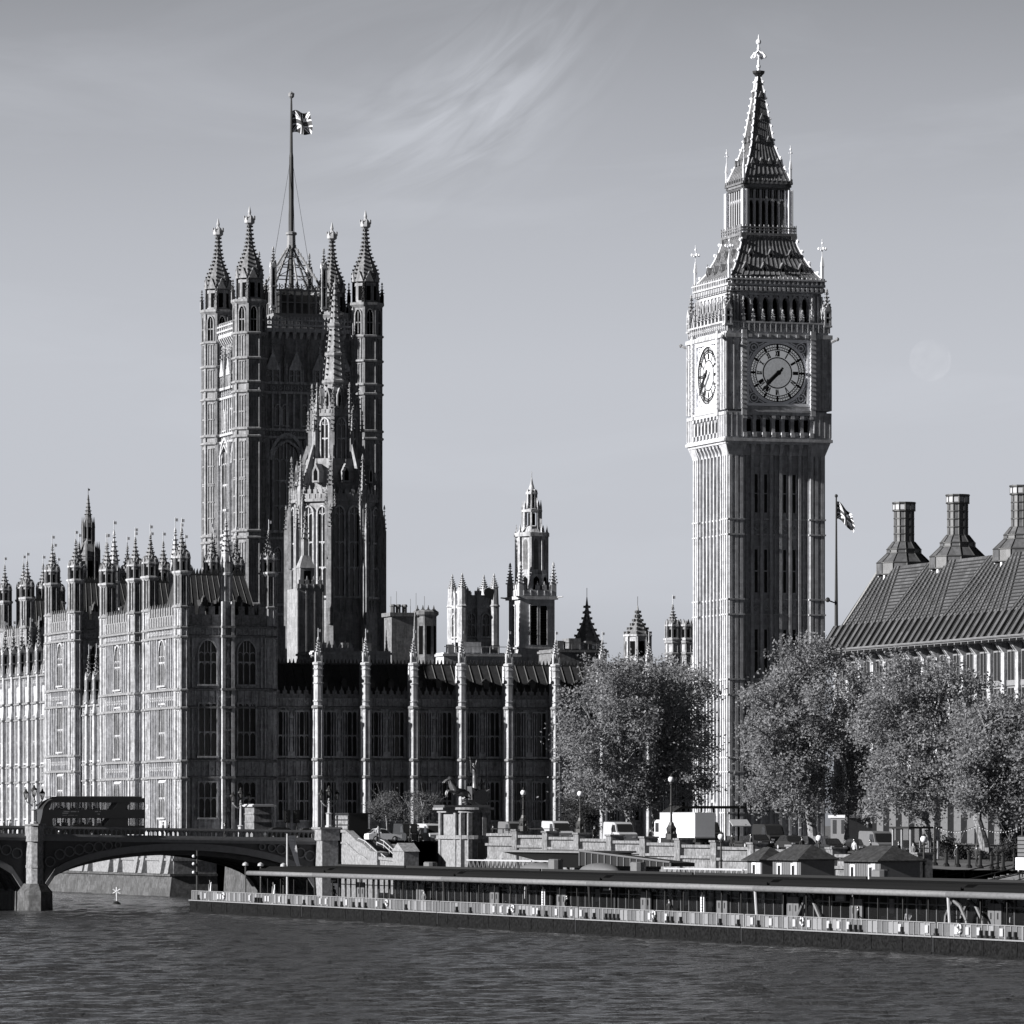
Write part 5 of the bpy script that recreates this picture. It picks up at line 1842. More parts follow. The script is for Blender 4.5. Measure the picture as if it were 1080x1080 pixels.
# ------------------------------------------------------------------ the bridge
BN, BS = -42.0, -16.0
def zdeck(lx):
    return 7.45 + .0145 * (-62 - lx)
AB = -62.2
PIER = LX(36, BN)
SPAN = AB - PIER
def bridge():
    t = thing("road_bridge", "dark iron arched road bridge with pierced parapet on pale granite piers", "bridge", 0, 0, 0)
    fas, par, soff, pier = MB(), MB(), MB(), MB()
    edges = [AB, PIER] + [PIER - k * 35.5 for k in range(1, 7)]
    for a, c in zip(edges[:-1], edges[1:]):
        hw = (a - c) / 2 - 1.25
        xm = (a + c) / 2
        zc = zdeck(xm) - 1.25
        zs = 2.2
        nseg = 28
        xs = [xm - hw + 2 * hw * i / nseg for i in range(nseg + 1)]
        az = [zs + (zc - zs) * math.sqrt(max(0, 1 - ((x - xm) / hw) ** 2)) for x in xs]
        for i in range(nseg):
            x0_, x1_ = xs[i], xs[i + 1]
            t0, t1 = zdeck(x0_) - .35, zdeck(x1_) - .35
            r0 = min(t0 - .02, az[i] + .75)
            r1 = min(t1 - .02, az[i + 1] + .75)
            for yy in (BN, BS - .5):
                # arch ring stands proud of the spandrel plate
                fas.hexa([(x0_, yy - .02, az[i]), (x1_, yy - .02, az[i + 1]), (x1_, yy + .5, az[i + 1]), (x0_, yy + .5, az[i])],
                         [(x0_, yy - .02, r0), (x1_, yy - .02, r1), (x1_, yy + .5, r1), (x0_, yy + .5, r0)], 0)
                fas.hexa([(x0_, yy + .28, r0), (x1_, yy + .28, r1), (x1_, yy + .45, r1), (x0_, yy + .45, r0)],
                         [(x0_, yy + .28, t0), (x1_, yy + .28, t1), (x1_, yy + .45, t1), (x0_, yy + .45, t0)], 1)
                if t0 - r0 > .7:                            # quatrefoils in the spandrels
                    for q in (.5,):
                        xx, zz, rr = (x0_ + x1_) / 2, (r0 + t0) / 2, min((t0 - r0) * .42, .55)
                        p = [(xx + rr * math.cos(k * PI / 4), zz + rr * math.sin(k * PI / 4)) for k in range(9)]
                        fas.strip(p, .12, yy + .1, yy + .3, 0)
            soff.hexa([(x0_, BN + .4, az[i]), (x1_, BN + .4, az[i + 1]), (x1_, BS - .4, az[i + 1]), (x0_, BS - .4, az[i])],
                      [(x0_, BN + .4, t0), (x1_, BN + .4, t1), (x1_, BS - .4, t1), (x0_, BS - .4, t0)])
        for rib in range(6):
            y = BN + 3 + rib * 4
            for i in range(nseg):
                soff.hexa([(xs[i], y, az[i] - .5), (xs[i + 1], y, az[i + 1] - .5), (xs[i + 1], y + .5, az[i + 1] - .5), (xs[i], y + .5, az[i] - .5)],
                          [(xs[i], y, az[i] + .1), (xs[i + 1], y, az[i + 1] + .1), (xs[i + 1], y + .5, az[i + 1] + .1), (xs[i], y + .5, az[i] + .1)])
    x0, x1 = edges[-1], AB
    n = 120
    st = (x1 - x0) / n
    for yy in (BN, BS):
        s = -1 if yy == BN else 1
        for i in range(n):
            a, c = x0 + i * st, x0 + (i + 1) * st
            za, zb = zdeck(a), zdeck(c)
            def rail(y0, y1, h0, h1, mi=0):
                par.hexa([(a, y0, za + h0), (c, y0, zb + h0), (c, y1, zb + h0), (a, y1, za + h0)], [(a, y0, za + h1), (c, y0, zb + h1), (c, y1, zb + h1), (a, y1, za + h1)], mi)
            o = -.55 if yy == BN else .0
            rail(yy - .3, yy + .3, -.42, -.1)
            rail(yy - .42, yy + .35, -.1, .08)
            rail(yy - .12, yy + .12, .08, .32)
            rail(yy - .2, yy + .2, .92, 1.15)
            m_ = 4
            for q in range(m_):
                u0 = a + st * q / m_
                p = st / m_
                z = zdeck(u0)
                par.box(u0 - .07, u0 + .07, yy - .1, yy + .1, z + .3, z + .94)
                par.prism([(u0, z + .92), (u0 + p * .5, z + .92), (u0, z + .6)], yy - .08, yy + .08)
                par.prism([(u0 + p * .5, z + .92), (u0 + p, z + .92), (u0 + p, z + .6)], yy - .07, yy + .07)
                par.prism([(u0, z + .3), (u0 + p * .25, z + .3), (u0, z + .5)], yy - .06, yy + .06)
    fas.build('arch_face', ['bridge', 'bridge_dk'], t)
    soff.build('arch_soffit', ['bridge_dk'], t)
    par.build('parapet', ['bridge'], t)
    b = MB()
    b.hexa([(x0, BN, zdeck(x0) - .34), (-50, BN, 7.1), (-50, BS, 7.1), (x0, BS, zdeck(x0) - .34)], [(x0, BN, zdeck(x0)), (-50, BN, 7.44), (-50, BS, 7.44), (x0, BS, zdeck(x0))])
    b.build('deck', ['asphalt'], t)
    for e in edges[1:]:
        pier = MB()
        zt = zdeck(e)
        # cutwater base, shaft and half octagon pilasters at both faces
        pier.prism([(0, 0), (0, 0), (0, 0)], 0, 0) if False else None
        for y0_, s in ((BN, -1), (BS, 1)):
            ya = y0_ + s * .3
            tip = y0_ + s * 2.6
            pts = [(e - 1.6, ya), (e - 1.0, tip - s * .5), (e, tip), (e + 1.0, tip - s * .5), (e + 1.6, ya)]
            if s > 0:
                pts = pts[::-1]
            def rp(k, z):
                return [(e + (x - e) * k, y0_ + (y - y0_) * k, z) for x, y in pts]
            for z0_, k0, z1_, k1 in ((-2, 1.25, 2.0, 1.2), (2.0, 1.2, 2.9, .75), (2.9, .58, zt - .5, .56), (zt - .5, .66, zt + 1.2, .66), (zt + 1.2, .76, zt + 1.4, .76), (4.6, .62, 4.9, .62)):
                A_, B_ = rp(k0, z0_), rp(k1, z1_)
                pier.add(A_ + B_, [(0, 1, 6, 5), (1, 2, 7, 6), (2, 3, 8, 7), (3, 4, 9, 8), (5, 6, 7, 8, 9), (4, 0, 5, 9)], 1 if z1_ < 2.95 else 0)
        pier.box(e - 2.0, e + 2.0, BN, BS, -2, 2.1, 1)
        pier.box(e - 1.3, e + 1.3, BN + .45, BS - .45, 2.0, zt - .4)
        pier.build('pier', ['stone_s', 'riverstone'], t)
bridge()
def abutment():
    t = thing("bridge_abutment", "pale granite bridge abutment with a balustraded stair dropping to the pier", "bridge abutment", AB, BN, 0)
    b = MB()
    b.box(-.6, 4.4, -2.0, 26, -2, 7.3)
    b.box(-1.2, 0.6, -2.6, 1.0, -2, 7.5)
    b.box(-1.35, .75, -2.75, 1.1, 7.5, 8.75)
    b.box(-1.5, .9, -2.9, 1.2, 8.75, 8.95)
    b.box(.9, 4.4, -2.05, -1.6, 7.3, 8.55)
    b.box(.85, 4.4, -2.2, -1.5, 8.55, 8.75)
    # the stair falls northwards along the river behind a solid parapet
    fx = 1.0
    q = lambda px: BN - LY(px, AB + fx)              # metres north of the bridge face
    zz = lambda px, py: ZP(py, AB + fx, LY(px, AB + fx))
    top = [(355, 877.5), (366, 878), (378, 889.5), (384.5, 892.5), (397, 904), (402, 906.5), (417, 908)]
    pts = [(q(x), zz(x, y)) for x, y in top]
    b.M = rotz(EAST, fx, 0)
    b.prism([(pts[0][0], -2)] + [(pts[-1][0], -2)] + pts[::-1], -.02, .5)
    b.strip([(x, z + .12) for x, z in pts], .3, -.2, .62)
    b.strip([(x, z - 1.15) for x, z in pts[:5]], .2, -.14, .3)
    b.prism([(q(391), -2), (q(401), -2), (q(401), zz(401, 899)), (q(391), zz(391, 897))], -.35, .9)
    for px0, px1 in ((418, 430),):
        zt = zz(424, 898)
        b.box(q(px0), q(px1), -.4, 1.2, -2, zt)
        b.prism([(q(px0) - .15, zt), (q(px1) + .15, zt), ((q(px0) + q(px1)) / 2, zz(424, 889))], -.5, 1.3)
    for i in range(20):
        u0, u1 = q(368) + (q(400) - q(368)) * i / 20, q(368) + (q(400) - q(368)) * (i + 1) / 20
        b.box(u0, u1, .5, 4.0, -1, zz(368, 884) + (zz(400, 915) - zz(368, 884)) * i / 20)
    b.box(q(400), q(430), .5, 9.0, -2, zz(400, 917))
    b.M = Matrix.Identity(4)
    b.build('masonry', ['stone_s'], t)
    b = MB()
    b.M = rotz(EAST, fx, 0)
    rl = [(377, 884), (384, 887), (396, 898), (402, 901), (413, 911)]
    for y in (.1, 2.2):
        for d in (0, .45):
            b.path([(q(x), y, zz(x, yy) - d) for x, yy in rl], .055, 6)
        for x, yy in rl + [(390, 892.5), (407, 905.5)]:
            b.tube((q(x), y, zz(x, yy)), (q(x), y, zz(x, yy) - 1.0), .05, .05, 5)
    b.M = Matrix.Identity(4)
    b.build('handrail', ['offwhite'], t)
    b = MB()
    b.box(0, 1.2, WALL0, -45, -2, 7.6)
    b.box(-.1, 1.3, WALL0, -45, 7.6, 7.8)
    for i in range(14):
        y = -46 - i * 2.0
        if y > WALL0:
            b.cbox(.3, y, 7.8, 8.8, .08, .08, 1)
    b.box(.26, .34, WALL0, -45, 8.75, 8.83, 1)
    solo("terrace_wall", b, ['riverstone', 'iron'], "dark recessed terrace wall between the bridge stair and the statue's plinth", "wall", -50.6, 0, 0)  # dark stone carries the shade of the recess in its colour
abutment()

# ------------------------------------------------------------------ embankment wall and quay
EW = -58.0
def embankment_wall():
    t = thing("embankment_wall", "stained granite embankment wall with square piers along the riverside road", "embankment wall", EW, 0, 0)
    ztop = lambda ly: gz(ly) + 1.05
    b = MB()
    ya, yb = -203.0, WALL0
    n = 12
    for i in range(n):
        a, c = ya + (yb - ya) * i / n, ya + (yb - ya) * (i + 1) / n
        z = ztop(a)
        b.box(0, .8, a, c, -2, z - 1.0)
        b.box(.15, .7, a, c, z - 1.0, z - .25)
        b.box(-.12, .9, a, c, z - .27, z)
        b.box(-.25, .5, a, c, z - 1.25, z - 1.0)
        b.box(-.12, .5, a, c, z - 2.7, z - 2.5)
        b.box(-.3, 1.0, a - .75, a + .75, -2, z + .25)
        b.box(-.4, 1.1, a - .85, a + .85, z + .25, z + .42)
    b.box(0, .8, -240, -330, -2, gz(-260) + .9)
    b.build('masonry', ['granite'], t)
embankment_wall()
def quay():
    b = MB()
    QZ = 3.3
    b.box(-10, -.3, -330, -95, -2, QZ)
    b.box(-10.2, -9.7, -330, -95, QZ - .5, QZ + .12)
    tag(b.build("quay", ['paving'], None, W(EW, 0, 0), ANG), kind='structure')
    b = MB()
    for i in range(16):
        b.box(-1.2 + i * .6, 8.5, -239.8, -203.3, 1, QZ + (i + 1) * (gz(-220) - QZ) / 16)
    solo("river_steps", b, ['paving'], "broad stone steps with raking handrails dropping from the street to the quay", "steps", EW, 0, 0)
quay()

# ------------------------------------------------------------------ the office building with the bronze roof
def office():
    PE = -9.5
    ys = LY(877, PE)
    Y0 = OY + SA * PE + CA * ys
    s0 = FPX / Y0
    Z = lambda y: HZ + (HPX - y) / s0 - GZ
    t = thing("office_building", "modern office block with pale stone piers, a steep ribbed bronze roof and fat ventilation chimneys", "office building", PE, ys, GZ)
    n_ = 22
    pitch = 3.6
    Ln = n_ * pitch
    ze = Z(686)
    zb = Z(660)
    zr = Z(600)
    b = MB()
    b.box(.9, 40, -Ln, 0, -3, ze - .4)
    b.build('wall', ['mid'], t)
    pb = MB()
    pb.box(.42, .95, -.4, .4, 7.5, ze - 1.6)
    pb.box(.2, .95, -.3, .3, -3, 7.5, 1)  # greyer pier feet: the trees' shade is put into the colour
    for k in range(3):
        pb.box(.36, .95, -.46, .46, 8.4 + k * 3.7, 8.65 + k * 3.7)
    pb.taper(.42, .95, -.36, .36, ze - 1.6, -.5, .95, -.25, .25, ze - .5)
    pme = pb.mesh('stone_pier', ['stone', 'mid'])
    wb = MB()
    wb.box(-.02, .05, -1.3, 1.3, 0, 2.9, 0)
    wb.box(-.16, .05, -1.4, 1.4, -.55, 0, 1)
    wb.box(-.12, .05, -1.35, 1.35, 2.9, 3.05, 1)
    for y in (-1.3, -.45, .45, 1.3):
        wb.box(-.1, .05, y - .05, y + .05, 0, 2.9, 1)
    wme = wb.mesh('window', ['glass', 'rail'])
    for i in range(n_ + 1):
        put('stone_pier', pme, t, (0, -i * pitch, 0))
    for i in range(n_):
        for k in range(4):
            put('window', wme, t, (.86, -(i + .5) * pitch, ze - 4.6 - k * 3.7 + .2))
    b = MB()
    b.box(-1.6, 2, -Ln - 1, .8, ze - .35, ze - .05)
    for i in range(n_ * 2):
        b.box(-1.9, .9, -i * pitch / 2 - .1, -i * pitch / 2 + .1, ze - .6, ze - .36)
    b.tube((-1.7, .8, ze - .1), (-1.7, -Ln, ze - .1), .13, .13, 6)
    b.build('eaves', ['fascia'], t)
    # roof
    b = MB()
    r0, r1 = -.8, .9
    def slab(x0, z0, x1, z1, ya, yb, ya1, yb1, th=.25, mi=0):
        b.hexa([(x0, ya, z0), (x0, yb, z0), (x0 + th, yb, z0), (x0 + th, ya, z0)], [(x1, ya1, z1), (x1, yb1, z1), (x1 + th, yb1, z1), (x1 + th, ya1, z1)], mi)
    X2 = 4.4
    hip = 1.8
    b.hexa([(r0, -Ln, ze), (40, -Ln, ze), (40, 0, ze), (r0, 0, ze)], [(r1, -Ln, zb), (40, -Ln, zb), (40, -1.6, zb), (r1, -1.6, zb)], 0)
    b.hexa([(r1, -Ln, zb), (40, -Ln, zb), (40, -1.6, zb), (r1, -1.6, zb)], [(X2, -Ln, zr), (30, -Ln, zr), (30, -1.6 - hip, zr), (X2, -1.6 - hip, zr)], 0)
    def rib(y0, x0, z0, y1, x1, z1, w, p, mi):
        b.hexa([(x0 - p, y0 - w, z0), (x0 - p, y0 + w, z0), (x0 + .1, y0 + w, z0), (x0 + .1, y0 - w, z0)], [(x1 - p, y1 - w, z1), (x1 - p, y1 + w, z1), (x1 + .1, y1 + w, z1), (x1 + .1, y1 - w, z1)], mi)
    chs = [LY(p, PE + X2 + 1.2) - ys for p in (948, 1004.5, 1072)]
    sp = abs(chs[1] - chs[2]) or 15
    chs.append(chs[-1] - sp)
    for i in range(n_):
        y = -.9 - i * pitch
        for o in (-.85, .85):
            rib(y + o, r0, ze, y + o - .1, r1, zb, .5, .42, 0)
            for q in (-.5, .5):
                rib(y + o + q, r0, ze, y + o - .1 + q, r1, zb, .06, .5, 1)
        rib(y - pitch / 2, r0, ze + .2, y - pitch / 2, r1, zb - .2, .4, .02, 1)
    for i in range(n_ * 2):
        y = -1.4 - i * pitch / 2
        # ducts fan towards the nearest chimney
        c = min(chs, key=lambda q: abs(q - y))
        y1 = y + (c - y) * .52
        if y1 > -1.6 - hip + .3:
            y1 = -1.6 - hip + .2
        rib(y, r1, zb, y1, X2, zr, .34, .13, 0)
        for q in (-.34, .34):
            rib(y + q, r1, zb, y1 + q, X2, zr, .05, .17, 1)
    for k in range(1, 17):
        f = k / 17
        x, z = r1 + (X2 - r1) * f, zb + (zr - zb) * f
        b.box(x - .15, x + .3, -Ln, -1.6 - hip * f, z - .04, z + .04, 1)
    b.tube((r1, -1.6, zb), (X2, -1.6 - hip, zr), .22, .22, 6, 1)
    b.build('roof', ['bronze', 'bronze_seam', 'glass'], t)
    # chimneys
    cb = MB()
    s1 = s0 * .985
    q = lambda px: px / s1
    prof = [(q(28), 0), (q(28), q(12)), (q(17.5), q(22)), (q(17.5), q(26)), (q(11.5), q(33.5)), (q(10), q(34)), (q(10), q(66)), (q(11.3), q(66)), (q(11.3), q(73)), (q(11.6), q(73.5)), (q(11.6), q(75)), (q(9), q(75))]
    cb.loft(12, 0, 0, prof, PI / 12)
    for k in range(12):
        cb.M = rotz(k * PI / 6 + PI / 12)
        for (ra, za), (rb, z_b) in zip(prof[:-2], prof[1:-1]):
            if z_b > za + .05:
                cb.tube((ra, 0, za), (rb, 0, z_b), .075, .075, 4, 1)
        cb.M = rotz(k * PI / 6)
        if True:
            cb.box(q(11.2) * .94, q(11.3) * .968 + .03, -.22, .22, q(67.2), q(72), 2)
    cb.M = Matrix.Identity(4)
    for z, r in ((0, 28), (12, 28), (22, 17.5), (26, 17.5), (33.5, 11), (42, 10), (50, 10), (58, 10), (66, 11.2), (74, 11.6)):
        cb.loft(12, 0, 0, [(q(r), q(z) - .07), (q(r) + .1, q(z) - .05), (q(r) + .1, q(z) + .05), (q(r), q(z) + .07)], PI / 12, 1)
    for k in range(8):
        a = k * PI / 4 + .3
        cb.tube((q(25) * math.cos(a), q(25) * math.sin(a), -1.6), (q(25) * math.cos(a), q(25) * math.sin(a), .05), .22, .22, 6, 3)
    cme = cb.mesh('chimney', ['bronze', 'bronze_seam', 'offwhite', 'white'])
    for c in chs:
        put('chimney', cme, t, (X2 + 1.8, c, zr - .8))
    return t
office()
# flagpole beyond the office roof
def street_flag():
    ly = -58.0
    lx = LX(882, ly)
    Y0 = OY + SA * lx + CA * ly
    Z = lambda y: HZ + (HPX - y) * Y0 / FPX
    t = thing("flagpole", "thin flagpole with a drooping union flag right of the clock tower", "flagpole", lx, ly, Z(668))
    b = MB()
    h = Z(524) - Z(668)
    b.loft(8, 0, 0, [(.22, 0), (.2, h * .2), (.13, h * .6), (.09, h)])
    b.ball(0, 0, h + .1, .2)
    b.tube((0, 0, h * .22), (-.9, 0, h * .24), .08, .08)
    b.ball(-1.0, 0, h * .245, .28)
    b.build('pole', ['iron'], t)
    union_flag('flag', 2.0, 1.9, .85, .2, t, (.1, 0, h - .5), -ANG)
street_flag()
def wheel_mesh(r, w=.22):
    b = MB()
    b.loft(16, 0, 0, [(r * .6, -w / 2), (r * .92, -w / 2), (r, -w / 2 + .04), (r, w / 2 - .04), (r * .92, w / 2), (r * .6, w / 2)], 0, 0)
    b.loft(10, 0, 0, [(r * .6, -w / 2 - .01), (r * .15, -w / 2 - .04)], 0, 1)
    b.loft(10, 0, 0, [(r * .6, w / 2 + .01), (r * .15, w / 2 + .04)], 0, 1)
    for i, (x, y, z) in enumerate(b.v):
        b.v[i] = (x, z, y)
    return b.mesh('wheel', ['tyre', 'offwhite'])
# ------------------------------------------------------------------ trees
def crown_mesh(name, blobs, n_leaves, size, mname, seed, spread=.55):
    rs = np.random.RandomState(seed)
    blobs = np.array(blobs, float)
    vol = (blobs[:, 3] * blobs[:, 4] * blobs[:, 5]) ** .8
    per = 42
    nc = max(4, n_leaves // per)
    idx = rs.choice(len(blobs), nc, p=vol / vol.sum())
    d = rs.normal(size=(nc, 3))
    d /= np.linalg.norm(d, axis=1)[:, None]
    r = rs.uniform(.15, 1.3, nc) ** .36
    c = blobs[idx, :3] + d * blobs[idx, 3:6] * r[:, None]
    cs = spread * rs.uniform(.55, 1.35, nc)
    p = np.repeat(c, per, 0) + rs.normal(size=(nc * per, 3)) * np.repeat(cs, per)[:, None] * np.array([1, 1, .75])
    n = len(p)
    a = rs.normal(size=(n, 3))
    a[:, 2] *= .7
    a /= np.linalg.norm(a, axis=1)[:, None]
    b = np.cross(a, rs.normal(size=(n, 3)))
    b /= np.linalg.norm(b, axis=1)[:, None]
    s = size * rs.uniform(.6, 1.3, n)[:, None]
    v = np.stack([p - a * s, p - b * s * .62, p + a * s, p + b * s * .62], 1).reshape(-1, 3)
    me = bpy.data.meshes.new(name)
    me.vertices.add(n * 4)
    me.vertices.foreach_set('co', v.astype(np.float32).ravel())
    me.loops.add(n * 4)
    me.loops.foreach_set('vertex_index', np.arange(n * 4, dtype=np.int32))
    me.polygons.add(n)
    me.polygons.foreach_set('loop_start', np.arange(0, n * 4, 4, dtype=np.int32))
    me.polygons.foreach_set('loop_total', np.full(n, 4, dtype=np.int32))
    me.materials.append(M[mname])
    me.update()
    me.validate()
    return me
def limb(b, pts, r0, r1, n=7):
    k = len(pts) - 1
    for i in range(k):
        b.tube(pts[i], pts[i + 1], r0 + (r1 - r0) * i / k, r0 + (r1 - r0) * (i + 1) / k, n)
def tree(px, lx, label, blobs, trunk, n, seed, size=.2, r=.42, leaf='leaf', name='plane_tree', group="leafy trees along the riverside road", cat='tree', twigs=18, spread=.55):
    """blobs: (px, py, rx, ry) of crown masses; trunk: list of (px, py) from the foot up"""
    ly = LY(px, lx)
    g = gz(ly)
    o = W(lx, ly, g)
    s = FPX / o.y
    t = bpy.data.objects.new(name, None)
    COL.objects.link(t)
    t.location = o
    tag(t, label, cat, group)
    rs = random.Random(seed)
    loc = lambda x, y: ((x - 540) / s - o.x, HZ + (HPX - y) / s - g)
    bl = []
    for (bx, by, rx, ry) in blobs:
        X, Z = loc(bx, by)
        q = (rx + ry) / 2 / s
        for _ in range(2):
            cy_ = rs.uniform(-.55, .55) * 5.0
            bl.append((X + rs.uniform(-.2, .2) * rx / s, cy_, Z + rs.uniform(-.15, .15) * ry / s, rx / s * .72, q * .8, ry / s * .72))
            for _ in range(4):
                a, e = rs.uniform(0, 2 * PI), rs.uniform(-1, 1)
                k_ = rs.uniform(.22, .42)
                bl.append((X + rx / s * .98 * math.cos(a) * math.cos(e), cy_ + q * math.sin(a) * math.cos(e), Z + ry / s * .98 * math.sin(e), rx / s * k_, q * k_, ry / s * k_))
    put('crown', crown_mesh('crown', bl, int(n * 1.2), size * .78, leaf, seed, spread), t)
    b = MB()
    tp = [(loc(x, y)[0], 0, loc(x, y)[1]) for x, y in trunk]
    tp[0] = (tp[0][0], 0, -.3)
    limb(b, tp, r, r * .55, 9)
    b.loft(9, tp[0][0], 0, [(r * 1.5, -.3), (r * 1.1, .5), (r, 1.0)])
    top = tp[-1]
    mid = tp[-2] if len(tp) > 2 else tp[-1]
    for i in range(twigs):
        k = bl[rs.randrange(len(bl))]
        st = Vector(top).lerp(Vector(mid), rs.random() * .7)
        e = Vector((k[0] + rs.uniform(-.6, .6) * k[3], k[1], k[2] + rs.uniform(-.2, .7) * k[5]))
        m1 = st.lerp(e, .45) + Vector((rs.uniform(-.5, .5), rs.uniform(-.5, .5), rs.uniform(.0, 1.0)))
        limb(b, [st, m1, e], r * .42, r * .1, 6)
        for _ in range(3):
            e2 = m1.lerp(e, rs.random()) + Vector((rs.uniform(-2, 2), rs.uniform(-2, 2), rs.uniform(.2, 2.2)))
            limb(b, [m1.lerp(e, .5), e2], r * .16, r * .05, 5)
    b.build('trunk', ['bark'], t)
    return t
tree(664, -34, "plane tree with a leaning trunk at the left end, before the long palace range",
     [(640, 715, 28, 24), (622, 745, 32, 28), (612, 785, 26, 30), (640, 790, 34, 40), (668, 760, 30, 40), (604, 825, 14, 22), (640, 838, 32, 26), (668, 826, 24, 30), (660, 712, 24, 22)],
     [(667, 886), (664, 862), (658, 838), (652, 800)], 21000, 1, r=.55)
tree(693, -30, "tall plane tree with an upright trunk just left of the clock tower",
     [(695, 712, 26, 22), (725, 730, 24, 26), (700, 758, 34, 36), (735, 770, 18, 30), (712, 800, 32, 30), (742, 812, 14, 24), (690, 830, 22, 24), (738, 722, 12, 22), (728, 835, 20, 14)],
     [(692, 890), (691, 860), (693, 830), (698, 780)], 19000, 2, r=.5)
tree(853, -32, "plane tree with leaning forked trunk before the clock tower's right side",
     [(848, 690, 22, 20), (825, 715, 28, 24), (862, 725, 26, 30), (802, 740, 18, 24), (838, 760, 38, 36), (800, 782, 22, 30), (860, 790, 28, 32), (820, 815, 36, 26), (792, 835, 14, 20), (858, 832, 24, 22), (835, 845, 30, 16), (874, 700, 14, 24)],
     [(859, 895), (856, 870), (850, 838), (845, 800)], 27000, 3, r=.55)
tree(898, -26, "slim plane tree squeezed between two bigger crowns in front of the office block corner",
     [(898, 715, 18, 26), (905, 750, 26, 30), (890, 790, 22, 28), (918, 810, 24, 26), (898, 838, 24, 22), (880, 760, 14, 24), (914, 730, 18, 28), (916, 780, 18, 30), (912, 845, 20, 18)],
     [(893, 895), (893, 870), (895, 840), (899, 800)], 11000, 4, r=.28)
tree(977, -32, "broad plane tree with a straight pale trunk in front of the office block",
     [(955, 712, 30, 20), (990, 720, 30, 26), (935, 735, 26, 26), (970, 755, 42, 34), (1010, 760, 22, 30), (930, 785, 28, 34), (985, 800, 38, 34), (945, 825, 30, 28), (1005, 815, 20, 30), (975, 845, 36, 20), (925, 850, 22, 16), (1020, 735, 20, 24), (1024, 790, 18, 30), (915, 760, 16, 28)],
     [(980, 908), (978, 885), (975, 855), (972, 810)], 27000, 5, r=.5)
tree(1040, -36, "plane tree with a forked spotted trunk beside the river steps at the right",
     [(1050, 765, 30, 26), (1030, 790, 24, 30), (1072, 790, 30, 36), (1045, 825, 34, 30), (1020, 840, 16, 22), (1080, 835, 26, 28), (1062, 855, 30, 16), (1070, 750, 26, 18)],
     [(1041, 912), (1038, 890), (1031, 865), (1032, 835)], 20000, 6, r=.55)
tree(1096, -28, "plane tree cut off by the right edge of the photo",
     [(1090, 775, 26, 34), (1110, 800, 30, 40), (1085, 830, 22, 30), (1105, 760, 26, 26)],
     [(1096, 908), (1096, 880), (1098, 840), (1100, 800)], 9000, 7, r=.45)
for (px, lx, lab, bl, tr, n, sd, lf) in (
    (408, -40, "small bare-twigged tree behind the white car by the palace", [(405, 845, 17, 12), (412, 858, 16, 8)], [(409, 880), (408, 868), (406, 852)], 2200, 21, 'leaf2'),
    (447, -40, "small pale tree left of the chariot statue", [(446, 846, 16, 12), (440, 858, 12, 8)], [(447, 880), (447, 866), (446, 850)], 2200, 22, 'leaf2'),
    (612, -42, "dark leafy young tree behind a globe lamp under the biggest plane", [(606, 850, 16, 14), (622, 862, 16, 14), (600, 868, 12, 10)], [(610, 884), (610, 872), (610, 855)], 4200, 23, 'leaf_d'),
    (1002, -40, "rounded dark shrub between two plane trunks", [(998, 896, 12, 11), (1012, 902, 12, 9)], [(1002, 912), (1002, 905), (1002, 898)], 2600, 24, 'leaf_d'),
    (1062, -38, "dark shrub beside the forked plane trunk at the right", [(1062, 898, 14, 10), (1074, 902, 12, 9)], [(1064, 912), (1064, 906), (1064, 899)], 2400, 25, 'leaf_d')):
    tree(px, lx, lab, bl, tr, n, sd, size=.13, r=.12, leaf=lf, name='small_tree' if sd < 24 else 'shrub', group="small trees and shrubs at street level", cat='tree' if sd < 24 else 'shrub', twigs=7, spread=.38)

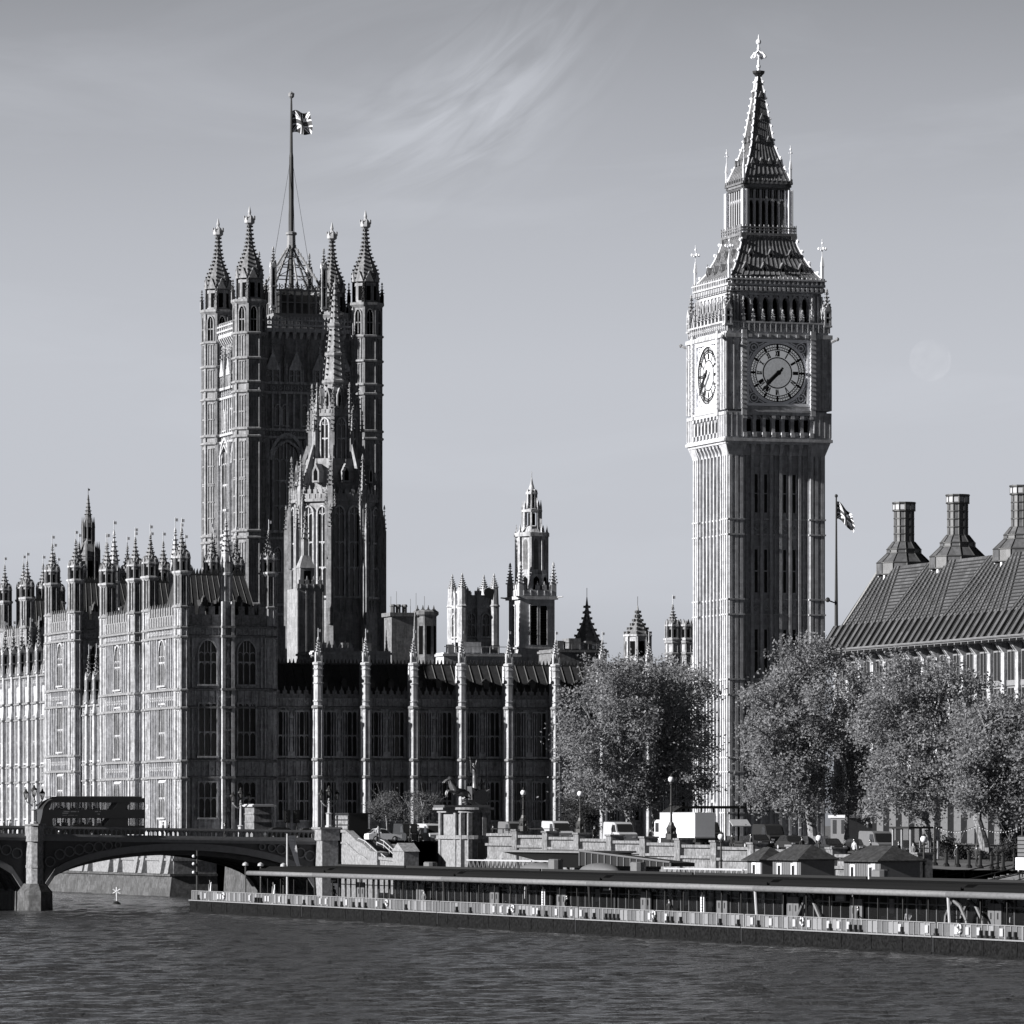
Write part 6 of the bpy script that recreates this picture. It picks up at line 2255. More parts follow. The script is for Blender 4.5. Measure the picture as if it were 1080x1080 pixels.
# ------------------------------------------------------------------ the river pier
PX = -82.0
def pontoon():
    ends = [LY(p, PX) for p in (200, 319, 462, 608, 783, 985)]
    ends.append(ends[-1] - (ends[-2] - ends[-1]) * 1.0)
    rj = [LY(p, PX) for p in (257, 326, 462, 615, 790, 993)]
    rj.append(rj[-1] - 52)
    y0 = ends[0]
    t = thing("pier_pontoon", "long dark floating pier with glazed waiting rooms under a thin pale-edged roof", "pier", PX, y0, 0)
    rr = random.Random(5)
    hz = 1.28
    for k in range(len(ends) - 1):
        a, c = ends[k] - y0, ends[k + 1] - y0
        b = MB()
        b.box(0, 11, c + .25, a, -.8, hz - .1)
        b.box(-.12, 11, c + .2, a + .02, hz - .04, hz + .06, 1)
        b.box(-.1, 0, c + .2, a, -.05, .2)
        for i in range(int((a - c) / 6)):
            b.box(-.04, .01, a - 3 - i * 6 - .05, a - 3 - i * 6 + .05, -.5, hz - .12)
        b.box(-.05, .2, c - .1, c + .25, -.8, hz, 2)
        b.build('hull', ['hull', 'rail', 'black'], t)
        # railing: posts, glass panels and a top rail
        b = MB()
        n = max(2, int((a - c - .4) / 1.0))
        for i in range(n + 1):
            y = a - .2 - (a - c - .4) * i / n
            w = .045 if i % 3 else .1
            b.box(.18, .3, y - w, y + w, hz, hz + 1.02, 0)
            if i < n:
                yn = y - (a - c - .4) / n
                b.box(.22, .26, yn + .1, y - .1, hz + .1, hz + .94, 5 if rr.random() < .3 else 1)
                q = rr.random()
                if q < .16:
                    b.box(.12, .17, yn + .22, y - .22, hz + .25, hz + .8, 2)
                elif q < .3:
                    b.box(.3, .7, yn + .2, y - .3, hz, hz + .6, 3)
                elif q < .52:
                    b.box(-.02, .6, y - .25, y + .25, hz + .05, hz + .26, 3)
                    b.box(.0, .4, y - .09, y + .09, hz + .2, hz + .6, 3)
                if q > .75:
                    b.box(.45, .9, yn + .3, y - .3, hz, hz + .9, 4)
        b.box(.16, .32, c + .2, a - .2, hz + .98, hz + 1.04, 0)
        b.build('railing', ['rail', 'screen', 'offwhite', 'black', 'mid', 'screen_b'], t)
    # roof bays
    for k in range(len(rj) - 1):
        a, c = rj[k] - y0, rj[k + 1] - y0
        b = MB()
        b.hexa([(.5, c + .15, 4.25), (.5, a - .15, 4.25), (10.6, a - .15, 4.25), (10.6, c + .15, 4.25)], [(1.0, c + .15, 4.55), (1.0, a - .15, 4.55), (10.0, a - .15, 4.75), (10.0, c + .15, 4.75)], 0)
        b.hexa([(1.6, c + .6, 4.5), (1.6, a - .6, 4.5), (9.6, a - .6, 4.5), (9.6, c + .6, 4.5)], [(2.4, c + 1, 4.98), (2.4, a - 1, 4.98), (9, a - 1, 5.02), (9, c + 1, 5.02)], 0)
        b.box(1.58, 1.66, c + .3, a - .3, 4.5, 4.78, 0)
        b.box(9.8, 9.95, c + .3, a - .3, 4.7, 5.2, 1)
        b.build('roof', ['tar', 'dark'], t)
        b = MB()
        b.tube((.45, a - .08, 4.3), (.45, c + .08, 4.3), .24, .24, 12, 0)
        b.ball(.45, a - .1, 4.3, .24, 0)
        b.ball(.45, c + .1, 4.3, .24, 0)
        b.build('roof_edge', ['fascia'], t, smooth=True)
        pb = MB()
        pb.tube((.7, c, hz), (.5, c, 4.4), .13, .13, 8)
        pb.cbox(.7, c, hz, hz + .3, .5, .5)
        pb.build('mast_post', ['offwhite' if k >= 3 else 'dark'], t)
        n = max(2, int((a - c) / 4.4))
        pb = MB()
        pb.tube((0, 0, hz), (0, 0, 4.3), .06, .06, 6)
        pme = pb.mesh('post', ['dark'])
        for i in range(1, n):
            put('post', pme, t, (1.0 if k else 1.2, a - (a - c) * i / n, 0))
        if k == 0:
            continue
        # waiting rooms: dark glazing with mullions, grey doors, back wall
        b = MB()
        b.box(3.0, 3.06, c + .5, a - .5, hz, 4.2, 1)
        n = int((a - c) / 1.9)
        for i in range(n + 1):
            y = a - .5 - (a - c - 1) * i / n
            b.box(2.92, 3.05, y - .05, y + .05, hz, 4.2, 0)
        b.box(2.94, 3.04, c + .5, a - .5, hz + 2.1, hz + 2.18, 0)
        b.box(2.9, 3.08, c + .5, a - .5, hz, hz + .2, 0)
        b.box(8.4, 8.6, c + .5, a - .5, hz, 4.2, 3)
        b.box(3.1, 8.4, c + .5, c + .65, hz, 4.2, 3)
        for i in range(int((a - c) / 3)):
            y = a - 2 - i * 3 - rr.random()
            if rr.random() < .55:
                b.box(6.5, 7.2, y - .7, y + .4, hz, hz + rr.uniform(.9, 1.9), rr.choice((2, 3, 0)))
            if rr.random() < .4:
                b.box(8.3, 8.39, y - .5, y + .5, hz + 1.2, hz + 2.3, 4)
        b.build('waiting_room', ['mid', 'clear', 'cloth_m', 'dark', 'offwhite'], t)
        db = MB()
        for s in (-.62, .62):
            db.box(-.08, .05, s - .58, s + .58, 0, 2.4, 0)
            db.box(-.1, -.07, s - .1, s + .1, 1.3, 1.75, 1)
            db.box(-.11, -.07, s - .25, s + .25, .5, .8, 2 if s > 0 else 0)
        dme = db.mesh('double_door', ['mid', 'black', 'white'])
        for f in (.2, .66) if k < 4 else (.06, .4):
            put('double_door', dme, t, (2.8, a + (c - a) * f, hz))
    # gangway arch on the right hand bay and loose fittings
    b = MB()
    yy = LY(1022, PX + 2) - y0
    for s in (0, 1.2):
        b.path([(.9 + s, yy + 1.9, hz), (.9 + s, yy + 1.6, hz + 1.5), (.9 + s, yy + .3, hz + 2.6), (.9 + s, yy - 1.0, hz + 2.2), (.9 + s, yy - 2.2, hz + 1.2), (.9 + s, yy - 2.4, hz)], .13, 6)
    for f in range(6):
        b.box(.9, 2.1, yy + 1.9 - f * .1, yy + 2.0 - f * .1, hz + f * .3, hz + f * .3 + .06)
    b.build('gangway_arch', ['mid'], t)
    yy = LY(858, PX + 3) - y0
    b = MB()
    for d in (-3.2, 3.2):
        b.tube((2.6, yy + d, hz + .2), (2.6, yy, 4.2), .14, .14, 6)
    b.build('brace', ['mid'], t)
    return y0
PY0 = pontoon()
def pier_fittings():
    # light mast at the upstream end
    y = LY(208, PX + 1)
    b = MB()
    b.tube((0, 0, 0), (0, 0, 5.2), .13, .1, 8, 0)
    for z in (2.9, 3.8, 4.6):
        b.tube((0, 0, z), (-.35, -.1, z), .05, .05, 6, 0)
        b.ball(-.42, -.1, z, .17, 1)
    solo("light_mast", b, ['iron', 'white'], "slender mast with three small lights at the left end of the floating pier", "mast", PX + 1, y, 1.3)
    for px, lab in ((222, "folded white banner leaning on the railing nearest the light mast"), (289, "folded white banner under the left end of the pier roof")):
        y = LY(px, PX + .5)
        b = MB()
        for s, h in ((-.5, 1.9), (.35, 1.7)):
            b.tube((0, s * .3, 0), (0, s, h), .22, .05, 6, 0 if s < 0 else 1)
        b.tube((.1, 0, 0), (.1, .5, 2.1), .04, .04, 5, 1)
        solo("folded_banner", b, ['white', 'mid'], lab, "banner", PX + .45, y, 1.34, group="folded banners on the pier")
    for px, lab in ((743, "tall narrow white notice board on the pier below the white truck"), (575, "tall narrow white notice board on the pier below the stained granite plinth")):
        y = LY(px, PX + 2.2)
        b = MB()
        b.box(0, .1, -.42, .42, .5, 2.3, 0)
        for i in range(6):
            b.box(-.012, .01, -.3, .3, .8 + i * .22, .86 + i * .22, 1)
        for s in (-.3, .3):
            b.box(.02, .08, s - .05, s + .05, 0, .5, 1)
        solo("notice_board", b, ['white', 'mid'], lab, "notice board", PX + 2.0, y, 1.34, group="white notice boards on the pier")
    y = LY(303, PX + 6)
    t = thing("banner_pole", "white pole with a curling pale pennant standing in front of the bridge spandrel", "flagpole", PX + 6, y, 1.3)
    b = MB()
    b.tube((0, 0, 0), (0, 0, 7.0), .13, .1, 8)
    b.build('pole', ['offwhite'], t)
    vs_, fs = [], []
    n = 14
    for i in range(n + 1):
        f = i / n
        wid = .42 * (1 - f * .45)
        cx_ = .45 + .12 * math.sin(f * 3) + 1.0 * f ** 2.2
        z = 6.8 - 3.6 * f
        vs_ += [(cx_ - wid, .1 * math.sin(f * 9), z + .15 * f), (cx_ + wid, .1 * math.cos(f * 9), z - .3 * f)]
    fs = [(2 * i, 2 * i + 1, 2 * i + 3, 2 * i + 2) for i in range(n)]
    b = MB()
    b.add(vs_, fs)
    b.build('pennant', ['flag_w'], t)
    # piles behind the roof, round gangway piles
    for px, ytop, lx, lab in ((586, 906, -69.5, "thick grey pile under the dark canopy"), (673, 909, -69.5, "grey pile at the low end of the ribbed gangway"), (929, 917, -70, "grey pile in front of the long hut at the right"), (454, 909, -69.5, "grey pile left of the chariot statue's plinth")):
        y = LY(px, lx)
        b = MB()
        h = ZP(ytop, lx, y)
        b.loft(12, 0, 0, [(.7, -2), (.7, h - .1), (.6, h)])
        solo("mooring_pile", b, ['mid'], lab, "mooring pile", lx, y, 0, group="mooring piles behind the pier", smooth=False)
    for px, lab in ((259, "mushroom lamp at the left tip of the pier roof"), (275, "mushroom lamp second from the left tip of the pier roof"), (299, "mushroom lamp beside the pennant pole")):
        y = LY(px, PX + 3)
        b = MB()
        b.tube((0, 0, -3.2), (0, 0, .5), .08, .08, 6, 0)
        b.loft(10, 0, 0, [(.12, .45), (.34, .5), (.3, .72), (.05, .86)], 0, 1)
        solo("pier_lamp", b, ['iron', 'offwhite'], lab, "lamp", PX + 3, y, 4.5, group="mushroom lamps on the pier")
def pier_extras():
    for px, lab in ((236, "white life ring on the railing beside the first folded banner"), (408, "white life ring on the pier railing below the white car"), (541, "white life ring on the pier railing below the canopy's left end"),
                    (690, "white life ring on the pier railing below the low end of the ribbed gangway"), (846, "white life ring on the pier railing below the middle hut"), (1012, "white life ring on the pier railing just right of the last pale mast post")):
        y = LY(px, PX + .1)
        b = MB()
        pts = [(0, .3 * math.cos(k * PI / 6), .3 * math.sin(k * PI / 6)) for k in range(13)]
        b.path(pts, .075, 6, 0)
        for k in (0, 3, 6, 9):
            b.tube(pts[k], pts[k + 1], .085, .085, 6, 1)
        solo("life_ring", b, ['white', 'mid'], lab, "life ring", PX + .08, y, 1.95, group="life rings on the pier railing")
    for px, w, lab in ((352, 1.0, "dark sign board hanging under the first roof bay of the pier"), (640, 1.2, "dark sign board with a white strip hanging under the middle roof bay of the pier"), (886, 1.0, "pale sign board hanging under the roof left of the last mast post")):
        y = LY(px, PX + 2.4)
        b = MB()
        b.box(0, .1, -w, w, 0, .55, 0)
        b.box(-.012, 0, -w * .8, w * .8, .18, .34, 1)
        for s in (-w * .7, w * .7):
            b.tube((.05, s, .55), (.05, s, .8), .03, .03, 5, 0)
        solo("hanging_sign", b, ['dark' if px < 800 else 'rail', 'offwhite'], lab, "sign", PX + 2.4, y, 3.5, group="signs hanging under the pier roof")
pier_extras()
pier_fittings()

# ------------------------------------------------------------------ quay buildings, canopies and gangways
QZ = 3.3
def hut(px, lx, w, l, label, eave=3.1, rise=1.15, extra=0):
    ly = LY(px, lx)
    t = thing("ticket_hut", label, "hut", lx, ly, QZ, group="dark-roofed huts on the quay")
    b = MB()
    b.box(0, w, -l, 0, 0, eave)
    n = int(l / .5)
    for i in range(n):
        b.box(-.03, 0, -l + .2 + i * .5, -l + .25 + i * .5, 0, eave)
    b.build('wall', ['mid'], t)
    b = MB()
    o = .35
    b.hexa([(-o, -l - o, eave - .05), (w + o, -l - o, eave - .05), (w + o, o, eave - .05), (-o, o, eave - .05)],
           [(w / 2 - .05, -l + w * .42, eave + rise), (w / 2 + .05, -l + w * .42, eave + rise), (w / 2 + .05, -w * .42, eave + rise), (w / 2 - .05, -w * .42, eave + rise)])
    b.box(-o - .05, w + o + .05, -l - o - .05, o + .05, eave - .16, eave - .04)
    b.build('roof', ['hut_roof'], t)
    wb = MB()
    wb.box(-.06, .02, -.55, .55, 0, 1.15, 0)
    wb.box(-.08, .02, -.3, .3, .2, .95, 1)
    wme = wb.mesh('window', ['white', 'glass'])
    k = max(1, int(l / 2.8))
    for i in range(k):
        put('window', wme, t, (0, -l + l * (i + .5) / k, 1.55))
    db = MB()
    db.box(-.07, .02, -.5, .5, 0, 2.75, 0)
    db.box(-.09, .0, .3, .4, .9, 1.05, 1)
    put('door', db.mesh('door', ['offwhite', 'black']), t, (0, -l * .82, .05))
    return t
hut(788, -65.5, 2.3, 3.6, "smallest hut with a short dark hipped roof beside the left globe lamp of the quay", 3.0, 1.0)
hut(815, -66.0, 3.0, 6.6, "middle hut with bright windows and a long dark hipped roof")
hut(890, -66.5, 3.4, 8.0, "right-hand hut behind the grey pile, dark walls under a wide hipped roof")
def canopy():
    lx = -66
    ya, yb = LY(527, lx), LY(612, lx)
    t = thing("quay_canopy", "broad flat canopy with pale edge and dark sloping underside on the quay", "canopy", lx, ya, 0)
    L_ = ya - yb
    zt = ZP(897, lx, (ya + yb) / 2)
    b = MB()
    b.box(0, 5.5, -L_, 0, zt - .18, zt, 0)
    b.hexa([(2.0, -L_ * .75, zt - 1.6), (3.5, -L_ * .75, zt - 1.6), (3.5, -L_ * .55, zt - 1.6), (2.0, -L_ * .55, zt - 1.6)], [(.2, -L_ + .2, zt - .18), (5.3, -L_ + .2, zt - .18), (5.3, -.2, zt - .18), (.2, -.2, zt - .18)], 1)
    b.build('roof', ['fascia', 'dark'], t)
    b = MB()
    for f in (.15, .55, .9):
        b.tube((2.5, -L_ * f, QZ), (2.5, -L_ * f, zt - .3), .16, .16, 8)
    b.build('column', ['mid'], t)
    # gangway falling to the pier
    ya, yb = LY(612, lx), LY(708, lx)
    t = thing("covered_gangway", "dark ribbed gangway falling from the road to the floating pier", "gangway", lx, ya, 0)
    L_ = ya - yb
    za0, za1 = ZP(898, lx, ya), ZP(897, lx, ya) - 1.4
    zb0, zb1 = ZP(910, lx, yb), ZP(914, lx, yb)
    b = MB()
    b.hexa([(0, -L_, zb1), (2.2, -L_, zb1), (2.2, 0, za1), (0, 0, za1)], [(0, -L_, zb0), (2.2, -L_, zb0), (2.2, 0, za0), (0, 0, za0)], 0)
    n = 14
    for i in range(n + 1):
        f = i / n
        y = -L_ * f
        b.box(-.12, .0, y - .1, y + .1, za1 + (zb1 - za1) * f, za0 + (zb0 - za0) * f, 1)
    b.path([(-.1, 0, za0 + .05), (-.1, -L_, zb0 + .05)], .1, 6, 1)
    b.build('side_panel', ['dark', 'mid'], t)
    # light truss footbridges
    for p0, p1, yt, lx_, lab in ((700, 783, 916, -66.5, "low steel footbridge with triangular bracing in front of the stained wall"), (492, 560, 907, -66.8, "pale steel footbridge beneath the chariot statue's plinth")):
        ya, yb = LY(p0, lx_), LY(p1, lx_)
        L_ = ya - yb
        z = ZP(yt, lx_, (ya + yb) / 2)
        b = MB()
        for x in (0, 1.8):
            b.box(x, x + .12, -L_, 0, z - .12, z, 0)
            b.box(x, x + .12, -L_, 0, z - 1.25, z - 1.1, 0)
            n = max(4, int(L_ / 1.3))
            for i in range(n):
                y = -L_ * i / n
                y2 = -L_ * (i + 1) / n
                b.tube((x + .06, y, z - 1.1), (x + .06, (y + y2) / 2, z - .1), .06, .06, 5, 1)
                b.tube((x + .06, (y + y2) / 2, z - .1), (x + .06, y2, z - 1.1), .06, .06, 5, 1)
        b.box(0, 1.9, -L_, 0, z - 1.32, z - 1.24, 1)
        for f in (.05, .95):
            b.box(.2, 1.6, -L_ * f - .2, -L_ * f + .2, QZ - 1, z - 1.2, 1)
        solo("footbridge", b, ['offwhite', 'mid'], lab, "footbridge", lx_, ya, 0, group="steel footbridges on the quay")
    for p0, p1, yb_, lab in ((536, 577, 919, "left of two grey canvas covers shaped like upturned boats"), (599, 638, 920, "right of two grey canvas covers shaped like upturned boats")):
        lx_ = -68.0
        ya, yb = LY(p0, lx_), LY(p1, lx_)
        L_ = ya - yb
        b = MB()
        z0 = ZP(yb_, lx_, ya)
        n = 16
        vs_, fs = [], []
        for i in range(n + 1):
            u = -1 + 2 * i / n
            w = max(.03, (1 - u * u) ** .75)
            for j in range(9):
                a = PI * j / 8
                vs_.append((1.3 - 1.3 * w * math.cos(a), -L_ / 2 + u * L_ / 2, .9 * w * math.sin(a) ** .8))
        for i in range(n):
            for j in range(8):
                p = i * 9 + j
                fs.append((p, p + 1, p + 10, p + 9))
        b.add(vs_, fs)
        for f in (.25, .75):
            b.tube((1.3, -L_ * f, QZ - z0), (1.3, -L_ * f, .4), .1, .1, 6)
        solo("canvas_cover", b, ['mid'], lab, "canvas cover", lx_, ya, z0, group="canvas covers on the quay", smooth=True)
canopy()

# ------------------------------------------------------------------ street lamps
def globe_lamp_mesh(h):
    b = MB()
    b.loft(8, 0, 0, [(.55, 0), (.55, .5), (.42, .6), (.48, 1.0), (.3, 1.3), (.2, 1.6)], PI / 8, 0)
    for k in range(4):
        a = k * PI / 2 + .4
        b.tube((.45 * math.cos(a), .45 * math.sin(a), .5), (.2 * math.cos(a + 1.2), .2 * math.sin(a + 1.2), 1.5), .14, .06, 6, 0)
    b.loft(8, 0, 0, [(.13, 1.5), (.1, h * .55), (.17, h * .57), (.1, h * .6), (.08, h - .5), (.2, h - .45), (.12, h - .3)], 0, 0)
    b.tube((-.4, 0, h - .75), (.4, 0, h - .75), .03, .03, 5, 0)
    return b
def globe_lamp(px, py, lx, base, label):
    ly = LY(px, lx)
    z = base if base is not None else gz(ly) + 1.3
    h = ZP(py, lx, ly) - z
    t = thing("street_lamp", label, "street lamp", lx, ly, z, group="globe lamps along the river")
    globe_lamp_mesh(h).build('post', ['iron'], t)
    b = MB()
    b.ball(0, 0, 0, .3, 0, 12)
    b.build('globe', ['white'], t, (0, 0, h), smooth=True)
    b = MB()
    b.loft(10, 0, 0, [(.2, .24), (.14, .34), (.05, .42), (.02, .55)])
    b.build('cap', ['iron'], t, (0, 0, h))
globe_lamp(552, 836, -57.5, None, "globe lamp on the wall above the canopy, against the shaded palace range")
globe_lamp(612, 837, -57.5, None, "globe lamp on the wall in front of the dark young tree")
globe_lamp(708, 822, -57.5, None, "globe lamp rising in front of the white truck")
globe_lamp(760.5, 882.5, -62.5, QZ, "globe lamp on the quay just right of the white truck")
globe_lamp(864, 884, -62.5, QZ, "globe lamp beside the middle hut's roof")
globe_lamp(974.5, 885, -62.5, QZ, "globe lamp in front of a pale plane trunk by the river steps")
def bridge_lamp(px, ly, z, top, label):
    lx = LX(px, ly)
    t = thing("bridge_lamp", label, "street lamp", lx, ly, z, group="three-lantern lamps on the bridge")
    h = ZP(top, lx, ly) - z
    b = MB()
    b.loft(8, 0, 0, [(.42, 0), (.42, .15), (.3, .25), (.3, 1.4), (.42, 1.5), (.2, 1.6)], PI / 8, 0)
    b.loft(8, 0, 0, [(.16, 1.6), (.12, h - 1.9), (.24, h - 1.75), (.12, h - 1.6), (.08, h - 1.2)], 0, 0)
    for s in (-1, 1):
        b.path([(0, 0, h - 2.3), (s * .5, 0, h - 2.1), (s * .85, 0, h - 1.75), (s * .9, 0, h - 1.45)], .07, 6, 0)
        b.path([(0, 0, h - 1.9), (s * .4, 0, h - 2.2), (s * .62, 0, h - 1.9)], .05, 5, 0)
    b.build('column', ['offwhite'], t)
    lb = MB()
    lb.loft(8, 0, 0, [(.14, 0), (.3, .62)], 0, 1)
    for k in range(8):
        a = k * PI / 4
        lb.tube((.15 * math.cos(a), .15 * math.sin(a), 0), (.31 * math.cos(a), .31 * math.sin(a), .64), .025, .025, 4, 0)
    lb.loft(8, 0, 0, [(.36, .6), (.34, .7), (.12, .95), (.15, 1.0), (.04, 1.2)], 0, 0)
    lb.loft(8, 0, 0, [(.05, -.15), (.18, 0)], 0, 0)
    lme = lb.mesh('lantern', ['iron', 'clear'])
    put('lantern', lme, t, (0, 0, h - 1.15))
    for s in (-1, 1):
        put('lantern', lme, t, (s * .9, 0, h - 1.75 - .2 + .5), 0, (.9, .9, .9))
bridge_lamp(36, BN - .9, zdeck(PIER) + 1.4, 828, "three-lantern lamp standing on the bridge pier left of the bus")
bridge_lamp(254, BN + .4, zdeck(LX(254, BN)) + .0, 831, "three-lantern lamp at mid arch in front of the shaded pavilion")
bridge_lamp(347, BN - .9, 8.95, 829, "three-lantern lamp on the pale bridge abutment")

# ------------------------------------------------------------------ vehicles
def body_prism(b, pts, y, inset, mi=0):
    """side outline extruded across the car, drawn in towards the roof"""
    zs = [p[1] for p in pts]
    zl, zh = min(zs), max(zs)
    n = len(pts)
    yy = [y - inset * (z - zl) / (zh - zl) for z in zs]
    b.add([(p[0], -q, p[1]) for p, q in zip(pts, yy)] + [(p[0], q, p[1]) for p, q in zip(pts, yy)],
          [tuple(range(n)), tuple(range(2 * n - 1, n - 1, -1))] + [(i, n + i, n + (i + 1) % n, (i + 1) % n) for i in range(n)], mi)
VG = "vehicles on the street"
def car(lx, ly, z, rz, paint, label, L_=4.3, van=False, name='parked_car', cat='car'):
    t = thing(name, label, cat, lx, ly, z, rz, VG)
    h = L_ / 2
    b = MB()
    if van:
        body_prism(b, [(-h, .3), (h, .3), (h, .95), (h - .35, 1.1), (h - .95, 1.15), (h - 1.5, 2.0), (h - 1.9, 2.15), (-h + .15, 2.2), (-h, 2.05)], .98, .1)
    else:
        body_prism(b, [(-h + .05, .28), (h - .05, .28), (h, .5), (h - .1, .72), (h - .9, .86), (-h + .5, .92), (-h + .05, .85), (-h, .55)], .88, .06)
        body_prism(b, [(h - 1.15, .84), (h - 1.75, 1.36), (h - 2.2, 1.43), (-h + 1.2, 1.42), (-h + .85, 1.36), (-h + .25, .88)], .8, .16)
    b.build('body', [paint], t)
    g = MB()
    if van:
        for s in (-1, 1):
            g.add([(h - 1.15, s * .985, 1.18), (h - 1.62, s * .93, 1.9), (h - 2.35, s * .93, 1.9), (h - 2.35, s * .985, 1.18)], [(0, 1, 2, 3)])
        g.add([(h - .93, -.82, 1.2), (h - .93, .82, 1.2), (h - 1.44, .76, 1.97), (h - 1.44, -.76, 1.97)], [(0, 1, 2, 3)])
    else:
        for s in (-1, 1):
            g.add([(h - 1.3, s * .795, .9), (h - 1.78, s * .70, 1.32), (h - 2.3, s * .69, 1.36), (h - 2.3, s * .8, .9)], [(0, 1, 2, 3)])
            g.add([(h - 2.4, s * .8, .9), (h - 2.4, s * .69, 1.36), (-h + 1.1, s * .69, 1.35), (-h + .55, s * .79, .95)], [(0, 1, 2, 3)])
        g.add([(h - 1.1, -.68, .89), (h - 1.1, .68, .89), (h - 1.72, .6, 1.35), (h - 1.72, -.6, 1.35)], [(0, 1, 2, 3)])
        g.add([(-h + .24, .68, .93), (-h + .24, -.68, .93), (-h + .82, -.6, 1.34), (-h + .82, .6, 1.34)], [(0, 1, 2, 3)])
    g.build('window', ['glass'], t)
    wm = wheel_mesh(.34 if van else .31)
    for x in (h - .8, -h + .8):
        for s in (-.8, .8):
            put('wheel', wm, t, (x, s, .33))
    lb = MB()
    lb.box(-.03, .03, -.16, .16, -.07, .07)
    lm = lb.mesh('headlight', ['white'])
    for s in (-.62, .62):
        put('headlight', lm, t, (h - .02, s, .66))
    return t
def at_road(px, lx):
    ly = LY(px, lx)
    return lx, ly, gz(ly) + .012
R_N = -PI / 2                                                  # heading right along the river road
lx, ly = LX(404, -62), -62.0
car(lx, ly, gz(ly), 0, 'white', "white saloon car parked across the end of the bridge stairs", 3.7)
p = LX(82, -40.1)
car(p, -40.1, zdeck(p), PI, 'black', "low black cab driving in front of the double-decker bus", 4.5)
for px, ly, rz, pa, lab in ((299, -38, 0, 'black', "black car on the bridge just right of the pale stone kiosk"), (331, -37, 0, 'dark', "dark car on the bridge near the abutment lamp")):
    p = LX(px, ly)
    car(p, ly, zdeck(p), rz, pa, lab, 4.4)
for px, lx, pa, van, lab in (
    (588, -47, 'offwhite', True, "white van behind the wall below the second globe lamp"),
    (654, -47, 'offwhite', True, "white van beside a leaning plane trunk"),
    (455, -45, 'offwhite', True, "white van half hidden left of the statue's plinth"),
    (541, -40, 'mid', True, "grey van beneath the first globe lamp"),
    (800, -42, 'black', False, "black car parked under the awning, right of the white truck"),
    (835, -41, 'dark', False, "dark car parked left of the leaning trunk"),
    (876, -43, 'black', False, "black car parked right of the leaning trunk"),
    (812, -36, 'dark', True, "dark van standing behind the parked cars under the leaning plane tree"),
    (906, -41, 'black', False, "black car between the slim plane trunk and the site cabin"),
    (926, -40, 'mid', True, "grey van parked right of the site cabin"),
    (955, -39, 'black', False, "black car half hidden by the glass kiosk"),
    (745, -37, 'dark', True, "dark van behind the white truck under the shelter"),
    (430, -48, 'black', True, "black van in the gap between white car and statue")):
    q = at_road(px, lx)
    car(*q, R_N, pa, lab, 5.2 if van else 4.3, van, 'parked_van' if van else 'parked_car', 'van' if van else 'car')
def truck():
    lx = -47.5
    ya, yb = LY(696, lx), LY(733, lx)
    L_ = ya - yb
    g = gz((ya + yb) / 2)
    t = thing("box_truck", "big white box truck parked behind the wall left of the clock tower's foot", "truck", lx, yb, g + .012, 0, VG)
    b = MB()
    w = LX(754, yb) - lx
    zt = ZP(857, lx, yb) - g
    b.box(0, w, .0, L_, .95, zt)
    for y in (0, L_):
        b.box(-.03, w + .03, y - .03, y + .03, .9, 1.05, 1)
    b.box(-.02, .02, 0, L_, zt - .12, zt + .02, 1)
    b.box(.1, w - .1, .1, L_, .5, .95, 2)
    b.build('box', ['white', 'offwhite', 'dark'], t)
    b = MB()
    b.prism([(.1, .45), (w - .1, .45), (w - .1, 2.5), (w - .3, 2.7), (.3, 2.7), (.1, 2.5)], L_ + .1, L_ + 1.9)
    b.build('cab', ['white'], t)
    b = MB()
    b.box(.2, w - .2, L_ + 1.89, L_ + 1.93, 1.5, 2.4)
    b.box(.07, .12, L_ + .6, L_ + 1.6, 1.5, 2.4)
    b.build('window', ['glass'], t)
    wm = wheel_mesh(.45, .3)
    for y in (1.5, 2.6, L_ + 1.0):
        for x in (.25, w - .25):
            o = put('wheel', wm, t, (x, y, .46), PI / 2)
truck()
